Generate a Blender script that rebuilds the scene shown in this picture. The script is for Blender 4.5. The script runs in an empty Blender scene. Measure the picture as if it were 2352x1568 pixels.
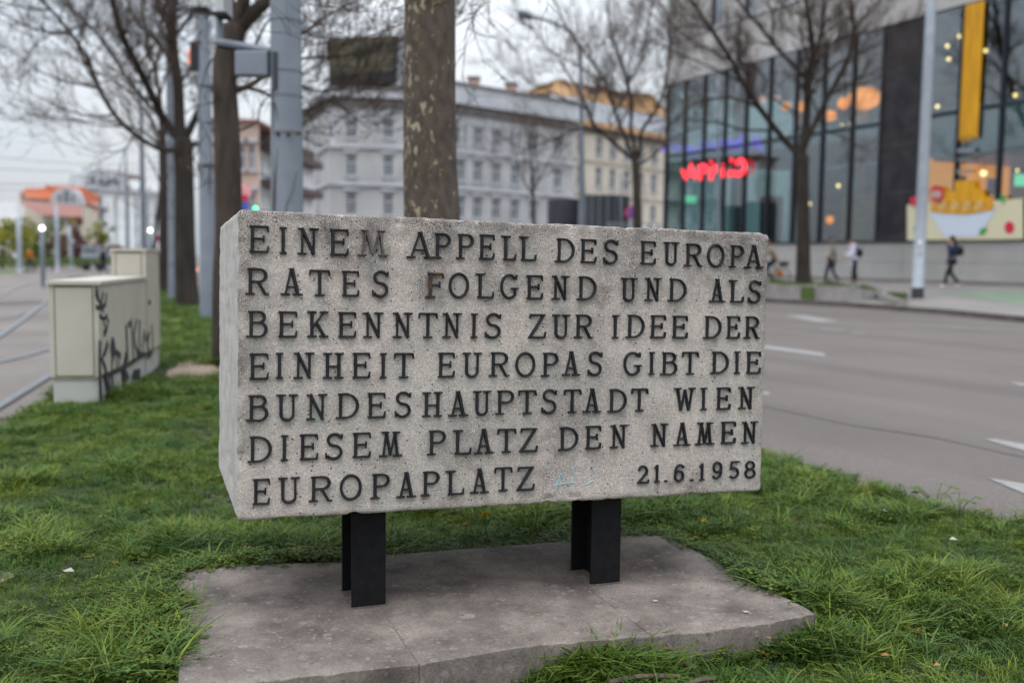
import bpy, bmesh, math, random
import numpy as np
from mathutils import Vector, Matrix, noise
sc = bpy.context.scene
random.seed(7); rng = np.random.default_rng(7)
# ------------------------------------------------------------------ camera, world, sun, exposure
EYE = 1.15; FPX = 2287.0; PITCH = 0.08245; ROLL = 0.013
cd = bpy.data.cameras.new('camera'); cam = bpy.data.objects.new('camera', cd); sc.collection.objects.link(cam)
cd.sensor_width = 36; cd.lens = 36 * FPX / 2352; cd.clip_start = 0.05; cd.clip_end = 3000
cam.matrix_world = Matrix.Translation((0, 0, EYE)) @ Matrix.Rotation(math.pi / 2 - PITCH, 4, 'X') @ Matrix.Rotation(ROLL, 4, 'Z')
cd.dof.use_dof = True; cd.dof.focus_distance = 3.05; cd.dof.aperture_fstop = 1.85; cd.dof.aperture_blades = 0
sc.camera = cam
SUN_EL, SUN_AZ = math.radians(66), math.radians(205)      # from behind the camera, high, very soft
w = bpy.data.worlds.new('World'); sc.world = w; w.use_nodes = True
nt = w.node_tree; N = nt.nodes; L = nt.links; N.clear()
sky = N.new('ShaderNodeTexSky'); sky.sky_type = 'NISHITA'; sky.sun_disc = False
sky.sun_elevation = SUN_EL; sky.sun_rotation = SUN_AZ; sky.air_density = 1.5; sky.dust_density = 3
bg1 = N.new('ShaderNodeBackground'); bg1.inputs[1].default_value = 0.10; L.new(sky.outputs[0], bg1.inputs[0])
tc = N.new('ShaderNodeTexCoord'); sx = N.new('ShaderNodeSeparateXYZ'); L.new(tc.outputs['Generated'], sx.inputs[0])
mz = N.new('ShaderNodeMapRange'); mz.inputs[1].default_value = 0; mz.inputs[2].default_value = 1
mz.inputs[3].default_value = 0.56; mz.inputs[4].default_value = 2.95; L.new(sx.outputs[2], mz.inputs[0])
mp = N.new('ShaderNodeMapping'); mp.inputs['Scale'].default_value = (1, 1, 3.5); L.new(tc.outputs['Generated'], mp.inputs[0])
nz = N.new('ShaderNodeTexNoise'); nz.inputs['Scale'].default_value = 2.2; nz.inputs['Detail'].default_value = 5; L.new(mp.outputs[0], nz.inputs[0])
cr = N.new('ShaderNodeValToRGB'); cr.color_ramp.elements[0].position = .3; cr.color_ramp.elements[1].position = .7
cr.color_ramp.elements[0].color = (.78, .87, 1.0, 1); cr.color_ramp.elements[1].color = (.93, .965, 1.0, 1); L.new(nz.outputs[0], cr.inputs[0])
bg2 = N.new('ShaderNodeBackground'); L.new(cr.outputs[0], bg2.inputs[0]); L.new(mz.outputs[0], bg2.inputs[1])
mx = N.new('ShaderNodeMixShader'); mx.inputs[0].default_value = .88; L.new(bg1.outputs[0], mx.inputs[1]); L.new(bg2.outputs[0], mx.inputs[2])
wo = N.new('ShaderNodeOutputWorld'); L.new(mx.outputs[0], wo.inputs[0])
sd = bpy.data.lights.new('sun', 'SUN'); sd.energy = 0.9; sd.angle = math.radians(35); sd.color = (1, .97, .93)
sun = bpy.data.objects.new('sun', sd); sc.collection.objects.link(sun)
sdir = Vector((math.sin(SUN_AZ) * math.cos(SUN_EL), math.cos(SUN_AZ) * math.cos(SUN_EL), math.sin(SUN_EL)))
sun.rotation_euler = sdir.to_track_quat('Z', 'Y').to_euler()
sc.view_settings.view_transform = 'Standard'; sc.view_settings.look = 'None'
sc.view_settings.exposure = 0.22; sc.view_settings.gamma = 1; sc.view_settings.use_curve_mapping = False
sc.cycles.use_denoising = True; sc.cycles.max_bounces = 6; sc.cycles.transparent_max_bounces = 12
sc.cycles.diffuse_bounces = 3; sc.cycles.glossy_bounces = 3; sc.cycles.caustics_reflective = False; sc.cycles.caustics_refractive = False
sc.cycles.sample_clamp_indirect = 6

# ------------------------------------------------------------------ measuring helpers: a pixel of the survey photo -> a point of the place
_r0 = np.array([1., 0, 0]); _f0 = np.array([0, math.cos(PITCH), -math.sin(PITCH)]); _u0 = np.array([0, math.sin(PITCH), math.cos(PITCH)])
_R = _r0 * math.cos(ROLL) + _u0 * math.sin(ROLL); _U = -_r0 * math.sin(ROLL) + _u0 * math.cos(ROLL)
CAM = np.array([0, 0, EYE])
def ray(x, y): return _f0 + _R * (x - 1176) / FPX - _U * (y - 784) / FPX
def G(x, y, z=0.0):
    d = ray(x, y); return CAM + d * (z - EYE) / d[2]
def A(x, y, Y):
    d = ray(x, y); return CAM + d * Y / d[1]
def onplane(x, y, P, n):
    d = ray(x, y); t = ((P - CAM) @ n) / (d @ n); return CAM + d * t

# ------------------------------------------------------------------ materials
def mat(name, c1, c2=None, scale=4, rough=.85, bump=0, bscale=60, metal=0, detail=4, lo=.35, hi=.65, spec=.35, stretch=None, speck=None, sscale=90, emit=0, wear=None):
    m = bpy.data.materials.new(name); m.use_nodes = True; t = m.node_tree; n = t.nodes; l = t.links
    p = n['Principled BSDF']; p.inputs['Roughness'].default_value = rough; p.inputs['Metallic'].default_value = metal
    p.inputs['Specular IOR Level'].default_value = spec
    p.inputs['Base Color'].default_value = (*c1, 1)
    tc = n.new('ShaderNodeTexCoord'); src = tc.outputs['Object']
    if stretch:
        q = n.new('ShaderNodeMapping'); q.inputs['Scale'].default_value = stretch; l.new(src, q.inputs[0]); src = q.outputs[0]
    col = None
    if c2 is not None:
        z = n.new('ShaderNodeTexNoise'); z.inputs['Scale'].default_value = scale; z.inputs['Detail'].default_value = detail; l.new(src, z.inputs[0])
        r = n.new('ShaderNodeValToRGB'); r.color_ramp.elements[0].position = lo; r.color_ramp.elements[1].position = hi
        r.color_ramp.elements[0].color = (*c1, 1); r.color_ramp.elements[1].color = (*c2, 1); l.new(z.outputs[0], r.inputs[0]); col = r.outputs[0]
    if speck is not None and col is not None:
        v = n.new('ShaderNodeTexVoronoi'); v.inputs['Scale'].default_value = sscale; l.new(src, v.inputs[0])
        k = n.new('ShaderNodeSeparateColor'); l.new(v.outputs['Color'], k.inputs[0])
        g = n.new('ShaderNodeMapRange'); g.inputs[1].default_value = .6; g.inputs[2].default_value = 1; l.new(k.outputs[0], g.inputs[0])
        x = n.new('ShaderNodeMix'); x.data_type = 'RGBA'; l.new(g.outputs[0], x.inputs[0]); l.new(col, x.inputs[6]); x.inputs[7].default_value = (*speck, 1); col = x.outputs[2]
    if wear is not None:          # broad streaks along the lanes plus a few darker repair patches
        q = n.new('ShaderNodeMapping'); q.vector_type = 'TEXTURE'; q.inputs['Scale'].default_value = (1.1, 16, 1); q.inputs['Rotation'].default_value = (0, 0, math.radians(28)); l.new(tc.outputs['Object'], q.inputs[0])
        z = n.new('ShaderNodeTexNoise'); z.inputs['Scale'].default_value = 1.0; z.inputs['Detail'].default_value = 4; l.new(q.outputs[0], z.inputs[0])
        g = n.new('ShaderNodeMapRange'); g.inputs[1].default_value = .42; g.inputs[2].default_value = .70; g.inputs[4].default_value = .55; l.new(z.outputs[0], g.inputs[0])
        x = n.new('ShaderNodeMix'); x.data_type = 'RGBA'; l.new(g.outputs[0], x.inputs[0]); l.new(col, x.inputs[6]); x.inputs[7].default_value = (*wear, 1); col = x.outputs[2]
    if col is not None: l.new(col, p.inputs['Base Color'])
    if bump:
        z = n.new('ShaderNodeTexNoise'); z.inputs['Scale'].default_value = bscale; z.inputs['Detail'].default_value = 5; l.new(src, z.inputs[0])
        b = n.new('ShaderNodeBump'); b.inputs['Strength'].default_value = bump; b.inputs['Distance'].default_value = .02; l.new(z.outputs[0], b.inputs['Height']); l.new(b.outputs[0], p.inputs['Normal'])
    if emit: p.inputs['Emission Color'].default_value = (*c1, 1); p.inputs['Emission Strength'].default_value = emit
    return m
def emis(name, c, s): return mat(name, c, emit=s, rough=.5)
def glassmat(name, tint, refl, rough=.02):
    m = bpy.data.materials.new(name); m.use_nodes = True; t = m.node_tree; n = t.nodes; l = t.links; n.clear()
    a = n.new('ShaderNodeBsdfTransparent'); a.inputs[0].default_value = (*tint, 1)
    g = n.new('ShaderNodeBsdfGlossy'); g.inputs[0].default_value = (.86, .93, 1, 1); g.inputs['Roughness'].default_value = rough
    fr = n.new('ShaderNodeFresnel'); fr.inputs[0].default_value = 1.5
    ad = n.new('ShaderNodeMath'); ad.operation = 'ADD'; ad.use_clamp = True; ad.inputs[1].default_value = refl; l.new(fr.outputs[0], ad.inputs[0])
    ge = n.new('ShaderNodeNewGeometry'); iv = n.new('ShaderNodeMath'); iv.operation = 'SUBTRACT'; iv.inputs[0].default_value = 1; l.new(ge.outputs['Backfacing'], iv.inputs[1])
    mu = n.new('ShaderNodeMath'); mu.operation = 'MULTIPLY'; l.new(ad.outputs[0], mu.inputs[0]); l.new(iv.outputs[0], mu.inputs[1])
    x = n.new('ShaderNodeMixShader'); l.new(mu.outputs[0], x.inputs[0]); l.new(a.outputs[0], x.inputs[1]); l.new(g.outputs[0], x.inputs[2])
    o = n.new('ShaderNodeOutputMaterial'); l.new(x.outputs[0], o.inputs[0]); return m
M = {}
M['asphalt'] = mat('asphalt', (.118, .101, .092), (.148, .128, .117), .35, .95, .3, 160, detail=8, spec=.12, speck=(.16, .142, .132), sscale=70, wear=(.088, .078, .074))
M['track'] = mat('track_concrete', (.130, .110, .098), (.180, .158, .143), .5, .9, .2, 90, detail=8, speck=(.13, .115, .108), sscale=60)
M['paving'] = mat('paving', (.17, .158, .148), (.225, .208, .195), .6, .9, .15, 80, detail=8)
M['paint'] = mat('road_paint', (.235, .23, .22), (.15, .14, .132), 9, .75, .1, 80, lo=.45, hi=.8)
M['paintfaint'] = mat('worn_road_paint', (.16, .15, .14), (.12, .11, .10), 6, .8, lo=.4, hi=.7)
M['bikegreen'] = mat('cycle_lane_green', (.13, .19, .13), (.18, .215, .165), 1.5, .85)
M['rail'] = mat('rail_steel', (.15, .165, .185), (.11, .12, .14), 6, .35, metal=.6)
M['groove'] = mat('rail_groove', (.035, .03, .025), (.06, .05, .035), 8)
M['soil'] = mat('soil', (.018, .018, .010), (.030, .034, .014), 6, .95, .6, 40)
M['bare'] = mat('bare_earth', (.20, .145, .10), (.30, .23, .17), 5, .95, .5, 50, speck=(.36, .3, .24), sscale=50)
M['kerbstone'] = mat('kerb_granite', (.23, .21, .20), (.33, .31, .29), 3, .85, .2, 60, speck=(.15, .14, .13), sscale=80)
M['bronze'] = mat('letter_bronze', (.012, .0125, .015), (.022, .023, .026), 22, .55, .22, 160, metal=.05, spec=.22)
M['bronze_rust'] = mat('rusty_letter', (.028, .026, .026), (.16, .065, .012), 30, .6, .3, 160, lo=.5, hi=.72)
M['bronze_grey'] = mat('worn_letter', (.13, .115, .11), (.055, .05, .05), 30, .5, .3, 160, metal=.2)
M['blacksteel'] = mat('black_steel', (.0045, .0045, .0055), (.009, .009, .010), 30, .62, .12, 220, spec=.18)
M['seam'] = mat('road_seam_bitumen', (.080, .070, .064), (.10, .088, .08), 4, .8)
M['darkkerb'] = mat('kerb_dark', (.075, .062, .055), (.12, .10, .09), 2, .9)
M['rust'] = mat('rust_stain', (.35, .14, .02), (.16, .07, .02), 90, .9, lo=.4, hi=.7)
M['cream'] = mat('cabinet_cream', (.40, .368, .305), (.45, .415, .35), 3, .55, .05, 30)
M['creamdark'] = mat('cabinet_seam', (.20, .19, .13), (.26, .25, .18), 8, .7)
M['cabplinth'] = mat('cabinet_plinth', (.40, .40, .37), (.30, .27, .22), 3, .8, .1, 40, lo=.5, hi=.75)
M['spray'] = mat('black_spray_paint', (.018, .018, .022), (.04, .04, .045), 30, .7)
M['polegrey'] = mat('pole_paint', (.165, .190, .225), (.20, .225, .26), 3, .5, .05, 30, spec=.5)
M['polelight'] = mat('lamp_post_paint', (.26, .285, .32), (.31, .335, .37), 4, .45)
M['polebase'] = mat('tarred_base', (.03, .03, .035), (.05, .05, .055), 8)
M['darkpole'] = mat('dark_mast_paint', (.12, .135, .16), (.16, .18, .21), 3, .5)
M['black'] = mat('black_parts', (.015, .015, .017), None, rough=.6)
M['wire'] = mat('wire_black', (.05, .055, .065), None, rough=.6)
M['bark'] = mat('bark_brown', (.036, .027, .021), (.075, .056, .044), 9, .95, .6, 45, stretch=(1, 1, .25), detail=8)
M['barkfar'] = mat('bark_dark', (.022, .017, .014), (.044, .035, .028), 5, .95, .5, 30, stretch=(1, 1, .3))
M['twig'] = mat('twigs', (.042, .031, .026), (.078, .052, .038), 1.5, .95)
M['whiteb'] = mat('plaster_white', (.82, .83, .82), (.72, .73, .73), .3, .9)
M['greyb'] = mat('plaster_grey', (.44, .435, .43), (.33, .325, .325), .35, .9, .1, 3)
M['greytrim'] = mat('stone_trim', (.47, .48, .50), (.36, .365, .38), .6, .9)
M['darktrim'] = mat('dark_trim_and_shadow', (.13, .115, .11), (.20, .18, .17), 1.0, .9)  # also colours the shadow bands painted under cornice and eave
M['creamb'] = mat('plaster_cream', (.58, .52, .43), (.48, .43, .36), .3, .9)
M['pinkb'] = mat('plaster_pink', (.50, .36, .29), (.42, .31, .26), .3, .9)
M['orangeroof'] = mat('roof_tiles_orange', (.36, .075, .022), (.30, .085, .035), 1.5, .85)
M['roseroof'] = mat('roof_tiles_rose', (.25, .10, .08), (.20, .11, .09), 1, .85)
M['darkroof'] = mat('roof_dark', (.13, .085, .08), (.10, .08, .08), 1, .85)
M['zincroof'] = mat('roof_zinc', (.20, .21, .23), (.27, .28, .30), .4, .6)
M['tarp'] = mat('scaffold_tarpaulin', (.62, .38, .17), (.38, .22, .14), .22, .8, .5, 1.2, detail=6)  # warm light on the wrapped roof is put into this orange-tan
M['windark'] = mat('window_pane', (.10, .115, .13), (.18, .20, .22), 2, .15, spec=.6)
M['winframe'] = mat('window_frame', (.45, .46, .47), None, rough=.7)
M['hoard'] = mat('dark_cladding', (.022, .024, .030), (.035, .037, .045), 2, .5)
M['cladding'] = mat('stone_cladding', (.36, .345, .335), (.44, .42, .405), .8, .9, .1, 20)
M['plinthb'] = mat('plinth_concrete', (.30, .29, .275), (.36, .345, .33), .8, .9, .1, 20)
M['mullion'] = mat('mullion', (.018, .022, .03), None, rough=.4)
M['pillar'] = mat('dark_granite', (.014, .013, .016), (.036, .032, .036), 1.6, .5, spec=.22)
M['glass'] = glassmat('facade_glass', (.62, .72, .72), .15)
M['pane'] = glassmat('window_glass', (.5, .56, .6), .22)
M['inwall'] = mat('interior_wall', (.12, .145, .145), (.32, .36, .355), .35, .9, lo=.4, hi=.6)
M['inslab'] = mat('interior_slab', (.42, .50, .48), (.36, .44, .43), 1, .8)
M['indark'] = mat('interior_dark', (.06, .065, .07), (.12, .12, .12), .8, .9)
M['warmwall'] = emis('glowing_warm_wall', (.9, .30, .0), 1.0)  # walls glow themselves in place of the restaurant's lamp light
M['warmwood'] = mat('warm_interior', (.55, .30, .09), (.35, .17, .05), 1.5, .8)
M['lampwarm'] = emis('lamp_warm', (1, .62, .24), 5)
M['lampor'] = emis('pendant_orange', (1, .25, .0), 2.0)
M['lamppink'] = emis('lamp_pink', (1, .42, .36), .9)
M['lampgreen'] = emis('exit_sign_green', (.25, 1, .55), 1.0)
M['lampwhite'] = emis('lamp_white', (1, .99, .93), 5)
M['amber'] = emis('amber_light', (1, .22, .03), 8)
M['ambersig'] = emis('amber_signal', (1, .16, .01), .6)
M['neonred'] = emis('neon_red', (1, .035, .055), 1.3)
M['neonviolet'] = emis('neon_violet', (.17, .10, .80), 1.0)
M['yellow'] = mat('pasta_yellow', (.74, .37, .012), (.50, .23, .012), 3, .7, stretch=(6, 6, .3))
M['posterbg'] = mat('poster_cream', (.60, .56, .38), None, rough=.6)
M['posterwhite'] = mat('poster_white', (.55, .60, .70), None, rough=.6)
M['posterred'] = mat('poster_red', (.55, .02, .05), None, rough=.6)
M['postergreen'] = mat('poster_green', (.03, .32, .08), None, rough=.6)
M['signblue'] = mat('sign_blue', (.08, .11, .42), None, rough=.4)
M['signred'] = mat('sign_red', (.55, .03, .05), None, rough=.4)
M['screen'] = mat('screen_picture', (.030, .040, .025), (.13, .105, .06), .5, .5, detail=8)
M['skin'] = mat('skin', (.45, .25, .17), None, rough=.6)
M['hairdark'] = mat('hair_black', (.012, .010, .010), None, rough=.6)
M['hairbrown'] = mat('hair_brown', (.16, .06, .03), None, rough=.6)
M['jean'] = mat('denim_dark', (.022, .026, .05), (.035, .04, .07), 12)
M['blackcloth'] = mat('cloth_black', (.012, .012, .014), None)
M['navy'] = mat('cloth_navy', (.02, .03, .065), (.03, .045, .09), 5)
M['whitecloth'] = mat('cloth_white', (.62, .60, .72), None)
M['camo'] = mat('camouflage', (.42, .38, .33), (.12, .11, .085), 5, lo=.48, hi=.56)
M['tan'] = mat('cloth_tan', (.33, .27, .20), (.26, .21, .15), 4)
M['magenta'] = mat('cloth_magenta', (.42, .02, .12), None)
M['orangecloth'] = mat('cloth_orange', (.36, .13, .02), None)
M['yellowleaf'] = mat('foliage_yellow', (.22, .20, .010), (.10, .12, .012), .8)
M['greenleaf'] = mat('foliage_green', (.075, .115, .02), (.05, .075, .02), .8)
M['brownleaf'] = mat('foliage_brown', (.15, .095, .055), (.10, .06, .045), .8)
M['purpleleaf'] = mat('foliage_purple', (.085, .035, .04), (.12, .06, .06), .8)
M['stick'] = mat('dead_twig', (.075, .05, .04), (.12, .085, .068), 30)
M['dandelion'] = mat('dandelion_yellow', (.85, .55, .01), None)
M['shell'] = mat('pale_litter', (.34, .29, .26), None)

# plane-tree bark with flakes
def plane_bark():
    m = bpy.data.materials.new('plane_tree_bark'); m.use_nodes = True; t = m.node_tree; n = t.nodes; l = t.links; p = n['Principled BSDF']
    p.inputs['Roughness'].default_value = .9; p.inputs['Specular IOR Level'].default_value = .2
    tc = n.new('ShaderNodeTexCoord'); mpg = n.new('ShaderNodeMapping'); mpg.inputs['Scale'].default_value = (1, 1, .55); l.new(tc.outputs['Object'], mpg.inputs[0])
    a = n.new('ShaderNodeTexNoise'); a.inputs['Scale'].default_value = 18; a.inputs['Detail'].default_value = 8; l.new(mpg.outputs[0], a.inputs[0])
    r = n.new('ShaderNodeValToRGB'); r.color_ramp.elements[0].color = (.062, .047, .038, 1); r.color_ramp.elements[1].color = (.105, .082, .067, 1)
    r.color_ramp.elements[0].position = .35; r.color_ramp.elements[1].position = .7; l.new(a.outputs[0], r.inputs[0])
    v = n.new('ShaderNodeTexNoise'); v.inputs['Scale'].default_value = 27; v.inputs['Detail'].default_value = 1.5; v.inputs['Distortion'].default_value = .5; l.new(mpg.outputs[0], v.inputs[0])
    sp = n.new('ShaderNodeSeparateXYZ'); l.new(tc.outputs['Object'], sp.inputs[0])
    g = n.new('ShaderNodeMapRange'); g.inputs[1].default_value = -.2; g.inputs[2].default_value = .12; g.inputs[3].default_value = .04; g.inputs[4].default_value = -.10; l.new(sp.outputs[0], g.inputs[0])
    ad = n.new('ShaderNodeMath'); ad.operation = 'ADD'; l.new(v.outputs[0], ad.inputs[0]); l.new(g.outputs[0], ad.inputs[1])
    r2 = n.new('ShaderNodeValToRGB'); r2.color_ramp.elements[0].position = .565; r2.color_ramp.elements[1].position = .59; l.new(ad.outputs[0], r2.inputs[0])
    c = n.new('ShaderNodeTexNoise'); c.inputs['Scale'].default_value = 9; l.new(mpg.outputs[0], c.inputs[0])
    r3 = n.new('ShaderNodeValToRGB'); r3.color_ramp.elements[0].color = (.125, .10, .055, 1); r3.color_ramp.elements[1].color = (.30, .25, .18, 1); r3.color_ramp.elements[0].position = .42; r3.color_ramp.elements[1].position = .62; l.new(c.outputs[0], r3.inputs[0])
    x = n.new('ShaderNodeMix'); x.data_type = 'RGBA'; l.new(r2.outputs[0], x.inputs[0]); l.new(r.outputs[0], x.inputs[6]); l.new(r3.outputs[0], x.inputs[7]); l.new(x.outputs[2], p.inputs['Base Color'])
    b = n.new('ShaderNodeBump'); b.inputs['Strength'].default_value = .6; b.inputs['Distance'].default_value = .01
    s = n.new('ShaderNodeMath'); s.operation = 'SUBTRACT'; l.new(a.outputs[0], s.inputs[0]); l.new(r2.outputs[0], s.inputs[1]); l.new(s.outputs[0], b.inputs['Height']); l.new(b.outputs[0], p.inputs['Normal'])
    return m
M['planebark'] = plane_bark()

def stone_mat():
    m = bpy.data.materials.new('bush_hammered_stone'); m.use_nodes = True; t = m.node_tree; n = t.nodes; l = t.links; p = n['Principled BSDF']
    p.inputs['Roughness'].default_value = .95; p.inputs['Specular IOR Level'].default_value = .15
    tc = n.new('ShaderNodeTexCoord'); ob = tc.outputs['Object']
    def noi(s, d=4): q = n.new('ShaderNodeTexNoise'); q.inputs['Scale'].default_value = s; q.inputs['Detail'].default_value = d; l.new(ob, q.inputs[0]); return q.outputs[0]
    def ramp(src, a, b, ca, cb):
        r = n.new('ShaderNodeValToRGB'); r.color_ramp.elements[0].position = a; r.color_ramp.elements[1].position = b
        r.color_ramp.elements[0].color = (*ca, 1); r.color_ramp.elements[1].color = (*cb, 1); l.new(src, r.inputs[0]); return r.outputs[0]
    def mix(f, a, b, mode='MIX'):
        x = n.new('ShaderNodeMix'); x.data_type = 'RGBA'; x.blend_type = mode
        if isinstance(f, float): x.inputs[0].default_value = f
        else: l.new(f, x.inputs[0])
        for i, q in ((6, a), (7, b)):
            if isinstance(q, tuple): x.inputs[i].default_value = (*q, 1)
            else: l.new(q, x.inputs[i])
        return x.outputs[2]
    def mth(op, a, b=0.0):
        x = n.new('ShaderNodeMath'); x.operation = op; x.use_clamp = False
        for i, q in enumerate((a, b)):
            if isinstance(q, (int, float)): x.inputs[i].default_value = q
            else: l.new(q, x.inputs[i])
        return x.outputs[0]
    vor = n.new('ShaderNodeTexVoronoi'); vor.inputs['Scale'].default_value = 235; l.new(ob, vor.inputs[0])
    vd = n.new('ShaderNodeTexVoronoi'); vd.feature = 'DISTANCE_TO_EDGE'; vd.inputs['Scale'].default_value = 235; l.new(ob, vd.inputs[0])
    base = ramp(noi(2.4, 5), .35, .65, (.555, .505, .46), (.675, .59, .53))
    cell = n.new('ShaderNodeSeparateColor'); l.new(vor.outputs['Color'], cell.inputs[0])
    grain = mix(ramp(cell.outputs[0], .0, 1, (0, 0, 0), (1, 1, 1)), (.78, .78, .78), (1.22, 1.20, 1.17))
    col = mix(1.0, base, grain, 'MULTIPLY')
    at = n.new('ShaderNodeAttribute'); at.attribute_name = 'stain'; st = n.new('ShaderNodeSeparateColor'); l.new(at.outputs['Color'], st.inputs[0])
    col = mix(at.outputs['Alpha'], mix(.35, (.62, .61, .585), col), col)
    # grime in the joints of the grain, more where the stain map says so
    gr = ramp(vd.outputs['Distance'], .02, .16, (1, 1, 1), (0, 0, 0))
    patch = ramp(noi(9, 6), .46, .66, (0, 0, 0), (1, 1, 1))
    gfac = mth('MULTIPLY', gr, mth('ADD', mth('MULTIPLY', patch, .42), mth('ADD', mth('MULTIPLY', st.outputs[0], .8), .10)))
    gf = n.new('ShaderNodeClamp'); l.new(gfac, gf.inputs[0])
    col = mix(gf.outputs[0], col, (.055, .048, .044))
    # broader grime
    bfac = mth('MULTIPLY', st.outputs[0], ramp(noi(26, 6), .38, .64, (0, 0, 0), (.75, .75, .75)))
    col = mix(bfac, col, (.13, .115, .105))
    # pits
    pit = n.new('ShaderNodeTexVoronoi'); pit.inputs['Scale'].default_value = 62; l.new(ob, pit.inputs[0])
    pc = n.new('ShaderNodeSeparateColor'); l.new(pit.outputs['Color'], pc.inputs[0])
    psel = mth('GREATER_THAN', pc.outputs[1], .70); pdist = mth('LESS_THAN', pit.outputs['Distance'], .17)
    pits = mth('MULTIPLY', psel, pdist)
    col = mix(mth('MULTIPLY', pits, .85), col, (.035, .03, .028))
    # verdigris
    col = mix(mth('MULTIPLY', st.outputs[1], ramp(noi(16, 4), .35, .65, (.15, .15, .15), (.85, .85, .85))), col, (.26, .42, .37))
    # brown drips
    col = mix(mth('MULTIPLY', st.outputs[2], ramp(noi(50, 5), .35, .6, (0, 0, 0), (.8, .8, .8))), col, (.15, .085, .05))
    l.new(col, p.inputs['Base Color'])
    h = mth('ADD', mth('MULTIPLY', ramp(vd.outputs['Distance'], 0, .25, (0, 0, 0), (1, 1, 1)), .6), mth('MULTIPLY', noi(90, 6), .9))
    h = mth('SUBTRACT', h, mth('MULTIPLY', pits, 1.6))
    b = n.new('ShaderNodeBump'); b.inputs['Strength'].default_value = .8; b.inputs['Distance'].default_value = .0045; l.new(h, b.inputs['Height']); l.new(b.outputs[0], p.inputs['Normal'])
    return m
M['stone'] = stone_mat()

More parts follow.
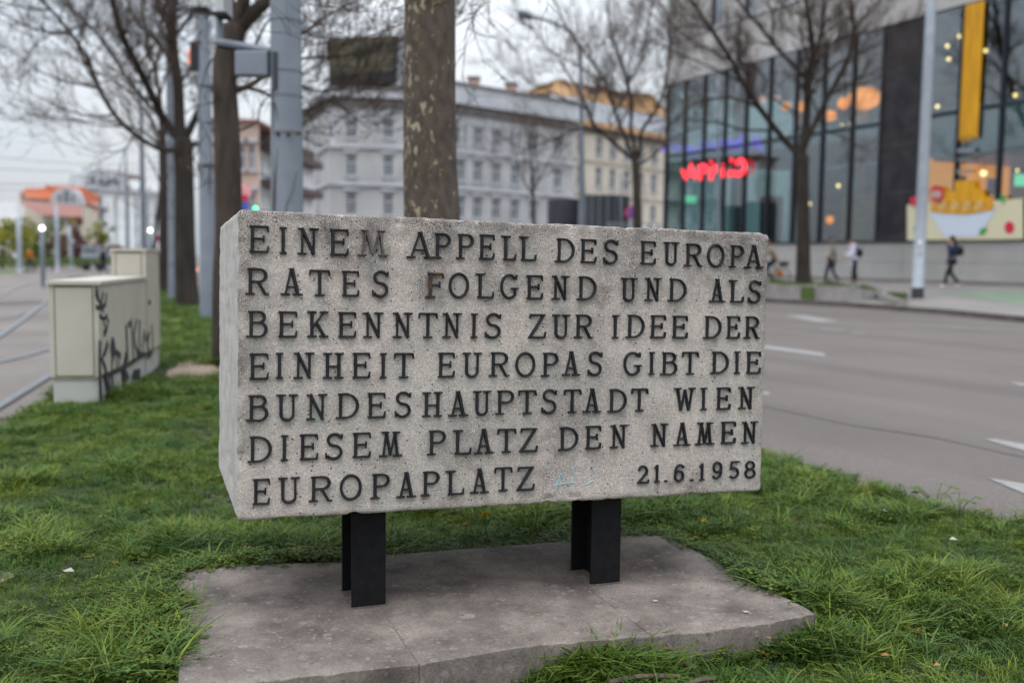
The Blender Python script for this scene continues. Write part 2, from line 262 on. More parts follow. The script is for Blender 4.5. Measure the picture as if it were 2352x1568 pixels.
def slab_mat():
    m = bpy.data.materials.new('conglomerate_slab'); m.use_nodes = True; t = m.node_tree; n = t.nodes; l = t.links; p = n['Principled BSDF']
    p.inputs['Roughness'].default_value = .75; p.inputs['Specular IOR Level'].default_value = .3
    tc = n.new('ShaderNodeTexCoord'); nw = n.new('ShaderNodeTexNoise'); nw.inputs['Scale'].default_value = 14; l.new(tc.outputs['Object'], nw.inputs[0])
    va = n.new('ShaderNodeVectorMath'); va.operation = 'MULTIPLY_ADD'; va.inputs[1].default_value = (.03, .03, .03); l.new(nw.outputs['Color'], va.inputs[0]); l.new(tc.outputs['Object'], va.inputs[2]); ob = va.outputs[0]
    a = n.new('ShaderNodeTexNoise'); a.inputs['Scale'].default_value = 5.0; a.inputs['Detail'].default_value = 12; a.inputs['Roughness'].default_value = .62; l.new(ob, a.inputs[0])
    r = n.new('ShaderNodeValToRGB'); r.color_ramp.elements[0].position = .3; r.color_ramp.elements[1].position = .72
    r.color_ramp.elements[0].color = (.062, .050, .044, 1); r.color_ramp.elements[1].color = (.26, .216, .188, 1); l.new(a.outputs[0], r.inputs[0]); col = r.outputs[0]
    for s, thr, rad, cs in ((22, .62, .36, ((.25, .23, .215), (.11, .10, .10))), (55, .58, .42, ((.27, .225, .195), (.09, .075, .068))), (10, .86, .26, ((.29, .27, .255), (.15, .115, .09)))):
        v = n.new('ShaderNodeTexVoronoi'); v.inputs['Scale'].default_value = s; l.new(ob, v.inputs[0]); k = n.new('ShaderNodeSeparateColor'); l.new(v.outputs['Color'], k.inputs[0])
        s1 = n.new('ShaderNodeMath'); s1.operation = 'GREATER_THAN'; s1.inputs[1].default_value = thr; l.new(k.outputs[0], s1.inputs[0])
        s2 = n.new('ShaderNodeMapRange'); s2.inputs[1].default_value = rad; s2.inputs[2].default_value = rad * .75; l.new(v.outputs['Distance'], s2.inputs[0])
        s3 = n.new('ShaderNodeMath'); s3.operation = 'MULTIPLY'; l.new(s1.outputs[0], s3.inputs[0]); l.new(s2.outputs[0], s3.inputs[1])
        s4 = n.new('ShaderNodeMath'); s4.operation = 'MULTIPLY'; s4.inputs[1].default_value = .66; l.new(s3.outputs[0], s4.inputs[0])
        rr = n.new('ShaderNodeValToRGB'); rr.color_ramp.elements[0].color = (*cs[0], 1); rr.color_ramp.elements[1].color = (*cs[1], 1); l.new(k.outputs[1], rr.inputs[0])
        x = n.new('ShaderNodeMix'); x.data_type = 'RGBA'; l.new(s4.outputs[0], x.inputs[0]); l.new(col, x.inputs[6]); l.new(rr.outputs[0], x.inputs[7]); col = x.outputs[2]
    fg = n.new('ShaderNodeTexNoise'); fg.inputs['Scale'].default_value = 150; fg.inputs['Detail'].default_value = 6; fg.inputs['Roughness'].default_value = .7; l.new(ob, fg.inputs[0])
    fr2 = n.new('ShaderNodeMapRange'); fr2.inputs[1].default_value = .3; fr2.inputs[2].default_value = .7; fr2.inputs[3].default_value = .62; fr2.inputs[4].default_value = 1.38; l.new(fg.outputs[0], fr2.inputs[0])
    fm = n.new('ShaderNodeMix'); fm.data_type = 'RGBA'; fm.blend_type = 'MULTIPLY'; fm.inputs[0].default_value = 1; l.new(col, fm.inputs[6]); l.new(fr2.outputs[0], fm.inputs[7]); col = fm.outputs[2]
    # small dark holes
    v = n.new('ShaderNodeTexVoronoi'); v.inputs['Scale'].default_value = 34; l.new(ob, v.inputs[0]); k = n.new('ShaderNodeSeparateColor'); l.new(v.outputs['Color'], k.inputs[0])
    s1 = n.new('ShaderNodeMath'); s1.operation = 'GREATER_THAN'; s1.inputs[1].default_value = .9; l.new(k.outputs[2], s1.inputs[0])
    s2 = n.new('ShaderNodeMath'); s2.operation = 'LESS_THAN'; s2.inputs[1].default_value = .2; l.new(v.outputs['Distance'], s2.inputs[0])
    s3 = n.new('ShaderNodeMath'); s3.operation = 'MULTIPLY'; l.new(s1.outputs[0], s3.inputs[0]); l.new(s2.outputs[0], s3.inputs[1])
    x = n.new('ShaderNodeMix'); x.data_type = 'RGBA'; l.new(s3.outputs[0], x.inputs[0]); l.new(col, x.inputs[6]); x.inputs[7].default_value = (.03, .024, .02, 1); col = x.outputs[2]
    l.new(col, p.inputs['Base Color'])
    z = n.new('ShaderNodeTexNoise'); z.inputs['Scale'].default_value = 120; z.inputs['Detail'].default_value = 6; l.new(ob, z.inputs[0])
    q = n.new('ShaderNodeMath'); q.operation = 'SUBTRACT'; l.new(z.outputs[0], q.inputs[0]); l.new(s3.outputs[0], q.inputs[1])
    b = n.new('ShaderNodeBump'); b.inputs['Strength'].default_value = .45; b.inputs['Distance'].default_value = .004; l.new(q.outputs[0], b.inputs['Height']); l.new(b.outputs[0], p.inputs['Normal'])
    return m
M['slab'] = slab_mat()
M['mortar'] = mat('joint_mortar', (.13, .115, .10), (.22, .20, .18), 25, .95, .4, 80)

def grass_mat(name, ca, cb, cc):
    m = bpy.data.materials.new(name); m.use_nodes = True; t = m.node_tree; n = t.nodes; l = t.links; p = n['Principled BSDF']
    p.inputs['Roughness'].default_value = .55; p.inputs['Specular IOR Level'].default_value = .20
    oi = n.new('ShaderNodeObjectInfo'); nz = n.new('ShaderNodeTexNoise'); nz.inputs['Scale'].default_value = 2.2; nz.inputs['Detail'].default_value = 3; l.new(oi.outputs['Location'], nz.inputs[0])
    ad = n.new('ShaderNodeMath'); ad.operation = 'MULTIPLY_ADD'; ad.inputs[1].default_value = .45; l.new(oi.outputs['Random'], ad.inputs[0])
    sb = n.new('ShaderNodeMath'); sb.operation = 'SUBTRACT'; sb.inputs[1].default_value = .225; l.new(nz.outputs[0], sb.inputs[0]); l.new(sb.outputs[0], ad.inputs[2])
    r = n.new('ShaderNodeValToRGB'); e = r.color_ramp.elements; e[0].position = .3; e[0].color = (*ca, 1); e[1].position = .72; e[1].color = (*cc, 1); q = e.new(.5); q.color = (*cb, 1); l.new(ad.outputs[0], r.inputs[0])
    at = n.new('ShaderNodeAttribute'); at.attribute_name = 'tone'
    x = n.new('ShaderNodeMix'); x.data_type = 'RGBA'; x.blend_type = 'MULTIPLY'; x.inputs[0].default_value = 1; l.new(r.outputs[0], x.inputs[6]); l.new(at.outputs['Color'], x.inputs[7])
    l.new(x.outputs[2], p.inputs['Base Color'])
    tr = n.new('ShaderNodeBsdfTranslucent'); l.new(x.outputs[2], tr.inputs[0]); ms = n.new('ShaderNodeMixShader'); ms.inputs[0].default_value = .25
    l.new(p.outputs[0], ms.inputs[1]); l.new(tr.outputs[0], ms.inputs[2]); l.new(ms.outputs[0], n['Material Output'].inputs[0]); return m
M['grass'] = grass_mat('grass_blades', (.036, .082, .015), (.068, .130, .017), (.122, .172, .020))
M['clover'] = grass_mat('weed_leaves', (.038, .076, .013), (.070, .122, .015), (.115, .155, .018))

# ------------------------------------------------------------------ mesh building helpers
class MB:
    def __init__(s): s.v = []; s.f = []
    def add(s, vs, fs):
        o = len(s.v); s.v += [tuple(map(float, p)) for p in vs]; s.f += [tuple(i + o for i in f) for f in fs]; return s
    def box(s, x0, y0, z0, x1, y1, z1):
        return s.add([(x0, y0, z0), (x1, y0, z0), (x1, y1, z0), (x0, y1, z0), (x0, y0, z1), (x1, y0, z1), (x1, y1, z1), (x0, y1, z1)],
                     [(0, 3, 2, 1), (4, 5, 6, 7), (0, 1, 5, 4), (1, 2, 6, 5), (2, 3, 7, 6), (3, 0, 4, 7)])
    def obox(s, P, a, b, la, lb, z0, z1):
        "box on a plan corner P with plan unit vectors a, b"
        P = np.array(P[:2], float); a = np.array(a[:2], float); b = np.array(b[:2], float)
        q = [P, P + a * la, P + a * la + b * lb, P + b * lb]
        return s.add([(*k, z0) for k in q] + [(*k, z1) for k in q], [(0, 3, 2, 1), (4, 5, 6, 7), (0, 1, 5, 4), (1, 2, 6, 5), (2, 3, 7, 6), (3, 0, 4, 7)])
    def prism(s, poly, z0, z1):
        n = len(poly); z1f = z1 if callable(z1) else (lambda x, y: z1)
        return s.add([(p[0], p[1], z0) for p in poly] + [(p[0], p[1], z1f(p[0], p[1])) for p in poly],
                     [tuple(range(n - 1, -1, -1)), tuple(range(n, 2 * n))] + [(i, (i + 1) % n, n + (i + 1) % n, n + i) for i in range(n)])
    def tube(s, pts, rs, n=8, cap=True):
        pts = [Vector(p) for p in pts]
        if not hasattr(rs, '__len__'): rs = [rs] * len(pts)
        vs = []; fs = []; up = None
        for i, p in enumerate(pts):
            d = (pts[min(i + 1, len(pts) - 1)] - pts[max(i - 1, 0)]).normalized()
            if up is None: up = Vector((0, 0, 1)) if abs(d.z) < .9 else Vector((1, 0, 0))
            a = d.cross(up);
            if a.length < 1e-5: a = d.cross(Vector((0, 1, .1)))
            a.normalize(); b = d.cross(a).normalized(); up = -b if False else a.cross(d)
            for k in range(n):
                t = 2 * math.pi * k / n; q = p + (a * math.cos(t) + b * math.sin(t)) * rs[i]; vs.append(q)
        for i in range(len(pts) - 1):
            for k in range(n): fs.append((i * n + k, i * n + (k + 1) % n, (i + 1) * n + (k + 1) % n, (i + 1) * n + k))
        if cap: fs.append(tuple(range(n))); fs.append(tuple((len(pts) - 1) * n + k for k in range(n)))
        return s.add(vs, fs)
    def lathe(s, c, prof, n=16):
        vs = []; fs = []
        for (r, z) in prof:
            for k in range(n): t = 2 * math.pi * k / n; vs.append((c[0] + r * math.cos(t), c[1] + r * math.sin(t), c[2] + z))
        for i in range(len(prof) - 1):
            for k in range(n): fs.append((i * n + k, i * n + (k + 1) % n, (i + 1) * n + (k + 1) % n, (i + 1) * n + k))
        fs.append(tuple(range(n))); fs.append(tuple((len(prof) - 1) * n + k for k in range(n)))
        return s.add(vs, fs)
    def ball(s, c, rx, ry=None, rz=None, n=10):
        ry = ry or rx; rz = rz or rx; vs = []; fs = []
        for i in range(n + 1):
            a = math.pi * i / n
            for k in range(n * 2): t = math.pi * k / n; vs.append((c[0] + rx * math.sin(a) * math.cos(t), c[1] + ry * math.sin(a) * math.sin(t), c[2] + rz * math.cos(a)))
        m = 2 * n
        for i in range(n):
            for k in range(m): fs.append((i * m + k, i * m + (k + 1) % m, (i + 1) * m + (k + 1) % m, (i + 1) * m + k))
        return s.add(vs, fs)
    def mesh(s, name, m, smooth=False):
        me = bpy.data.meshes.new(name); me.from_pydata(s.v, [], s.f); me.materials.append(m)
        if smooth: me.polygons.foreach_set('use_smooth', [True] * len(me.polygons))
        me.validate(); return me
    def build(s, name, m, parent=None, smooth=False, local=False):
        me = s.mesh(name, m, smooth); o = bpy.data.objects.new(name, me); sc.collection.objects.link(o)
        if parent is not None:
            o.parent = parent
            if not local: me.transform(Matrix.Translation(-origin(parent)))
        return o
def origin(p):
    v = Vector((0, 0, 0))
    while p is not None: v += p.location; p = p.parent
    return v
def empty(name, loc=(0, 0, 0), rz=0):
    o = bpy.data.objects.new(name, None); sc.collection.objects.link(o); o.location = tuple(map(float, loc)); o.rotation_euler = (0, 0, rz); o.empty_display_size = .2; return o
def tag(o, label=None, cat=None, group=None, kind=None):
    if label: o['label'] = label
    if cat: o['category'] = cat
    if group: o['group'] = group
    if kind: o['kind'] = kind
    return o
def thing(name, label, cat, loc=(0, 0, 0), rz=0, group=None): return tag(empty(name, loc, rz), label, cat, group)
def inst(name, me, parent, loc, rz=0):
    "object sharing mesh me at world location loc under an unrotated parent"
    o = bpy.data.objects.new(name, me); sc.collection.objects.link(o); o.parent = parent; o.location = Vector(tuple(map(float, loc))) - origin(parent); o.rotation_euler = (0, 0, rz); return o
def child(name, me, parent, mtx=None):
    o = bpy.data.objects.new(name, me); sc.collection.objects.link(o); o.parent = parent
    if mtx is not None: o.matrix_local = mtx
    return o
def inside(poly, X, Y):
    poly = np.asarray(poly)[:, :2]; res = np.zeros(np.shape(X), bool); j = len(poly) - 1
    for i in range(len(poly)):
        xi, yi = poly[i]; xj, yj = poly[j]
        c = ((yi > Y) != (yj > Y)) & (X < (xj - xi) * (Y - yi) / (yj - yi + 1e-12) + xi); res ^= c; j = i
    return res
def edgedist(poly, X, Y, closed=True):
    poly = np.asarray(poly)[:, :2]; d = np.full(np.shape(X), 1e9); n = len(poly)
    for i in range(n if closed else n - 1):
        a = poly[i]; b = poly[(i + 1) % n]; ab = b - a; t = np.clip(((X - a[0]) * ab[0] + (Y - a[1]) * ab[1]) / (ab @ ab + 1e-12), 0, 1)
        d = np.minimum(d, np.hypot(X - a[0] - t * ab[0], Y - a[1] - t * ab[1]))
    return d
def grp_sheet(name, poly, z, m, kind='structure'):
    o = MB().add([(p[0], p[1], z) for p in poly], [tuple(range(len(poly)))]).build(name, m); return tag(o, kind=kind)

# ================================================================== GROUND
FD = np.array([-.422, .907]); FD /= np.linalg.norm(FD); FN = np.array([-FD[1], FD[0]])      # facade direction (away) and its normal towards the road
FP = np.array([17.9, 35.0]); F3 = np.array([*FP, 0.])
def fac(t, off=0.0): p = FP + FD * t + FN * off; return p
tag(MB().box(-900, -300, -1.2, 900, 1500, -.14).build('ground', M['track']), kind='structure')
ZR = -.10
# kerb on the far side
KP = [G(1768, 695, ZR), G(1958, 705.6, ZR), G(2169, 722.5, ZR), G(2352, 741, ZR)]
K2 = [np.array(k[:2]) for k in KP]
d0 = (K2[0] - K2[2]); d0 /= np.linalg.norm(d0); d1 = np.array([.47, -.88])
KL = [K2[3] + d1 * 26, K2[3] + d1 * 12] + [K2[3], K2[2], K2[1], K2[0]] + [K2[0] + d0 * 12 + np.array([-.5, .5]), K2[0] + d0 * 30 + np.array([-4, 2.])]
LAWN_R = [(2.62, 1.0), (2.62, 3.0), (2.50, 3.8), (2.27, 4.38), (1.92, 4.98), (1.50, 5.85), (.78, 7.3), (-.68, 10.4), (-3.6, 16.4), (-6.6, 22.8), (-9.7, 29), (-13.2, 36)]
LAWN_L = [(-14.0, 36.4), (-14.2, 35.5), (-12.3, 30), (-8.9, 22), (-6.5, 16), (-5.0, 12), (-4.3, 10), (-3.85, 8.5), (-3.62, 7.6), (-3.45, 7.0), (-3.32, 6.4), (-3.5, 5.2), (-4.0, 3), (-4.3, 1.0)]
LAWN = LAWN_R + LAWN_L
road = [(p[0], p[1]) for p in LAWN_R[::-1]] + [(2.6, -8), (40, -8)] + [tuple(k) for k in KL] + [(-22, 62), (-16, 40)]
grp_sheet('road', road, ZR, M['asphalt'])
track = [(-4.6, -8)] + [p for p in LAWN_L[::-1]] + [(-17, 44), (-30, 60), (-60, 62), (-60, -8)]
grp_sheet('tram_track_bed', track, ZR, M['track'])
def lawnz(x, y):
    d = 2.63 + (x + .24) * .36 - y; k = np.clip((d + .30) / .42, 0, 1)
    return .004 - (.094 - .032 * np.clip((x + .1) / .3, 0, 1)) * k * k * (3 - 2 * k) + .012 * np.sin(2.1 * x + .6 * y) * np.sin(1.3 * y - .7 * x)
# lawn soil sheet
def lawn_mesh():
    vs = []; fs = []; idx = {}; st = .25
    X = np.arange(-15, 3.5, st); Y = np.arange(.5, 37, st); XX, YY = np.meshgrid(X, Y, indexing='ij'); ins = inside(LAWN, XX, YY)
    bm = bmesh.new()
    o = MB().prism(LAWN, -.13, -.035)
    return o
lb = MB()
vsl = []
def soil():
    bm = bmesh.new(); pts = [bm.verts.new((p[0], p[1], 0)) for p in LAWN]; f = bm.faces.new(pts)
    bmesh.ops.triangulate(bm, faces=[f]); 
    for k in range(5):
        es = [e for e in bm.edges if e.calc_length() > .5]
        if not es: break
        bmesh.ops.subdivide_edges(bm, edges=es, cuts=1); bmesh.ops.triangulate(bm, faces=[f for f in bm.faces if len(f.verts) > 3])
    bd = [e for e in bm.edges if e.is_boundary]
    for v in bm.verts: v.co.z = float(lawnz(v.co.x, v.co.y))
    r = bmesh.ops.extrude_edge_only(bm, edges=bd)
    for e in r['geom']:
        if isinstance(e, bmesh.types.BMVert): e.co.z = -.139
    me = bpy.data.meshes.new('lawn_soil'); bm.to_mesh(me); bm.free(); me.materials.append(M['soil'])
    o = bpy.data.objects.new('lawn_soil', me); sc.collection.objects.link(o); tag(o, kind='structure')
soil()
# kerb along the near edge of the lawn (low, half overgrown)
def offset_line(line, d):
    line = [np.array(p[:2], float) for p in line]; out = []
    for i, p in enumerate(line):
        t = line[min(i + 1, len(line) - 1)] - line[max(i - 1, 0)]; t /= np.linalg.norm(t); out.append(p + np.array([-t[1], t[0]]) * d)
    return out
def resample(line, step):
    line = [np.array(p[:2], float) for p in line]; out = [line[0]]; acc = 0
    for a, b in zip(line[:-1], line[1:]):
        L_ = np.linalg.norm(b - a); pos = step - acc
        while pos <= L_: out.append(a + (b - a) * pos / L_); pos += step
        acc = L_ - (pos - step)
    return out
def kerb(name, line, width, z0, z1, side, step=1.0, m='kerbstone'):
    root = tag(empty(name, (float(line[0][0]), float(line[0][1]), z0)), kind='structure')
    pts = resample(line, step)
    for a, b in zip(pts[:-1], pts[1:]):
        t = (b - a); Ln = np.linalg.norm(t); t = t / Ln; n_ = np.array([-t[1], t[0]]) * side
        j = random.uniform(-.006, .006)
        MB().obox(a + t * .006, t, n_, Ln - .012, width, z0, z1 + j).build('kerb_stone', M[m], root)
    return root
kerb('lawn_kerb', LAWN_R[1:11], .11, ZR, -.055, -1)
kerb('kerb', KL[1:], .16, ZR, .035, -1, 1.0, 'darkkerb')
# far pavement: rises from the kerb to the foot of the building
def kdist(x, y): return float(edgedist(KL, np.array([x]), np.array([y]), False)[0])
def pavez(x, y):
    a = kdist(x, y); b = abs((np.array([x, y]) - FP) @ FN); return .028 + .40 * min(1, a / (a + b + 1e-6))
pv = MB(); ks = resample(KL, 1.5); rows = []
kk = offset_line(ks, -.165)
for p in kk:
    # meet facade line
    s_ = (p - FP) @ FD; q = FP + FD * s_
    rows.append([(*(p + (q - p) * u), pavez(*(p + (q - p) * u)) if u > 0 else .028) for u in np.linspace(0, 1, 9)])
vs = [c for r in rows for c in r]; fs = [(i * 9 + j, i * 9 + j + 1, (i + 1) * 9 + j + 1, (i + 1) * 9 + j) for i in range(len(rows) - 1) for j in range(8)]
tag(pv.add(vs, fs).build('pavement', M['paving'], smooth=True), kind='structure')
def GP(x, y):
    z = .2
    for _ in range(12):
        p = G(x, y, z); z = .5 * z + .5 * pavez(p[0], p[1])
    return G(x, y, z)
# green cycle lane
cl = [GP(*q) for q in ((2120, 668), (2352, 664), (2560, 664), (2560, 735), (2352, 700), (2230, 683))]
cm = MB(); 
up_, lo_ = [GP(2160, 672), GP(2250, 669), GP(2352, 667), GP(2460, 668)], [GP(2162, 673.5), GP(2245, 684), GP(2352, 702), GP(2460, 722)]
cvs = []
for a, b in zip(up_, lo_):
    for u in np.linspace(0, 1, 5): q = a + (b - a) * u; cvs.append((q[0], q[1], pavez(q[0], q[1]) + .006))
cm.add(cvs, [(i * 5 + j, i * 5 + j + 1, (i + 1) * 5 + j + 1, (i + 1) * 5 + j) for i in range(3) for j in range(4)])
tag(cm.build('cycle_lane', M['bikegreen'], smooth=True), kind='structure')
# road markings
def marking(q, name='road_marking', m='paint'):
    pts = [G(x, y, ZR + .005) for x, y in q]; tag(MB().add(pts, [tuple(range(len(pts)))]).build(name, M[m]), kind='structure')
marking([(1802, 724), (1850, 725), (1928, 738), (1880, 739)])
marking([(1880, 753), (1935, 757), (1935, 761), (1890, 758)], m='paintfaint')
marking([(1955, 762), (1990, 764), (1992, 768), (1956, 766)], m='paintfaint')
marking([(1730, 790), (1765, 794), (1895, 811), (1893, 818), (1765, 801), (1730, 797)])
marking([(1700, 895), (1765, 900), (1768, 906), (1700, 901)])
marking([(2318, 876), (2352, 880), (2420, 888), (2420, 893), (2340, 884)])
marking([(2258, 1007), (2290, 1008), (2470, 1040), (2470, 1056), (2352, 1034)])
marking([(2266, 1096), (2352, 1110), (2480, 1135), (2480, 1165), (2352, 1132)])
marking([(1990, 739), (2120, 745), (2352, 757), (2352, 762), (2120, 749)], m='paintfaint')
# dark seam in the road
sm = [G(1752, 932, ZR + .004), G(1950, 975, ZR + .004), G(2150, 1005, ZR + .004), G(2352, 1050, ZR + .004), G(2500, 1078, ZR + .004)]
sm2 = [p + np.array([.0, .042, 0]) for p in sm]
tag(MB().add([*sm, *sm2], [(i, i + 1, i + 6, i + 5) for i in range(4)]).build('road_seam', M['seam']), kind='structure')
# tram rails
def rail(px, w=.07):
    pts = [G(x, y, ZR) for x, y in px]; pts = [np.array(p[:2]) for p in pts]
    ds = resample(pts, .5) if len(pts) < 40 else pts
    root = thing('tram_rail', None, 'rail', (*ds[0], ZR), group='tram rails set in the concrete track bed')
    Lf = offset_line(ds, w / 2); Rt = offset_line(ds, -w / 2); n_ = len(ds)
    for nm, a, b, z, m in (('rail_head', offset_line(ds, .055), offset_line(ds, -.02), ZR + .007, 'rail'), ('rail_groove', offset_line(ds, -.02), offset_line(ds, -.065), ZR + .004, 'groove')):
        MB().add([(*p, z) for p in a] + [(*p, z) for p in b] + [(*p, ZR - .03) for p in a], [(i, i + 1, n_ + i + 1, n_ + i) for i in range(n_ - 1)] + [(i, i + 1, 2 * n_ + i + 1, 2 * n_ + i) for i in range(n_ - 1)]).build(nm, M[m], root)
    return root
R1 = rail([(-260, 1075), (-100, 990), (0, 933.8), (60, 897), (116.7, 862), (180, 826), (260, 790)]); R1['label'] = 'nearest tram rail, running along the lawn edge to the cabinet'
R2 = rail([(-300, 905), (-120, 866), (0, 830.9), (60, 818), (114, 802), (180, 783), (260, 760)]); R2['label'] = 'second tram rail from the lawn, meeting the middle of the cabinet'
R3 = rail([(-200, 900), (-90, 830), (0, 771.8), (55, 734), (104, 695), (150, 665), (200, 645)]); R3['label'] = 'bright worn tram rail sweeping towards the white globe lamp'
R4 = rail([(-200, 768), (0, 733), (30, 727), (58, 718)]); R4['label'] = 'short grey tram rail joining the bright rail at a switch'
R5 = rail([(-150, 720), (0, 681), (25, 667), (60, 652), (120, 640), (200, 632)]); R5['label'] = 'faint farthest tram rail below the distant trees'
for q in (((-200, 697), (0, 694), (100, 693), (104, 697), (0, 699), (-200, 703)), ((-50, 960), (20, 957), (70, 955), (80, 960), (-50, 972))):
    pts = [G(x, y, ZR + .004) for x, y in q]; tag(MB().add(pts, [tuple(range(len(pts)))]).build('track_joint', M['groove']), kind='structure')
# strip of far grass beyond the tracks
fg = [G(x, y, ZR + .006) for x, y in ((-200, 640), (0, 630), (60, 625), (90, 622), (0, 620), (-200, 620))]
tag(MB().add(fg, [tuple(range(6))]).build('far_grass_strip', M['greenleaf']), kind='structure')
fg = [G(x, y, ZR + .006) for x, y in ((-300, 612), (0, 613), (200, 611), (260, 608), (260, 603), (-300, 602))]
tag(MB().add(fg, [tuple(range(6))]).build('far_grass_verge', M['greenleaf']), kind='structure')
# bare earth patches on the lawn
for (cx, cy, rx, ry) in ((452, 852, 62, 26), (395, 741, 30, 10), (425, 790, 22, 6), (2, 1335, 26, 14), (350, 1545, 26, 14)):
    pts = []
    for k in range(18):
        t = 2 * math.pi * k / 18; r_ = 1 + .22 * math.sin(3 * t + cx) + .1 * math.sin(7 * t); q = G(cx + rx * r_ * math.cos(t), cy + ry * r_ * math.sin(t), 0.0); pts.append((q[0], q[1], float(lawnz(q[0], q[1])) + .009))
    c = np.mean(pts, 0); tag(MB().add([tuple(c)] + pts, [(0, 1 + k, 1 + (k + 1) % 18) for k in range(18)]).build('bare_earth_patch', M['bare']), kind='structure')
BARE = [(G(452, 852), .62), (G(395, 741), .55)]

# ================================================================== MONUMENT
qx, qy, qz, yaw, BW, BH, BD, tp, tr = -0.791, 2.8383, 0.3813, 0.3461, 1.7776, 0.9, 0.8945, -0.0273, -0.0169
a_ = np.array([math.cos(yaw), math.sin(yaw), 0]); b_ = np.array([-math.sin(yaw), math.cos(yaw), 0]); c_ = np.array([0, 0, 1.])
b_, c_ = b_ * math.cos(tp) + c_ * math.sin(tp), -b_ * math.sin(tp) + c_ * math.cos(tp)
a_, c_ = a_ * math.cos(tr) + c_ * math.sin(tr), -a_ * math.sin(tr) + c_ * math.cos(tr)
O_ = np.array([qx, qy, qz])
MON = thing('memorial_sign', 'big grey stone block with raised dark lettering on two black steel posts', 'monument', (float(qx), float(qy), .05))
ROWS = [  # baseline v, cap height, then glyphs with left/right in survey pixels (zoom windows Z6/Z7/B1/B2)
]
def z6(a, b): return 488.1 + a * .28077, 488.1 + b * .28077
def z7(a, b): return 1148.4 + a * .29297, 1148.4 + b * .29297
R_ = []
R_.append((.7785, .0775, 'EINEMAPPE', [z6(300, 458), z6(548, 606), z6(695, 862), z6(960, 1110), z6(1183, 1433), z6(1593, 1797), z6(1815, 1945), z6(2005, 2135), z6(2178, 2300)], (578.7, 617)))
R_.append((.7785, .0765, 'LLDESEUROPA', [z7(22, 122), z7(162, 280), z7(440, 578), z7(628, 748), z7(805, 923), z7(1098, 1212), z7(1278, 1392), z7(1452, 1578), z7(1620, 1750), z7(1802, 1902), z7(1915, 2052)], (578.7, 617)))
R_.append((.6583, .0765, 'RATESFOL', [z6(284, 460), z6(562, 733), z6(790, 960), z6(1058, 1196), z6(1302, 1442), z6(1758, 1888), z6(1930, 2092), z6(2165, 2297)], (675.6, 696.1)))
R_.append((.6583, .0765, 'GENDUNDALS', [z7(0, 138), z7(207, 330), z7(402, 535), z7(612, 750), z7(945, 1063), z7(1130, 1255), z7(1323, 1453), z7(1642, 1755), z7(1802, 1902), z7(1937, 2040)], (675.6, 696.1)))
R_.append((.5358, .0765, 'BEKENNTNI', [z6(290, 447), z6(538, 690), z6(778, 945), z6(1028, 1172), z6(1232, 1392), z6(1474, 1630), z6(1680, 1836), z6(1878, 2030), z6(2110, 2160)], (772.5, 777.6)))
R_.append((.5358, .0765, 'SZURIDEEDER', [(1112, 1150.5), z7(217, 352), z7(408, 537), z7(590, 722), z7(875, 922), z7(995, 1125), z7(1175, 1290), z7(1347, 1462), z7(1602, 1727), z7(1772, 1870), z7(1918, 2028)], (772.5, 777.6)))
R_.append((.4134, .0765, 'EINHEITEU', [z6(302, 457), z6(518, 573), z6(663, 828), z6(905, 1065), z6(1145, 1287), z6(1368, 1420), z6(1480, 1642), z6(1842, 1975), z6(2045, 2192)], (869.9, 858.1)))
R_.append((.4134, .0765, 'ROPASGIBTDIE', [(1126, 1168), z7(118, 270), z7(333, 453), z7(487, 620), z7(682, 797), z7(965, 1103), z7(1165, 1203), z7(1265, 1380), z7(1422, 1547), z7(1658, 1783), z7(1832, 1872), z7(1927, 2032)], (869.9, 858.1)))
R_.append((.2921, .0765, 'BUNDESHAU', [z6(292, 452), z6(525, 690), z6(765, 933), z6(1022, 1193), z6(1268, 1412), z6(1487, 1625), z6(1715, 1870), z6(1932, 2083), z6(2130, 2267)], (966.7, 937.2)))
R_.append((.2921, .0765, 'PTSTADTWIEN', [(1141, 1179.2), z7(138, 278), z7(320, 443), z7(495, 628), z7(652, 783), z7(853, 987), z7(1022, 1150), z7(1368, 1515), z7(1567, 1613), z7(1693, 1797), z7(1865, 1982)], (966.7, 937.2)))
R_.append((.1718, .0765, 'DIESEMPLA', [z6(302, 482), z6(558, 615), z6(712, 860), z6(918, 1068), z6(1145, 1290), z6(1358, 1547), z6(1768, 1905), z6(1980, 2112), z6(2143, 2290)], (1061.6, 1015.4)))
R_.append((.1718, .0765, 'TZDENNAMEN', [(1141, 1183), z7(148, 287), z7(467, 607), z7(668, 783), z7(860, 990), z7(1180, 1307), z7(1362, 1483), z7(1525, 1672), z7(1730, 1837), z7(1890, 2007)], (1061.6, 1015.4)))
R_.append((.0455, .0765, 'EUROPAPLA', [z6(328, 467), z6(540, 707), z6(802, 975), z6(1040, 1217), z6(1305, 1448), z6(1508, 1658), z6(1717, 1852), z6(1922, 2053), z6(2110, 2253)], (1159.9, 1090)))
R_.append((.0475, .0765, 'TZ', [(1134, 1174.2), z7(125, 262)], (1159.9, 1090)))
R_.append((.0500, .0600, '21.6.1958', [z7(1075, 1160), z7(1205, 1240), z7(1287, 1305), z7(1358, 1440), z7(1490, 1510), z7(1558, 1592), z7(1660, 1737), z7(1790, 1870), z7(1912, 1997)], (1159.9, 1090)))
def arc(cx, cy, rx, ry, a0, a1, n=16): return [(cx + rx * math.cos(math.radians(a0 + (a1 - a0) * i / n)), cy + ry * math.sin(math.radians(a0 + (a1 - a0) * i / n))) for i in range(n + 1)]
TS, TH = .0089, .0055
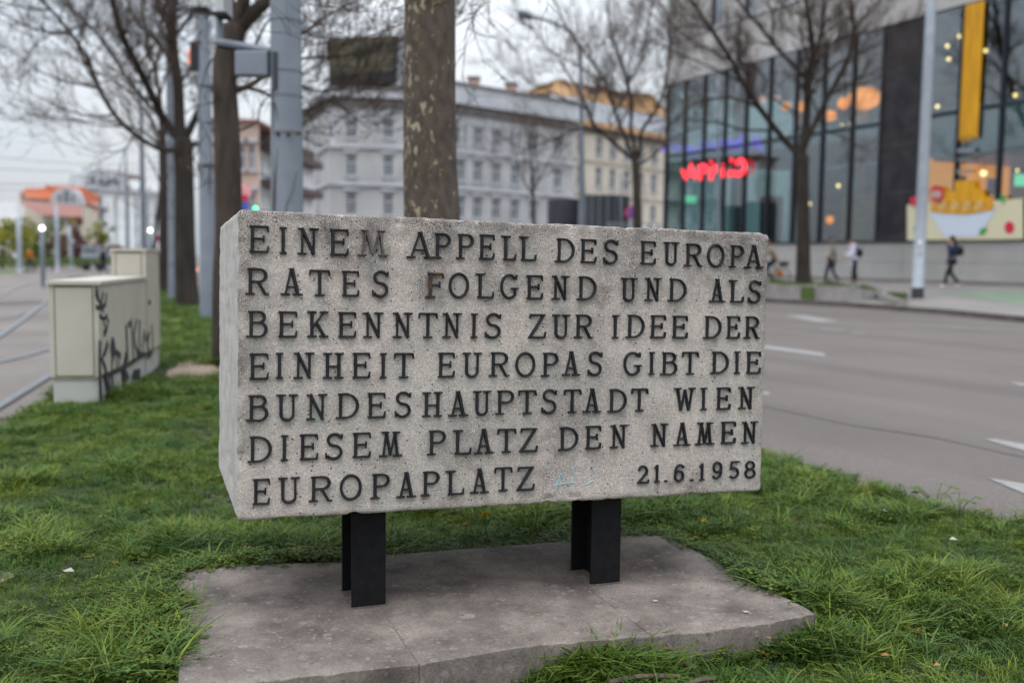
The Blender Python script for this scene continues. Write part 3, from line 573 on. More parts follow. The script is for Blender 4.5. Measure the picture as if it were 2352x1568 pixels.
def glyph(ch, x0, x1, h):
    "list of (polyline, width or widths) in plane metres, baseline 0"
    w = x1 - x0; S = []; t = TS; k = TH; X = lambda u: x0 + u * w
    def ser(cx, y, wd=.030, up=True):
        y_ = y + (k * .45 if up else -k * .45); S.append(([(cx - wd / 2, y_), (cx + wd / 2, y_)], k * .9))
    def st(cx, wd=t, y0=0, y1=h): S.append(([(cx, y0 + .001), (cx, y1 - .001)], wd))
    if ch == 'E' or ch == 'F' or ch == 'L':
        cx = x0 + t * .95; st(cx)
        if ch != 'L':
            S.append(([(x0, h - k / 2), (x1 - .003, h - k / 2)], k)); S.append(([(x1 - .004, h - k * .3), (x1 - .001, h - .018)], [k * 1.1, k * .5]))
            S.append(([(cx, h * .52), (x0 + .72 * w, h * .52)], k)); S.append(([(x0 + .74 * w, h * .52 - .010), (x0 + .74 * w, h * .52 + .010)], k * .75))
        else: ser(cx, h, .030, False)
        if ch != 'F': S.append(([(x0, k / 2), (x1 - .003, k / 2)], k)); S.append(([(x1 - .004, k * .3), (x1 - .001, .020)], [k * 1.2, k * .5]))
        else: ser(cx, 0)
    elif ch == 'I': st((x0 + x1) / 2); ser((x0 + x1) / 2, 0, w * 1.0); ser((x0 + x1) / 2, h, w * 1.0, False)
    elif ch == 'N':
        xl = x0 + .013; xr = x1 - .013; st(xl, k * 1.1); st(xr, k * 1.1); S.append(([(xl - .002, h), (xr + .001, .0)], t * .95)); ser(xl, 0, .026); ser(xr, h, .026, False); S.append(([(x0, h - k * .5), (xl, h - k * .5)], k * .8))
    elif ch == 'M':
        xl = x0 + .014; xr = x1 - .014; xi = w * .12; c = (x0 + x1) / 2
        S.append(([(xl, 0), (xl + xi, h)], k * 1.05)); S.append(([(xl + xi, h), (c, .004)], t * .85)); S.append(([(c, .004), (xr - xi, h)], k * .85)); S.append(([(xr - xi, h), (xr, 0)], t * .9)); ser(xl, 0, .026); ser(xr, 0, .028); ser(xl + xi - .004, h, .022, False); ser(xr - xi + .004, h, .022, False)
    elif ch == 'W':
        a = .17 * w
        S.append(([(x0 + .008, h), (x0 + a + .010, 0)], t)); S.append(([(x0 + a + .010, 0), ((x0 + x1) / 2, h * .92)], k)); S.append(([((x0 + x1) / 2, h * .92), (x1 - a - .008, 0)], t)); S.append(([(x1 - a - .008, 0), (x1 - .008, h)], k)); ser(x0 + .009, h, .024, False); ser(x1 - .009, h, .024, False)
    elif ch == 'A':
        c = (x0 + x1) / 2; S.append(([(c - .002, h), (x0 + .011, 0)], k)); S.append(([(c, h + .002), (x1 - .012, 0)], t * 1.1)); S.append(([(X(.27), h * .32), (X(.73), h * .32)], k * .8)); ser(x0 + .011, 0, .026); ser(x1 - .013, 0, .028); S.append(([(c - .008, h), (c + .003, h)], k * .8))
    elif ch in 'PRBD':
        cx = x0 + t * .95; st(cx); ser(cx - .001, 0, .026); S.append(([(x0, h - k * .5), (cx, h - k * .5)], k * .9))
        if ch == 'D':
            rx = (x1 - k * .7) - (cx + .012); S.append(([(cx, h - k / 2), (cx + .014, h - k / 2)] + arc(cx + .014, h / 2, rx - .002, h / 2 - k / 2, 88, -88, 18) + [(cx, k / 2)], [k] * 4 + [k + (t - k) * math.sin(math.pi * i / 14) for i in range(15)] + [k] * 2)); 
        else:
            yb = .46 * h if ch != 'B' else .52 * h; xr = x1 - k * .8 - (.004 if ch == 'R' else 0) - (.004 if ch == 'B' else 0)
            ry = (h - yb) / 2 - k * .5; S.append(([(cx, h - k / 2), (xr - ry * 1.1, h - k / 2)] + arc(xr - ry * 1.1, (h + yb) / 2, ry * 1.1, ry, 85, -85, 14) + [(cx, yb + k / 2)], [k] * 3 + [k + (t - k) * math.sin(math.pi * i / 12) for i in range(13)] + [k] * 2))
            if ch == 'B':
                ry = (yb + k) / 2 - k * .3; xr = x1 - k * .6; S.append(([(xr - ry * 1.1, yb + k * .5)] + arc(xr - ry * 1.1, ry + k * .3, ry * 1.1, ry, 85, -85, 14) + [(cx, k / 2)], [k] * 2 + [k + (t - k) * math.sin(math.pi * i / 12) for i in range(13)] + [k] * 2))
            if ch == 'R': S.append(([(X(.5), yb + .003), (x1 - .010, 0.002), (x1, .002)], [t * .9, t * .9, t * .5]))
    elif ch == 'O': S.append((arc((x0 + x1) / 2, h / 2, w / 2 - t * .4, h / 2 - k * .4, 0, 360, 32), t * .88))
    elif ch == 'G':
        S.append((arc((x0 + x1) / 2, h / 2, w / 2 - t * .4, h / 2 - k * .4, 42, 318, 28), t * .85)); st(x1 - .010, t * .8, .010, h * .42); S.append(([(X(.60), h * .42), (x1, h * .42)], k * .8)); S.append(([(X(.88), h * .78), (X(.90), h * .98)], k * .8))
    elif ch == 'S':
        up = arc(X(.52), h * .755, w * .36, h * .225, 30, 270, 16); lo = arc(X(.48), h * .275, w * .40, h * .255, 90, -150, 16)
        S.append((up[:-1] + [(X(.5), h * .53)] + lo[1:], t * .88)); S.append(([(X(.90), h * .78), (X(.93), h * .98)], k * .75)); S.append(([(X(.07), h * .02), (X(.06), h * .26)], k * .75))
    elif ch == 'U':
        xl = x0 + .012; xr = x1 - .011; r = (xr - xl) / 2; S.append(([(xl, h)] + arc(xl + r, r * .95, r, r * .95 - k * .3, 180, 360, 16) + [(xr, h)], [t] * 2 + [t + (k * 1.1 - t) * i / 16 for i in range(16)] + [k])); ser(xl, h, .026, False); ser(xr, h, .026, False)
    elif ch == 'T':
        c = (x0 + x1) / 2; st(c); S.append(([(x0 + .004, h - k / 2), (x1 - .004, h - k / 2)], k)); ser(c, 0, .028)
        for s, xx in ((-1, x0), (1, x1)): S.append(([(xx - s * .004, h - k * .3), (xx - s * .001, h - .018)], [k * 1.1, k * .5]))
    elif ch == 'H': xl = x0 + .012; xr = x1 - .012; st(xl); st(xr); S.append(([(xl, h * .47), (xr, h * .47)], k * .85)); [ser(q, y, .026, y == 0) for q in (xl, xr) for y in (0, h)]
    elif ch == 'K':
        xl = x0 + .012; st(xl); ser(xl, 0, .026); ser(xl, h, .026, False); S.append(([(xl + .004, h * .40), (x1 - .010, h)], k)); S.append(([(X(.45), h * .52), (x1 - .010, 0)], t)); ser(x1 - .012, h, .024, False); ser(x1 - .013, 0, .026)
    elif ch == 'Z':
        S.append(([(x0 + .008, h - k / 2), (x1 - .002, h - k / 2)], k)); S.append(([(x1 - .008, h - k), (x0 + .008, k * .8)], t)); S.append(([(x0 + .001, k / 2), (x1 - .002, k / 2)], k)); S.append(([(x0 + .008, h), (x0 + .005, h - .015)], [k, k * .5])); S.append(([(x1 - .004, 0), (x1, .020)], [k * 1.1, k * .5]))
    elif ch == '2': S.append((arc(X(.48), h * .70, w * .36, h * .26, 175, -30, 12) + [(x0 + .004, k * .6)], t * .8)); S.append(([(x0, k / 2), (x1 - .002, k / 2)], k)); S.append(([(x1 - .003, 0), (x1, .013)], k * .7))
    elif ch == '1': c = X(.6); st(c, t * .9); ser(c, 0, w * 1.0); S.append(([(c, h - .003), (x0, h * .80)], k * .8))
    elif ch == '.': S.append(([(x0, k * .6), (x1, k * .6)], k * 1.15))
    elif ch in '69':
        f = (lambda p: p) if ch == '6' else (lambda p: (x0 + x1 - p[0], h - p[1]))
        S.append(([f(q) for q in arc(X(.5), h * .32, w * .38, h * .28, 0, 360, 22)], t * .8)); S.append(([f(q) for q in [(X(.14), h * .34)] + arc(X(.58), h * .52, w * .45, h * .43, 178, 62, 10) + [(X(.92), h * .80)]], t * .72))
    elif ch == '5': S.append(([(X(.16), h * .52), (X(.24), h - k * .5), (x1 - .002, h - k * .5)], [k, k * 1.1, k * 1.2])); S.append((arc(X(.45), h * .32, w * .42, h * .28, 128, -140, 18), t * .82))
    elif ch == '8': S.append((arc(X(.5), h * .73, w * .34, h * .225, 0, 360, 20), t * .78)); S.append((arc(X(.5), h * .27, w * .41, h * .245, 0, 360, 20), t * .82))
    return S
def ridge(mb, pts, wd, H, dz, frame):
    "sweep of a bevelled bar section along pts in the plane; closed when the ends meet"
    pts = [np.array(p) for p in pts]; n = len(pts); closed = np.hypot(*(pts[0] - pts[-1])) < 1e-6
    if closed: pts = pts[:-1]; n -= 1
    if not hasattr(wd, '__len__'): wd = [wd] * n
    wd = list(wd) + [wd[-1]] * (n - len(wd)); vs = []
    for i, p in enumerate(pts):
        a = pts[(i - 1) % n] if closed or i > 0 else pts[i]; b = pts[(i + 1) % n] if closed or i < n - 1 else pts[i]
        t = b - a; t = t / (np.linalg.norm(t) + 1e-12); nn = np.array([-t[1], t[0]])
        for (o, z) in ((-.5, -.004), (-.5, H * .62), (-.26, H + dz), (.26, H + dz), (.5, H * .62), (.5, -.004)):
            q = p + nn * o * wd[i]; vs.append(frame(q[0], q[1], z))
    fs = []; m = 6
    for i in range(n if closed else n - 1):
        j = (i + 1) % n
        for k in range(5): fs.append((i * m + k, i * m + k + 1, j * m + k + 1, j * m + k))
    if not closed: fs.append(tuple(range(6))); fs.append(tuple((n - 1) * m + k for k in range(6)))
    mb.add(vs, fs)
def frontframe(u, v, z): return O_ + a_ * u + c_ * v - b_ * z
def fplane(x, y):
    P = onplane(x, y, O_, b_) - O_; return P @ a_, P @ c_
LET = []; zc = 0
for (v0, h, txt, xs, (yl, yr)) in R_:
    for ch, (xa, xb) in zip(txt, xs):
        xm = (xa + xb) / 2; yb = yl + (yr - yl) * (xm - 573) / 1172
        ua = fplane(xa, yb)[0]; ub = fplane(xb, yb)[0]; v = v0 + random.uniform(-.0012, .0012); hh = h
        if ch in '.1' : pass
        LET.append((ch, ua, ub, v, hh))
for i, (ch, ua, ub, v, h) in enumerate(LET):
    mb = MB()
    ti = random.uniform(-.008, .008); cxx = (ua + ub) / 2
    for s, (pl, wd) in enumerate(glyph(ch, ua, ub, h)):
        ridge(mb, [(p[0] + ti * p[1], p[1] + v + random.uniform(-.0002, .0002)) for p in pl] if np.hypot(pl[0][0] - pl[-1][0], pl[0][1] - pl[-1][1]) > 1e-6 else [(p[0], p[1] + v) for p in pl], [q * 1.06 for q in wd] if hasattr(wd, '__len__') else wd * 1.06, .0095, .0004 * s, frontframe)
    m = 'bronze'; lab = None
    if ch == 'F': m = 'bronze_rust'; lab = 'rust-stained letter F'
    if i == 4: m = 'bronze_grey'; lab = 'worn brownish letter M'
    o = mb.build('letter', M[m], MON)
    if lab: o['label'] = lab
# the block itself: rounded box with fine noise
def block():
    st = .0095; nu, nv, nd = int(BW / st), int(BH / st), 60
    us = np.linspace(0, BW, nu + 1); vs_ = np.linspace(0, BH, nv + 1); ds = np.linspace(0, BD, nd + 1); ds = np.concatenate([np.linspace(0, .03, 5)[:-1], np.linspace(.03, BD, 40)])
    verts = {}; V = []; F = []
    def vid(i, j, k):
        key = (i, j, k)
        if key not in verts: verts[key] = len(V); V.append((us[i], vs_[j], ds[k]))
        return verts[key]
    nk = len(ds) - 1
    for i in range(nu):
        for j in range(nv):
            F.append((vid(i, j, 0), vid(i + 1, j, 0), vid(i + 1, j + 1, 0), vid(i, j + 1, 0))); 
    for i in range(nu):
        for k in range(nk):
            F.append((vid(i, 0, k), vid(i, 0, k + 1), vid(i + 1, 0, k + 1), vid(i + 1, 0, k))); F.append((vid(i, nv, k), vid(i + 1, nv, k), vid(i + 1, nv, k + 1), vid(i, nv, k + 1)))
    for j in range(nv):
        for k in range(nk):
            F.append((vid(0, j, k), vid(0, j + 1, k), vid(0, j + 1, k + 1), vid(0, j, k + 1))); F.append((vid(nu, j, k), vid(nu, j, k + 1), vid(nu, j + 1, k + 1), vid(nu, j + 1, k)))
    for i in range(0, nu):
        for j in range(0, nv): F.append((vid(i, j, nk), vid(i, j + 1, nk), vid(i + 1, j + 1, nk), vid(i + 1, j, nk)))
    V = np.array(V); dims = np.array([BW, BH, BD]); r = .010
    cl_ = np.clip(V, r, dims - r); dlt = V - cl_; ln = np.linalg.norm(dlt, axis=1, keepdims=True); nrm = dlt / np.maximum(ln, 1e-9)
    out = np.where(ln > 1e-9, cl_ + nrm * r, V)
    for i, (p, n_) in enumerate(zip(out, nrm)):
        pv_ = Vector((p[0] * 38, p[1] * 38, p[2] * 38)); q = noise.noise(pv_) * .0016 + noise.noise(pv_ * .22) * .0018
        edge = min(p[0], BW - p[0]) < .02 or min(p[1], BH - p[1]) < .02
        if edge: q -= max(0, noise.noise(pv_ * .5 + Vector((3, 1, 7))) - .18) * .014
        out[i] = p + n_ * q
    W = O_ + out[:, :1] * a_ + out[:, 1:2] * c_ + out[:, 2:3] * b_
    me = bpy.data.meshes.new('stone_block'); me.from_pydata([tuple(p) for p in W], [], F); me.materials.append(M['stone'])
    u, v, dpt = V[:, 0], V[:, 1], V[:, 2]; front = dpt < .02
    n1 = np.array([noise.noise(Vector((a * 5, b * 5, 1.3))) for a, b in zip(u, v)]); n2 = np.array([noise.noise(Vector((a * 17, b * 17, 4.3))) for a, b in zip(u, v)])
    dirt = .55 * np.exp(-(BH - v) / .05) + .62 * np.exp(-u / .035) * (.4 + .9 * (n2 > 0)) * (v > .2) + .45 * np.exp(-(BW - u) / .02) + .42 * np.clip(n1 * 1.6 + (v - .62) * 1.3, 0, 1)
    dirt += np.exp(-v / .012) * .5 * (n2 > .1); dirt *= front; dirt += .10 * (~front)
    n3 = np.array([noise.noise(Vector((a * 14, b * 1.3, 9.3))) for a, b in zip(u, v)]); n4 = np.array([noise.noise(Vector((a * 2.2, b * 3, 2.3))) for a, b in zip(u, v)])
    dirt += front * (.42 * np.clip(n3 * 1.8 - .1, 0, 1) * np.clip((v - .45) * 2 + n4, 0, 1) + .30 * np.clip(n4 * 2.2 - .25, 0, 1) + .30 * np.exp(-(BH - v) / .018))
    verd = np.zeros(len(V)); brown = np.zeros(len(V))
    rr = random.Random(3)
    for i, (ch, ua, ub, lv, h) in enumerate(LET):
        s = rr.random() ** 2 * .9 + .08; cx = (ua + ub) / 2; wd = (ub - ua) / 2
        fx = np.clip(1.3 - np.abs(u - cx) / wd, 0, 1); below = np.clip((lv + h * .8 - v) / h, 0, 1) * np.exp(-np.clip(lv - v, 0, 9) / .035)
        verd += s * fx * below * (.55 + n2)
        if rr.random() < .22: brown += rr.random() * np.exp(-((u - cx - rr.uniform(-.02, .02)) / .014) ** 2) * np.exp(-((v - lv + .006) / .017) ** 2)
        # thin line of dirt hugging the feet of the letters
        dirt += .18 * front * np.exp(-((v - lv) / .004) ** 2) * (np.abs(u - cx) < wd)
    iF = next(l for l in LET if l[0] == 'F'); brown += 1.6 * np.exp(-((u - iF[1] - .003) / .006) ** 2) * (v > iF[3] - .008) * (v < iF[3] + iF[4] + .006) + 1.3 * np.exp(-((v - iF[3] - iF[4] + .010) / .008) ** 2) * (u > iF[1]) * (u < iF[2] + .004)
    verd *= front; brown *= front
    ca = me.color_attributes.new('stain', 'FLOAT_COLOR', 'POINT'); arr = np.ones((len(V), 4), np.float32)
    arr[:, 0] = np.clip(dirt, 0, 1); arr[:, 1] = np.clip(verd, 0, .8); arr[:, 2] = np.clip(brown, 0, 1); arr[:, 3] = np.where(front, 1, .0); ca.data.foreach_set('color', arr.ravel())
    me.polygons.foreach_set('use_smooth', [True] * len(me.polygons)); me.update()
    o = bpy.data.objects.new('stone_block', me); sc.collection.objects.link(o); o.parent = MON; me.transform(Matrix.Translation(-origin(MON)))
block()
# faint blue chalk marks and small round bolt holes
M['chalk'] = mat('blue_chalk', (.30, .48, .55), None, rough=.95)
ck = MB()
for pl in ([(1274, 1129), (1281, 1106), (1288, 1085)], [(1288, 1085), (1296, 1102), (1298, 1108)], [(1270, 1114), (1300, 1109), (1320, 1107)], [(1313, 1075), (1326, 1102)], [(1361, 1075), (1366, 1085)], [(1345, 1113), (1362, 1103)]):
    ridge(ck, [fplane(*q) for q in pl], .0030, .0016, 0, frontframe)
ck.build('chalk_mark', M['chalk'], MON)
hole = MB()
for q in ((865 + .5, 575), (969.5, 583), (1118.5, 477 + 110)):
    u, v = fplane(*q); ridge(hole, arc(u, v, .0016, .0016, 0, 360, 8), .0026, .0022, 0, frontframe)
hole.build('bolt_hole', M['black'], MON)
# steel posts: H sections standing on the slab
ap = np.array([math.cos(yaw), math.sin(yaw)]); bp = np.array([-math.sin(yaw), math.cos(yaw)])
for (P, wd) in ((np.array([-.492, 3.045]), .108), (np.array([.278, 3.297]), .108)):
    root = empty('post', (float(P[0]), float(P[1]), .05)); root.parent = MON; root.location = Vector((float(P[0]), float(P[1]), .05)) - MON.location
    ztop = .42
    MB().obox(P, ap, bp, wd, .011, .052, ztop + .03).build('front_flange', M['blacksteel'], root)
    MB().obox(P + bp * .165, ap, bp, wd, .011, .052, ztop + .03).build('rear_flange', M['blacksteel'], root)
    MB().obox(P + ap * (wd / 2 - .005) + bp * .0112, ap, bp, .010, .1536, .052, ztop + .03).build('web', M['blacksteel'], root)
    MB().obox(P - ap * .006 - bp * .006, ap, bp, wd + .012, .19, .046, .0545).build('base_weld', M['slab'], root)
# ------------------------------------------------------------------ slab of three pieces
S = .05
def g2(*q): return [tuple(G(x, y, S)[:2]) for x, y in q]
j2a, j2b = np.array(G(1498.5, 1460, S)[:2]), np.array(G(1213, 1248.6, S)[:2]); jd = j2b - j2a
j1a = np.array(G(963, 1526, S)[:2]); j1b = j1a + jd * .97
SLAB = [g2((405, 1640), (409.6, 1568), (411, 1516), (419, 1469), (412, 1405), (403, 1338.7), (409, 1322), (432, 1309), (471, 1303.8), (617, 1292.7)) + [tuple(j1b), tuple(j1a)] + g2((757, 1548), (567, 1569), (470, 1600)),
        [tuple(j1b)] + g2((884, 1274), (1033, 1262)) + [tuple(j2b), tuple(j2a)] + g2((1217, 1483), (1091, 1505)) + [tuple(j1a)],
        [tuple(j2b)] + g2((1307, 1241), (1470, 1227), (1494, 1225), (1540, 1238), (1619, 1274), (1700, 1322), (1752, 1350), (1834, 1385), (1873, 1409), (1768, 1431), (1620, 1450)) + [tuple(j2a)]]
ST = thing('base_slab', 'worn pinkish concrete base slab in three pieces under the stone block', 'base slab', (0, 3.2, -.1))
OUT = SLAB[0][:10] + SLAB[1][1:3] + SLAB[2][1:-1] + SLAB[1][5:7] + SLAB[0][12:]
for poly in SLAB:
    bm = bmesh.new(); c = np.mean(poly, 0)
    pts = []
    for i, p in enumerate(poly):           # densify and roughen the outline
        p = np.array(p); q = np.array(poly[(i + 1) % len(poly)]); n_ = max(1, int(np.linalg.norm(q - p) / .03))
        for k in range(n_):
            r_ = p + (q - p) * k / n_; r_ = r_ + (c - r_) / np.linalg.norm(c - r_) * (.0012 + .003 * noise.noise(Vector((r_[0] * 14, r_[1] * 14, 2)))); pts.append(r_)
    top = [bm.verts.new((p[0], p[1], S)) for p in pts]; f = bm.faces.new(top)
    if f.normal.z < 0: f.normal_flip()
    bm.normal_update()
    r = bmesh.ops.extrude_face_region(bm, geom=[f]); vsn = [g for g in r['geom'] if isinstance(g, bmesh.types.BMVert)]
    for v in top: v.co.z = -.16
    fe = [e for e in bm.edges if all(abs(v.co.z - S) < 1e-5 for v in e.verts) and len(e.link_faces) == 2]
    bmesh.ops.bevel(bm, geom=fe, offset=.005, segments=2, affect='EDGES', profile=.5)
    bmesh.ops.recalc_face_normals(bm, faces=bm.faces)
    me = bpy.data.meshes.new('slab'); bm.to_mesh(me); bm.free(); me.materials.append(M['slab']); me.transform(Matrix.Translation(-ST.location))
    o = bpy.data.objects.new('slab', me); sc.collection.objects.link(o); o.parent = ST

for (pa, pb_) in ((j1a, j1b), (j2a, j2b)):
    dd_ = (pb_ - pa); ln_ = np.linalg.norm(dd_); dd_ /= ln_; MB().obox(pa + dd_ * .012 - np.array([-dd_[1], dd_[0]]) * .005, dd_, np.array([-dd_[1], dd_[0]]), ln_ - .024, .010, -.1, S - .0022).build('joint', M['mortar'], ST)
# ================================================================== GRASS (geometry nodes instances on a point cloud)
def blade(mb, tones, x, y, ang, L_, wd, bend, tone, roll=0):
    dx, dy = math.cos(ang), math.sin(ang); px, py = -dy, dx; vs = []; n = 4
    for i in range(n):
        t = i / n; out = bend * L_ * t * t; z = L_ * (t - .28 * bend * t * t); ww = wd * (1 - t * .55) * .5
        vs += [(x + dx * out - px * ww, y + dy * out - py * ww, z), (x + dx * out + px * ww, y + dy * out + py * ww, z + roll * ww)]
    out = bend * L_; vs.append((x + dx * out, y + dy * out, L_ * (1 - .28 * bend)))
    fs = [(2 * i, 2 * i + 1, 2 * i + 3, 2 * i + 2) for i in range(n - 1)] + [(2 * n - 2, 2 * n - 1, 2 * n)]
    mb.add(vs, fs); tones += [tone] * len(vs)
def finish_tuft(mb, tones, name, m):
    me = mb.mesh(name, M[m], smooth=True); at = me.color_attributes.new('tone', 'FLOAT_COLOR', 'POINT')
    if len(me.vertices) == len(tones): at.data.foreach_set('color', np.array([[*t, 1] for t in tones], np.float32).ravel())
    o = bpy.data.objects.new(name, me); TC.objects.link(o); return o
TC = bpy.data.collections.new('grass_tufts')
rg = random.Random(11)
def tone_pick(r):
    q = r.random()
    if q < .018: return (2.4, 1.5, 1.2)          # straw
    s = r.uniform(.7, 1.35); return (s * r.uniform(.85, 1.25), s, s * r.uniform(.8, 1.5))
for k in range(10):
    mb = MB(); tn = []
    main = rg.uniform(0, 6.28)
    for i in range(34):
        r_ = rg.uniform(0, .05); t = rg.uniform(0, 6.28)
        ang = main + rg.gauss(0, .9) if rg.random() < .6 else rg.uniform(0, 6.28)
        blade(mb, tn, r_ * math.cos(t), r_ * math.sin(t), ang, rg.uniform(.026, .060), rg.uniform(.0018, .0034), rg.uniform(.25, 1.4), tone_pick(rg), rg.uniform(-1, 1))
    finish_tuft(mb, tn, 'tuft_a%02d' % k, 'grass')
for k in range(5):                                # broad lush blades
    mb = MB(); tn = []; main = rg.uniform(0, 6.28)
    for i in range(15):
        r_ = rg.uniform(0, .045); t = rg.uniform(0, 6.28)
        blade(mb, tn, r_ * math.cos(t), r_ * math.sin(t), main + rg.gauss(0, 1.1), rg.uniform(.055, .105), rg.uniform(.0036, .0062), rg.uniform(.5, 1.5), tone_pick(rg), rg.uniform(-1, 1))
    finish_tuft(mb, tn, 'tuft_b%02d' % k, 'grass')
for k in range(5):                                # weeds with small lobed leaves
    mb = MB(); tn = []
    for i in range(20):
        r_ = rg.uniform(0, .05); t = rg.uniform(0, 6.28); z = rg.uniform(.012, .05); cx, cy = r_ * math.cos(t), r_ * math.sin(t); s = rg.uniform(.005, .010); an = rg.uniform(0, 6.28); tone = tone_pick(rg)
        for q in range(3):
            a2 = an + q * 2.1; ex, ey = math.cos(a2), math.sin(a2); zz = z + rg.uniform(-.003, .003)
            vs = [(cx, cy, z), (cx + ex * s - ey * s * .55, cy + ey * s + ex * s * .55, zz + .002), (cx + ex * s * 1.7, cy + ey * s * 1.7, zz), (cx + ex * s + ey * s * .55, cy + ey * s - ex * s * .55, zz + .002)]
            mb.add(vs, [(0, 1, 2, 3)]); tn += [tone] * 4
        mb.add([(cx * .6, cy * .6, 0), (cx * .6 + .0012, cy * .6, 0), (cx, cy, z)], [(0, 1, 2)]); tn += [tone] * 3
    finish_tuft(mb, tn, 'tuft_c%02d' % k, 'clover')
def scatter():
    P = []; SC = []; IX = []; RT = []
    def zone(x0, x1, y0, y1, dens, sc0, ztag):
        n = int((x1 - x0) * (y1 - y0) * dens); X = rng.uniform(x0, x1, n); Y = rng.uniform(y0, y1, n)
        k = inside(LAWN, X, Y) & ~inside(OUT, X, Y); X, Y = X[k], Y[k]
        dS = edgedist(OUT, X, Y); dE = edgedist(LAWN, X, Y)
        if ztag == 0: vis = np.abs(X) < Y * .56 + .35
        else: vis = np.abs(X) < Y * .60 + .6
        for b, r_ in BARE:
            e = np.hypot((X - b[0]) * 1, (Y - b[1]) * .8) + rng.uniform(-.15, .15, len(X)); vis &= e > r_ * .75
        cab = inside(CABPLAN, X, Y); vis &= ~cab
        X, Y, dS, dE = X[vis], Y[vis], dS[vis], dE[vis]
        nn = np.array([noise.noise(Vector((a * 1.7, b * 1.7, 0))) for a, b in zip(X, Y)]); n2 = np.array([noise.noise(Vector((a * 6, b * 6, 5))) for a, b in zip(X, Y)])
        keep = rng.random(len(X)) < np.clip(1.0 + n2 * .8, .45, 1); 
        lush = np.clip(.5 + nn * 1.1 + n2 * .5, 0, 1) + .80 * np.exp(-dS / .22) + .25 * np.exp(-dE / .2)
        s = sc0 * (.55 + .62 * lush) * rng.uniform(.8, 1.2, len(X))
        fy = 2.63 + (X + .24) * .36; s = np.where((Y < fy + .02) & (dS < .16), s * .55, s)
        ix = rng.integers(0, 10, len(X)); u = rng.random(len(X))
        pb = np.clip(.03 + .30 * (nn > .18) + .25 * (n2 > .25) + .22 * ((X > .9) & (Y < 3.4)), 0, .55) * (1 if ztag == 0 else .7)
        ix = np.where(u < pb, 10 + rng.integers(0, 5, len(X)), ix)
        pw = np.clip(.05 + .75 * np.exp(-dS / .10) + .5 * (n2 < -.28) + .35 * np.exp(-dE / .15), 0, .85)
        ix = np.where(rng.random(len(X)) < pw, 15 + rng.integers(0, 5, len(X)), ix)
        Z = lawnz(X, Y) - .004
        for a in zip(X[keep], Y[keep], Z[keep]): P.append(a)
        SC.extend(s[keep]); IX.extend(ix[keep]); RT.extend(rng.uniform(0, 6.28, keep.sum()))
    zone(-3, 3, 1.3, 4.2, 1300, .95, 0); zone(-4.5, 3, 4.2, 7.5, 760, 1.05, 0); zone(-8, 1.5, 7.5, 13, 240, 1.5, 1); zone(-15, -1, 13, 37, 70, 2.2, 1)
    # overhanging fringe along the slab edge
    per = resample([*OUT, OUT[0]], .022); c = np.mean(OUT, 0)
    for p in per:
        d = p - c; d /= np.linalg.norm(d); q = p + d * rng.uniform(.012, .05); front = q[1] < 3.06 and q[0] > -.6 and not (q[1] > 2.9 and q[0] > .85)
        if front and rng.random() < .8: continue
        P.append((q[0], q[1], float(lawnz(q[0], q[1])))); SC.append(rng.uniform(.75, 1.25)); IX.append(int(rng.choice([15, 16, 17, 18, 19, 17, 12, 3, 5]))); RT.append(rng.uniform(0, 6.28))
    # taller clump in front of the slab and at its right tip
    for (px, py, n_, sp, sc_) in ((1400, 1545, 60, .10, 1.15), (1400, 1535, 80, .06, 1.5), (1890, 1428, 50, .05, 1.3), (1800, 1470, 26, .07, 1.3), (1560, 1560, 40, .14, 1.0), (1180, 1240, 20, .1, 1.3), (1500, 1165, 30, .15, 1.3), (800, 1215, 40, .25, 1.3), (375, 1420, 45, .07, 1.15), (385, 1530, 40, .07, 1.15), (430, 1285, 45, .09, 1.15), (600, 1275, 40, .12, 1.0), (1900, 1385, 40, .1, 1.1)):
        b = G(px, py, -.04)
        for _ in range(n_):
            q = b[:2] + rng.normal(0, sp, 2)
            if inside(OUT, np.array([q[0]]), np.array([q[1]]))[0]: continue
            P.append((q[0], q[1], float(lawnz(*q)))); SC.append(sc_ * rng.uniform(.7, 1.2)); IX.append(int(rng.choice([10, 11, 12, 13, 14, 2, 16]))); RT.append(rng.uniform(0, 6.28))
    for _ in range(95):
        q = np.array([.275, 2.775]) + rng.normal(0, 1, 2) * np.array([.085, .030])
        if inside(OUT, np.array([q[0]]), np.array([q[1]]))[0]: continue
        P.append((q[0], q[1], float(lawnz(*q)) + .01)); SC.append(rng.uniform(.8, 1.45)); IX.append(int(rng.choice([10, 11, 12, 13, 14, 2, 16]))); RT.append(rng.uniform(0, 6.28))
    for _ in range(120):
        q = np.array([1.0, 2.99]) + rng.normal(0, 1, 2) * np.array([.075, .05])
        if inside(OUT, np.array([q[0]]), np.array([q[1]]))[0]: continue
        P.append((q[0], q[1], float(lawnz(*q)))); SC.append(rng.uniform(.9, 1.5)); IX.append(int(rng.choice([10, 11, 12, 13, 14, 2, 5, 16]))); RT.append(rng.uniform(0, 6.28))
    print('tufts', len(P))
    me = bpy.data.meshes.new('grass'); me.from_pydata([tuple(map(float, p)) for p in P], [], [])
    a = me.attributes.new('sc', 'FLOAT', 'POINT'); a.data.foreach_set('value', np.array(SC, np.float32))
    a = me.attributes.new('ix', 'INT', 'POINT'); a.data.foreach_set('value', np.array(IX, np.int32))
    a = me.attributes.new('rt', 'FLOAT', 'POINT'); a.data.foreach_set('value', np.array(RT, np.float32))
    o = bpy.data.objects.new('grass', me); sc.collection.objects.link(o); tag(o, 'rough green lawn grass with weeds around the base slab', 'grass', kind='stuff')
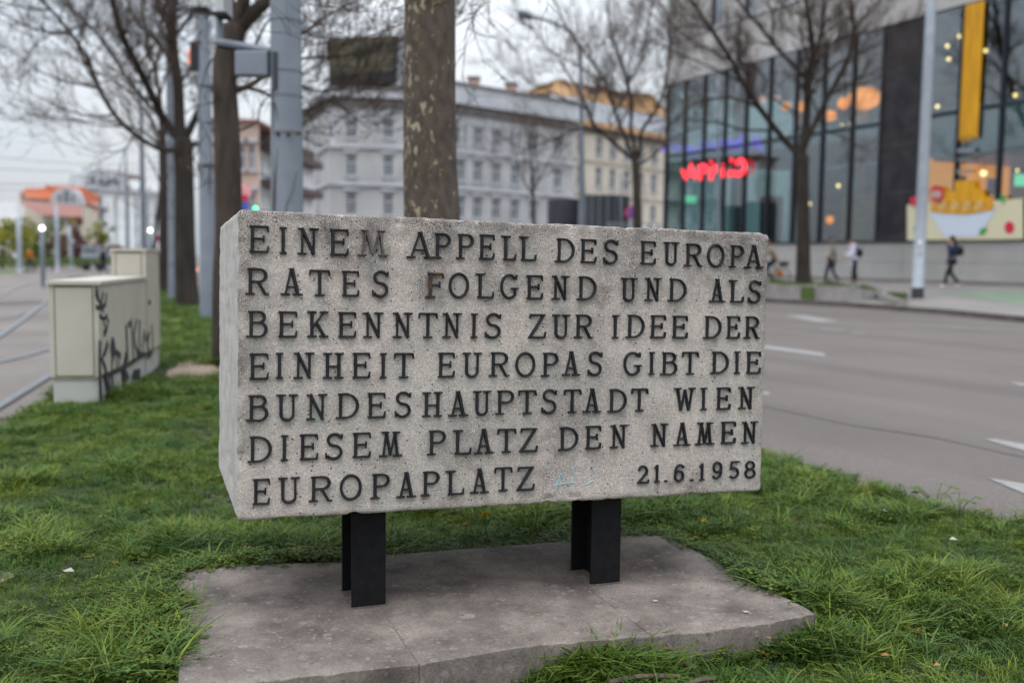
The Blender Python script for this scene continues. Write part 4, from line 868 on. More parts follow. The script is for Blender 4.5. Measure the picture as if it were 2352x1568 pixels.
    ng = bpy.data.node_groups.new('scatter_grass', 'GeometryNodeTree'); ng.interface.new_socket('Geometry', in_out='INPUT', socket_type='NodeSocketGeometry'); ng.interface.new_socket('Geometry', in_out='OUTPUT', socket_type='NodeSocketGeometry')
    n = ng.nodes; l = ng.links; gi = n.new('NodeGroupInput'); go = n.new('NodeGroupOutput'); ip = n.new('GeometryNodeInstanceOnPoints'); ci = n.new('GeometryNodeCollectionInfo')
    ci.inputs['Collection'].default_value = TC; ci.inputs['Separate Children'].default_value = True; ci.inputs['Reset Children'].default_value = True
    def na(nm, ty): q = n.new('GeometryNodeInputNamedAttribute'); q.data_type = ty; q.inputs['Name'].default_value = nm; return q.outputs[0]
    m2p = n.new('GeometryNodeMeshToPoints'); l.new(gi.outputs[0], m2p.inputs['Mesh']); l.new(m2p.outputs[0], ip.inputs['Points']); l.new(ci.outputs[0], ip.inputs['Instance']); ip.inputs['Pick Instance'].default_value = True
    l.new(na('ix', 'INT'), ip.inputs['Instance Index']); l.new(na('sc', 'FLOAT'), ip.inputs['Scale'])
    cx = n.new('ShaderNodeCombineXYZ'); l.new(na('rt', 'FLOAT'), cx.inputs[2]); l.new(cx.outputs[0], ip.inputs['Rotation']); l.new(ip.outputs[0], go.inputs[0])
    md = o.modifiers.new('scatter', 'NODES'); md.node_group = ng

# ================================================================== CABINETS
cdir = np.array([-.184, .983]); cdir /= np.linalg.norm(cdir); cx_ = np.array([cdir[1], -cdir[0]])      # depth and rightward directions
CB = np.array(G(231, 932, 0)[:2])                                                      # near right corner
def cabinet(name, label, P, w_, dpt, h, zpl, split, lidov=.02):
    root = thing(name, label, 'cabinet', (float(P[0]), float(P[1]), -.02)); Q = P - cx_ * w_
    MB().obox(Q + cdir * .015 + cx_ * .015, cx_, cdir, w_ - .03, dpt - .03, -.13, zpl).build('plinth', M['cabplinth'], root)
    MB().obox(Q + cdir * .006 + cx_ * .006, cx_, cdir, w_ - .012, dpt - .012, zpl + .001, zpl + .022).build('seam', M['creamdark'], root)
    MB().obox(Q + cdir * .008 + cx_ * .008, cx_, cdir, w_ - .016, dpt - .016, zpl + .022, h - .03).build('body', M['creamdark'], root)
    for q in (Q, Q + cx_ * (w_ - .035)): MB().obox(q, cx_, cdir, .035, .03, zpl + .022, h - .03).build('corner_post', M['cream'], root)
    for q in (Q + cdir * (dpt - .03), Q + cdir * (dpt - .03) + cx_ * (w_ - .035)): MB().obox(q, cx_, cdir, .035, .03, zpl + .022, h - .03).build('corner_post', M['cream'], root)
    MB().obox(Q + cx_ * .045 - cdir * .003, cx_, cdir, w_ - .09, .012, zpl + .034, h - .05).build('end_panel', M['cream'], root)
    n = split; L_ = (dpt - .06) / n
    for i in range(n):
        for side, q in ((1, P - cx_ * .010), (-1, Q - cx_ * .002)):
            MB().obox(q + cdir * (.03 + L_ * i + .006), cx_, cdir, .012, L_ - .012, zpl + .028, h - .034).build('door' if side == 1 else 'side_panel', M['cream'], root)
    MB().obox(Q - cx_ * lidov - cdir * lidov, cx_, cdir, w_ + 2 * lidov, dpt + (2 * lidov if lidov > .01 else 0), h - .028, h).build('lid', M['cream'], root)
    for i in range(n):
        q = P + cx_ * .0025 + cdir * (.03 + L_ * i + L_ * .12); MB().obox(q, cx_, cdir, .012, .03, h * .55, h * .55 + .05).build('lock', M['black'], root)
    return root
CAB1 = cabinet('electrical_cabinet', 'long low cream street cabinet with black graffiti on its side', CB, .35, 2.00, .945, .20, 2)
CABP2 = CB + cdir * 2.035
CAB2 = cabinet('electrical_cabinet', 'taller narrow cream street cabinet standing behind the low graffitied one', CABP2, .31, .78, 1.205, .20, 1, .012)
CABPLAN = [CB - cx_ * .37, CB, CB + cdir * 2.95, CB + cdir * 2.95 - cx_ * .37]
# yellow sticker on plinth
nf = np.array([*(-cdir), 0]); P3 = np.array([*CB, 0]) + nf * .012
c0 = onplane(206.5, 873 + 33, np.array([*(CB), 0]) - nf * .015, nf); 
# graffiti strokes on the side of the cabinets
ns = np.array([*cx_, 0]); SP = np.array([*(CB + cx_ * .0035), 0.])
def gz(x, y): return 94.1 + .27463 * x, 545.5 + .27463 * y
GR = [([(495, 860), (492, 1000), (492, 1120), (500, 1240), (505, 1370)], 12), ([(560, 880), (535, 960), (510, 1010), (540, 1100), (560, 1220), (585, 1310)], 10),
      ([(600, 860), (590, 930), (598, 1010), (615, 930), (600, 865)], 18), ([(595, 1000), (592, 1120), (600, 1170), (605, 1260)], 7), ([(620, 960), (645, 970), (668, 990)], 8), ([(632, 980), (630, 1100)], 5), ([(655, 980), (652, 1080)], 5),
      ([(520, 1150), (600, 1130), (690, 1090), (800, 1020), (900, 960), (935, 950)], 4), ([(712, 980), (695, 1080), (700, 1180), (715, 1230)], 16), ([(735, 1180), (700, 1100), (722, 1010)], 9),
      ([(712, 730), (718, 850), (722, 960), (726, 1020)], 10), ([(755, 680), (765, 830), (775, 1020)], 8), ([(800, 690), (780, 800), (790, 900), (815, 980)], 7), ([(828, 690), (822, 850), (825, 980)], 9), ([(800, 960), (850, 985)], 9),
      ([(865, 780), (850, 880), (860, 980)], 6), ([(865, 780), (875, 870), (905, 790)], 5), ([(905, 790), (895, 900), (905, 990), (930, 960)], 7), ([(925, 730), (935, 850), (930, 950)], 6), ([(775, 1180), (785, 1130), (830, 1120), (828, 1160), (785, 1150)], 9),
      ([(462, 400), (458, 470), (480, 520)], 6), ([(470, 430), (480, 500), (500, 560)], 4), ([(520, 460), (505, 560), (520, 620)], 6), ([(550, 470), (540, 560), (500, 590), (460, 580)], 5), ([(490, 650), (520, 680), (555, 660)], 4), ([(525, 700), (550, 780), (565, 690)], 4), ([(545, 640), (560, 700)], 3)]
gmb = MB()
for pl, wpx in GR:
    w3 = [onplane(*gz(x, y), SP, ns) for x, y in pl]; tt = [np.array([(p - SP)[:2] @ cdir, p[2]]) for p in w3]
    def gfr(u, v, z): return SP + np.array([*(cdir * u), 0]) + np.array([0, 0, v]) + ns * (.0005 + max(z, -.003) )
    ridge(gmb, tt, wpx * .0052 + .012, .0022, .0003, gfr)
gmb.build('graffiti', M['spray'], CAB1)

scatter()

# ================================================================== TREES
def w3(pl, D):
    out = []
    for q in pl:
        x, y = q[0], q[1]; d = D + (q[2] if len(q) > 2 else 0); out.append(Vector(A(x, y, d)))
    return out
def smooth_line(pts, k=3):
    if len(pts) < 3: return pts
    out = []
    n = len(pts)
    for i in range(n - 1):
        p0, p1, p2, p3 = pts[max(i - 1, 0)], pts[i], pts[i + 1], pts[min(i + 2, n - 1)]
        for j in range(k):
            t = j / k; out.append(.5 * ((2 * p1) + (p2 - p0) * t + (2 * p0 - 5 * p1 + 4 * p2 - p3) * t * t + (3 * p1 - p0 - 3 * p2 + p3) * t ** 3))
    out.append(pts[-1]); return out
def grow(mb, p, d, L_, r, lev, R, fork=(5, 4), droop=0.0, maxlev=3, sides=(5, 4, 3, 3)):
    n = 5 if lev < 2 else 4; pts = [p.copy()]; dd = d.normalized(); q = p.copy()
    for i in range(n):
        dd = (dd + Vector((R.gauss(0, .17), R.gauss(0, .17), R.gauss(0, .15) + .05 - droop))).normalized(); q = q + dd * L_ / n; pts.append(q.copy())
    mb.tube(pts, [r * (1 - .8 * i / n) for i in range(n + 1)], sides[min(lev, 3)], cap=False)
    if lev >= maxlev: return
    kids = fork[0] if lev == 0 else fork[1]
    for k in range(kids):
        t = R.uniform(.2, 1.0); i = min(int(t * n), n - 1); base = pts[i].lerp(pts[i + 1], t * n - i)
        ax = Vector((R.gauss(0, 1), R.gauss(0, 1), R.gauss(0, 1))).normalized(); nd = (Matrix.Rotation(R.uniform(.45, 1.0), 3, ax) @ (pts[i + 1] - pts[i]).normalized()); nd.z += .12
        grow(mb, base, nd, L_ * R.uniform(.45, .7), max(r * .5, .0035), lev + 1, R, fork, droop, maxlev, sides)
def tree(name, label, D, trunk, tr_r, limbs, bark='barkfar', seed=1, twig_len=1.6, dens=1.0, extra=0, base_z=None, maxlev=3, group=None, tsides=14, rmin=.006):
    R = random.Random(seed); tp_ = w3(trunk, D); root = thing(name, label, 'tree', (tp_[0].x, tp_[0].y, base_z if base_z is not None else tp_[0].z), group=group)
    if base_z is not None and tp_[0].z > base_z: tp_ = [Vector((tp_[0].x, tp_[0].y, base_z - .05))] + tp_; tr_r = [tr_r[0] * 1.12] + list(tr_r)
    s = D / FPX; tl = smooth_line(tp_, 4); rr = np.interp(np.linspace(0, len(tr_r) - 1, len(tl)), range(len(tr_r)), [q * s for q in tr_r]) if True else 0
    tb = MB(); tb.tube(tl, list(rr), tsides); 
    t_ob = tb.build('trunk', M[bark], root, smooth=True); cb = MB(); lbm = MB()
    for (pl, r0, r1) in limbs:
        lp = smooth_line(w3(pl, D), 3); n = len(lp); rs = [(r0 + (r1 - r0) * i / (n - 1)) * s for i in range(n)]
        lbm.tube(lp, rs, 8)
        tot = sum((lp[i + 1] - lp[i]).length for i in range(n - 1)); nb = max(3, int(tot * 3.5 * dens)); acc = [0]
        for i in range(n - 1): acc.append(acc[-1] + (lp[i + 1] - lp[i]).length)
        for k in range(nb):
            u = (R.uniform(.22, 1.0)) * tot; i = max(0, min(n - 2, int(np.searchsorted(acc, u)) - 1)); f = (u - acc[i]) / max(1e-6, acc[i + 1] - acc[i]); p = lp[i].lerp(lp[i + 1], f); ld = (lp[i + 1] - lp[i]).normalized()
            ax = Vector((R.gauss(0, 1), R.gauss(0, 1), R.gauss(0, 1))).normalized(); nd = Matrix.Rotation(R.uniform(.5, 1.25), 3, ax) @ ld; nd.z += .15
            grow(cb, p, nd, twig_len * R.uniform(.55, 1.15) * (1.15 - .4 * u / tot), max(rs[i] * .38, rmin), 0, R, maxlev=maxlev)
        grow(cb, lp[-1], (lp[-1] - lp[-2]), twig_len * 1.1, rs[-1], 0, R, fork=(7, 4), maxlev=maxlev)
    if limbs:
        lbm.build('limbs', M[bark], root, smooth=True); cb.build('crown', M['twig'], root)
    print(name, len(cb.f))
    return root
def Z4(x, y, d=0): return (1493 + x * .25634, y * .25634, d)       # survey window used for the right tree
def Z8(x, y, d=0): return (1177 + x * .2454, 143.6 + y * .2454, d)
def ZL(x, y, d=0): return (x * .29297, y * .29297, d)
# big plane tree behind the block
def planetrunk():
    D = 6.5; root = thing('plane_tree', 'thick mottled plane tree trunk rising behind the stone block', 'tree', A(993, 900, D) * np.array([1, 1, 0]))
    pts = w3([(995, 1002), (993, 900), (992, 700), (991.5, 495), (988, 380), (987, 250), (987, 100), (988, 0), (986, -200), (984, -500), (980, -800)], D); rs = [78, 68, 65, 64, 61, 58.5, 58, 57, 55, 52, 48]
    tl = smooth_line(pts, 8); rr = np.interp(np.linspace(0, len(rs) - 1, len(tl)), range(len(rs)), rs) * D / FPX; n = 36; vs = []; fs = []
    for i, (p, r) in enumerate(zip(tl, rr)):
        for k in range(n):
            t = 2 * math.pi * k / n; q = 1 + .035 * noise.noise(Vector((math.cos(t) * 1.3, math.sin(t) * 1.3, p.z * 1.1))) + .018 * noise.noise(Vector((math.cos(t) * 5, math.sin(t) * 5, p.z * 6))); vs.append((p.x + r * q * math.cos(t), p.y + r * q * math.sin(t), p.z))
    for i in range(len(tl) - 1):
        for k in range(n): fs.append((i * n + k, i * n + (k + 1) % n, (i + 1) * n + (k + 1) % n, (i + 1) * n + k))
    MB().add(vs, fs).build('trunk', M['planebark'], root, smooth=True)
    cb = MB(); lm = MB(); R = random.Random(5)
    for (pl, r0) in (([(980, -700, 0), (1150, -850, .5), (1300, -1000, 1)], 26), ([(985, -560, 0), (850, -760, .3), (700, -950, .4)], 24), ([(984, -600, 0), (1000, -800, 1.2), (1030, -1100, 2)], 28), ([(988, -300, 0), (1080, -420, .6), (1190, -500, 1.1)], 12)):
        lp = smooth_line(w3(pl, D), 3); lm.tube(lp, [r0 * D / FPX * (1 - .5 * i / (len(lp) - 1)) for i in range(len(lp))], 8)
        for k in range(10):
            p = lp[R.randrange(1, len(lp))]; grow(cb, p, Vector((R.gauss(0, 1), R.gauss(0, 1), R.gauss(.2, 1))), 1.3, .012, 0, R, maxlev=3)
    lp = w3([(1046, -120, 0), (1075, -40, .2), (1088, 60, .3), (1108, 140, .4), (1100, 200, .4)], D)  # hanging twigs right of the trunk
    for (a, b) in (((1150, -60), (1098, 40)), ((1170, -50), (1115, 60)), ((1110, -70), (1062, 90)), ((1100, -40), (1060, 170)), ((1185, -80), (1120, 10))):
        p, q = w3([a, b], D + 1); grow(cb, p, q - p, (q - p).length * 1.15, .006, 1, R, maxlev=3, droop=.05)
    lm.build('limbs', M['planebark'], root, smooth=True); cb.build('crown', M['twig'], root)
planetrunk()
# second plane trunk left of the block with its fork
tree('forked_tree', 'brown leaning tree trunk at the left end of the stone block', 10.5,
     [(527, 640), (526, 520), (521.5, 316), (516, 200), (519, 130), (532, 95), (540, 60)], [38, 31, 29, 27, 26, 26, 26],
     [([(540, 70), (575, 35), (610, 5), (660, -50), (720, -160)], 19, 10), ([(541, 62), (528, 10), (515, -50), (480, -180)], 16, 8), ([(541, 62), (562, -10), (575, -80, .5), (600, -220, 1)], 17, 9),
      ([(545, 208), (575, 196), (615, 172), (660, 168, .3), (694, 135, .5), (790, 128, .8), (915, 100, 1)], 7, 1.6), ([(540, 200), (600, 210, .6), (690, 255, 1), (760, 232, 1.2), (800, 260, 1.4), (842, 292, 1.4)], 5, 1.2),
      ([(620, 172), (650, 120, .2), (694, 79, .5), (750, 40, .8), (800, 10, 1), (870, -20, 1)], 6, 1.6), ([(690, 200, 1), (745, 210, 1.2), (810, 195, 1.4), (900, 175, 1.4)], 3, 1), ([(560, 150), (585, 110), (608, 60), (640, 20)], 4, 2),
      ([(550, 300, .5), (590, 280, .8), (600, 240, 1), (640, 200, 1)], 3, 1.2), ([(513, 160), (500, 128), (478, 150), (470, 175)], 3, 1.2)],
     bark='bark', seed=4, twig_len=.75, dens=1.9, base_z=-.03, rmin=.0035)
# dark trees along the lawn, left
tree('street_tree', 'bare dark tree with wide fork and long limbs between the grey poles', 22,
     [(432, 699), (428, 650), (425, 560), (424, 480), (423, 400), (421, 345), (420, 318)], [29, 25, 23, 22, 21, 22, 18],
     [([(420, 325), (413, 293), (410, 205), (401, 132), (396, 58), (401, 0, .5), (398, -90, 1)], 14, 8), ([(418, 328), (400, 306), (375, 272), (351, 222, -.5), (316, 152, -1), (281, 82, -1.5), (258, 0, -2), (240, -80, -2)], 11, 5),
      ([(420, 345), (385, 345, -.3), (360, 340, -.6), (307, 307, -1.4), (264, 264, -2), (228, 205, -2.5), (199, 132, -3), (164, 79, -3), (117, 23, -3), (85, -10, -3)], 6, 2.6),
      ([(375, 272, 0), (348, 249, .8), (293, 182, 1.6), (258, 126, 2), (205, 58, 2.4), (146, 6, 2.6), (100, -40, 3)], 5.5, 2.6),
      ([(423, 320), (440, 290), (456, 255), (478, 215, -.4), (505, 180, -.8), (540, 120, -1)], 10, 4), ([(402, 140), (390, 138), (372, 110, .5), (340, 75, .8), (316, 53, 1), (293, 0, 1.4), (285, -60, 1.5)], 6, 3),
      ([(396, 67), (385, 60), (366, 26, .4), (360, -10, .6)], 5, 3), ([(400, 90), (420, 60), (445, 25, -.3), (470, -10)], 4.5, 2.5), ([(422, 350), (450, 330), (475, 320, .4), (500, 280, .6)], 7, 3),
      ([(228, 205, -2.5), (190, 195, -2.6), (140, 185, -2.8), (95, 165, -3)], 3, 1.3), ([(264, 264, -2), (215, 268, -2), (160, 255, -2), (120, 240, -2)], 2.6, 1.2), ([(307, 307, -1.4), (290, 340, -1.5), (260, 350, -1.5)], 2, 1),
      ([(205, 58, 2.4), (150, 70, 2), (90, 95, 2), (55, 150, 2)], 2.6, 1.1), ([(164, 79, -3), (120, 75, -3), (60, 60, -3), (20, 40, -3)], 2.8, 1.2), ([(117, 23, -3), (70, 20, -3), (20, 10, -3)], 2.5, 1.1)],
     seed=9, twig_len=1.5, dens=1.0, base_z=-.03, rmin=.008)
tree('street_tree', 'slimmer bare tree standing behind the cream cabinets', 29,
     [(377, 673), (376, 560), (376, 450), (374, 340), (371, 300)], [12, 10.5, 10, 9, 7],
     [([(371, 300), (368, 240), (360, 180), (340, 100), (330, 30)], 6, 3), ([(374, 320), (390, 270), (402, 215), (440, 150), (455, 80)], 5, 2.5), ([(376, 345), (350, 320), (325, 300), (280, 290), (240, 290)], 4, 1.6), ([(374, 330), (345, 270), (300, 215), (270, 190)], 4, 1.6)],
     seed=21, twig_len=2.0, dens=.7, base_z=-.03, rmin=.009)
tree('street_tree', 'thin leaning dark trunk beside the round lamp, left of the slimmer tree', 33,
     [(352, 640), (356, 560), (361, 500), (368, 440), (371, 400)], [4.5, 4, 4, 3.5, 3], [([(371, 400), (366, 340), (350, 290)], 2.5, 1.5), ([(368, 420), (350, 380), (330, 350)], 2, 1)], seed=33, twig_len=1.4, dens=.6, base_z=-.03, rmin=.009)
# middle tree in front of the cream building
tree('street_tree', 'bare spreading tree in front of the cream building, beside the round sign', 30,
     [(1464, 590), (1464, 512), (1463, 460), (1461, 400), (1459, 369)], [12, 10.5, 9.5, 9, 8.5],
     [([(1455, 371), (1449, 362), (1405, 325, -.5), (1368, 291, -1), (1349, 249, -1.4), (1325, 200, -1.6), (1290, 150, -2)], 4.6, 2), ([(1457, 368), (1454, 357), (1435, 315), (1412, 256), (1388, 188, .4), (1363, 148, .8), (1320, 90, 1), (1290, 40, 1)], 5, 2),
      ([(1460, 368), (1461, 352), (1449, 296), (1452, 242), (1442, 193), (1427, 144), (1405, 80), (1395, 20)], 5, 2.2), ([(1463, 368), (1469, 350), (1474, 300, -.4), (1503, 259, -.8), (1525, 205, -1), (1540, 120, -1.2), (1535, 50, -1)], 4.6, 2),
      ([(1463, 380), (1475, 374), (1503, 355, .5), (1550, 315, 1), (1600, 296, 1.4)], 3.6, 1.5), ([(1405, 325, -.5), (1373, 305, 0), (1329, 296, .4), (1275, 320, .8), (1235, 335, 1)], 3, 1.2), ([(1349, 249, -1.4), (1310, 235, -1.5), (1260, 210, -1.5), (1215, 190, -1.6)], 2.4, 1.2),
      ([(1388, 188, .4), (1340, 160, .4), (1290, 130, .4), (1240, 110, 1)], 2.4, 1.1), ([(1442, 193), (1470, 150, .4), (1480, 100, .6), (1490, 40, .8)], 2.8, 1.4), ([(1412, 256), (1440, 215), (1445, 160, -1), (1460, 90, -1)], 2.4, 1.2)],
     seed=14, twig_len=1.6, dens=.95, base_z=.1, rmin=.009)
# young tree in front of the grey building
tree('street_tree', 'small slender tree with rusty twigs in front of the grey building', 38,
     [(1228, 560), (1226, 500), (1224, 440), (1222, 400)], [5, 4, 3.5, 3], [([(1222, 400), (1218, 350), (1210, 310)], 2, 1), ([(1224, 440), (1245, 400), (1260, 370)], 2, 1), ([(1224, 450), (1200, 410), (1190, 380)], 2, 1)], seed=40, twig_len=1.5, dens=1.4, base_z=.1, maxlev=2, rmin=.01)
# right tree in the raised bed
tree('street_tree', 'large bare tree on the grassy raised bed in front of the glass facade', 36,
     [(1846, 650), (1845, 630), (1845, 560), (1844, 470), (1843, 400), (1843, 358)], [21, 17, 15, 14.5, 14, 15],
     [([(1838, 362), Z4(1330, 1380), Z4(1200, 1250), Z4(960, 940, -.8), Z4(830, 740, -1.2), Z4(740, 560, -1.6), Z4(570, 290, -2), Z4(380, 10, -2.4), (1570, -60, -2.6)], 8.5, 3), ([(1843, 365), (1842, 346), Z4(1400, 1100), Z4(1420, 700), Z4(1460, 500), Z4(1430, 200), Z4(1400, 0), (1848, -100)], 11, 5),
      ([Z4(1480, 490), Z4(1540, 250, .3), Z4(1560, 0, .5), (1898, -80, .8)], 5, 3), ([(1848, 360), Z4(1380, 1330), Z4(1550, 950, .8), Z4(1740, 600, 1.2), Z4(1820, 330, 1.5), Z4(1800, 0, 1.8), (1950, -90, 2)], 7.5, 3),
      ([Z4(1830, 300, 1.5), Z4(1900, 170, 1.5), Z4(1990, 90, 1.6), (2035, -20, 1.8)], 4, 2.2), ([Z4(1400, 710), Z4(1280, 580, -.6), Z4(1150, 450, -1), Z4(1000, 260, -1.4), Z4(800, 20, -1.8), (1680, -50, -2)], 5, 2.4),
      ([Z4(960, 960, -.8), Z4(750, 880, -.6), Z4(480, 900, -.4), Z4(300, 1000, 0), Z4(120, 1180, .3)], 3.4, 1.4), ([Z4(1090, 1170, -.4), Z4(820, 1160, 0), Z4(620, 1100, .4), Z4(400, 1080, .8), Z4(150, 1050, 1)], 3, 1.3),
      ([Z4(1020, 830, -.8), Z4(1030, 700, -.8), Z4(900, 580, -.8), Z4(760, 550, -.8)], 3, 1.4), ([Z4(830, 740, -1.2), Z4(620, 640, -1), Z4(400, 540, -.6), Z4(180, 440, -.4)], 3, 1.3), ([Z4(570, 290, -2), Z4(450, 240, -2), Z4(300, 240, -2), Z4(150, 300, -2)], 2.6, 1.2),
      ([Z4(1500, 750, .4), Z4(1700, 560, 1), Z4(1900, 470, 1.5), (2050, 90, 2)], 3.2, 1.6), ([Z4(1340, 1160, 0), Z4(1280, 1000, .5), Z4(1100, 880, .8)], 2.6, 1.2), ([Z4(1600, 850, .8), Z4(1750, 800, 1.2), Z4(1900, 690, 1.6), (2040, 150, 2)], 2.6, 1.3),
      ([Z4(1150, 450, -1), Z4(1090, 330, -1.2), Z4(1100, 150, -1.4), Z4(1050, 0, -1.5)], 2.6, 1.4), ([Z4(740, 560, -1.6), Z4(600, 480, -1.6), Z4(350, 350, -1.6), Z4(120, 150, -1.6)], 2.6, 1.2), ([Z4(1460, 900), Z4(1560, 1150, .8), Z4(1700, 1220, 1.4), Z4(1860, 1300, 2)], 2.2, 1)],
     seed=17, twig_len=1.7, dens=.85, base_z=.38, rmin=.010)

# raised bed
bf = [G(x, y, .03)[:2] for x, y in ((1500, 664), (1600, 672), (1768, 684), (1880, 690), (1960, 693.5), (2030, 692), (2085, 686))]
bb = [G(x, y, .40)[:2] for x, y in ((2080, 672), (1985, 657), (1900, 650), (1768, 646), (1600, 641), (1500, 639))]
RB = tag(empty('raised_bed', (float(bf[3][0]), float(bf[3][1]), 0)), 'low stone-edged raised bed with grass at the foot of the right tree', 'planter')
ring = list(bf) + list(bb)
def bz(x, y): 
    e = edgedist([bf[-1], bb[0]], np.array([x]), np.array([y]), False)[0]; return .20 + .27 * min(1, e / 1.8)
pts = resample([*ring, ring[0]], .5); inn = []
cc = np.mean(ring, 0)
for a, b in zip(pts[:-1], pts[1:]):
    t = b - a; L_ = np.linalg.norm(t); t = t / L_; n_ = np.array([-t[1], t[0]])
    if n_ @ (cc - a) < 0: n_ = -n_
    z1 = bz(*a); MB().obox(a + t * .008, t, n_, L_ - .016, .2, 0, z1 + random.uniform(-.01, .01)).build('edging_stone', M['kerbstone'], RB)

def inset(rg_, d):
    n = len(rg_); out = []
    for i in range(n):
        t = rg_[(i + 1) % n] - rg_[i - 1]; t = t / np.linalg.norm(t); nn_ = np.array([-t[1], t[0]])
        if nn_ @ (cc - rg_[i]) < 0: nn_ = -nn_
        out.append(tuple(rg_[i] + nn_ * d))
    return out
MB().prism(inset(list(bf[:-3]) + list(bb[2:]), .16), .0, lambda x, y: bz(x, y) - .05).build('bed_soil', M['greenleaf'], RB)
gb = MB(); R = random.Random(2)
for _ in range(2600):
    i = R.randrange(len(bf) - 1); p = bf[i] + (bf[i + 1] - bf[i]) * R.random(); q = bb[::-1][min(i, 5)]; p = p + (q - p) * R.uniform(.04, .9)
    z = bz(*p) - .03; a = R.uniform(0, 6.28); s = R.uniform(.03, .06); gb.add([(p[0] - s * .3, p[1], z), (p[0] + s * .3, p[1], z), (p[0] + math.cos(a) * .03, p[1] + math.sin(a) * .03, z + R.uniform(.04, .13))], [(0, 1, 2)])
gb.build('bed_grass', M['greenleaf'], RB)['kind'] = 'stuff'

# ================================================================== POLES AND LAMPS
def pole(name, label, cat, D, pl, rs, m, base_z, n=14, group=None):
    pts = w3(pl, D); b = pts[0].copy(); b.z = base_z; root = thing(name, label, cat, (b.x, b.y, base_z), group=group)
    if pts[0].z > base_z: pts = [b] + pts; rs = [rs[0]] + list(rs)
    MB().tube(pts, [r * D / FPX for r in rs], n).build('shaft', M[m], root, smooth=True); return root
def band(root, D, x, y, r, hgt, m, name='strap'):
    p = A(x, y, D); h = hgt * D / FPX / 2; MB().lathe(p, [(r * D / FPX, -h), (r * D / FPX, h)], 16).build(name, M[m], root, smooth=False)
# large grey pole
P3r = pole('mast', 'thick pale grey steel mast with straps and clamps left of the plane tree', 'mast', 9.5, [(660, 800), (659.5, 480), (658, 240), (656, 0), (654, -300), (652, -700)], [38, 36.2, 35, 33.8, 32, 29], 'polegrey', 0, 28)
for y, m_, nm in ((48, 'polegrey', 'weld_ring'), (165, 'darkpole', 'strap'), (222, 'darkpole', 'strap')): band(P3r, 9.5, 656.5 + y * .006, y, 36.2, 4, m_, nm)
band(P3r, 9.5, 658.5, 306, 36.6, 5, 'darkpole', 'clamp')
D = 9.5
for x in (637, 662, 685):
    p = A(x, 306, D - .155); MB().ball(p, .022, .02, .024, 6).build('clamp_bolt', M['stick'], P3r, smooth=True)
cbl = w3([(628, 235), (636, 262), (641, 300), (638, 350), (633, 400), (629, 480), (629, 560)], D - .13); MB().tube(smooth_line(cbl, 4), .008, 6).build('cable', M['stick'], P3r)
pp = w3([(631, 120), (632, 205)], D - .13); MB().tube(pp, .028, 10).build('conduit', M['polegrey'], P3r, smooth=True)
pp = w3([(627, 205), (628, 330), (629, 600)], D - .10); MB().tube(pp, .016, 8).build('conduit', M['polegrey'], P3r, smooth=True)
pp = w3([(682, 395), (672, 440), (658, 470), (655, 520)], D - .15); MB().tube(pp, .004, 5).build('cable', M['wire'], P3r)
# bracket arm with box held by the mast
BR = MB(); a0, a1 = A(497, 96, D + .1), A(622, 117, D)
BR.tube([a0, a1], .034, 8); BR.build('bracket_arm', M['polegrey'], P3r)
MB().tube([A(500, 106, D + .12), A(622, 127, D + .02)], .022, 6).build('bracket_rail', M['black'], P3r)
MB().tube([A(503, 30, D + .1), A(504, 96, D + .1)], .036, 8).build('bracket_upright', M['polegrey'], P3r)
p = A(582, 148, D); bx = MB(); hw = 37 * D / FPX; hh_ = 27 * D / FPX
bx.box(p[0] - hw * 1.02, p[1] - .07, p[2] - hh_, p[0] + hw * .98, p[1] + .07, p[2] + hh_); o = bx.build('junction_box', M['polegrey'], P3r); bv = o.modifiers.new('b', 'BEVEL'); bv.width = .012; bv.segments = 2
# cameras on top
MB().box(*(A(516, 32, D) - np.array([.055, .1, .0])), *(A(500, -30, D) + np.array([.08, .2, .02]))).build('floodlight', M['winframe'], P3r)
MB().box(*(A(512, 40, D) - np.array([.07, .1, .0])), *(A(512, 32, D) + np.array([.05, .12, -.004]))).build('floodlight_rim', M['black'], P3r)
# second grey pole with signal
P2r = pole('mast', 'slim grey mast with an amber signal and a camera box, left of the leaning trunk', 'mast', 18.0, [(479, 726), (478, 620), (475, 450), (471, 300), (468, 150), (467, 0), (466, -200)], [20, 18, 17, 15.5, 14.5, 14, 13], 'polegrey', -.05, 20)
D = 18.0
for y in (197, 380): band(P2r, D, 473 if y == 197 else 477, y, 18.5, 4, 'darkpole')
band(P2r, D, 473, 280, 17.5, 3, 'polegrey', 'weld_ring')
for y in (275, 381): 
    for s in (-1, 1): MB().ball(A(474 + s * 17, y, D - .08), .035, .03, .03, 5).build('clamp_bolt', M['stick'], P2r)
p = A(466, 8, D); MB().box(p[0] - .14, p[1] - .22, p[2] - .10, p[0] + .13, p[1] + .1, p[2] + .30).build('camera_box', M['winframe'], P2r)
p = A(468, 28, D); MB().box(p[0] - .12, p[1] - .14, p[2] - .05, p[0] + .14, p[1] + .1, p[2] + .03).build('camera_bracket', M['black'], P2r)
p = A(449, 131, D); MB().box(p[0] - .06, p[1] - .12, p[2] - .24, p[0] + .08, p[1] + .12, p[2] + .24).build('signal_head', M['black'], P2r)
for y in (121, 141):
    p = A(438, y, D); q = MB().ball(p, .05, .05, .055, 6); q.build('signal_lens', M['ambersig'], P2r, smooth=True)
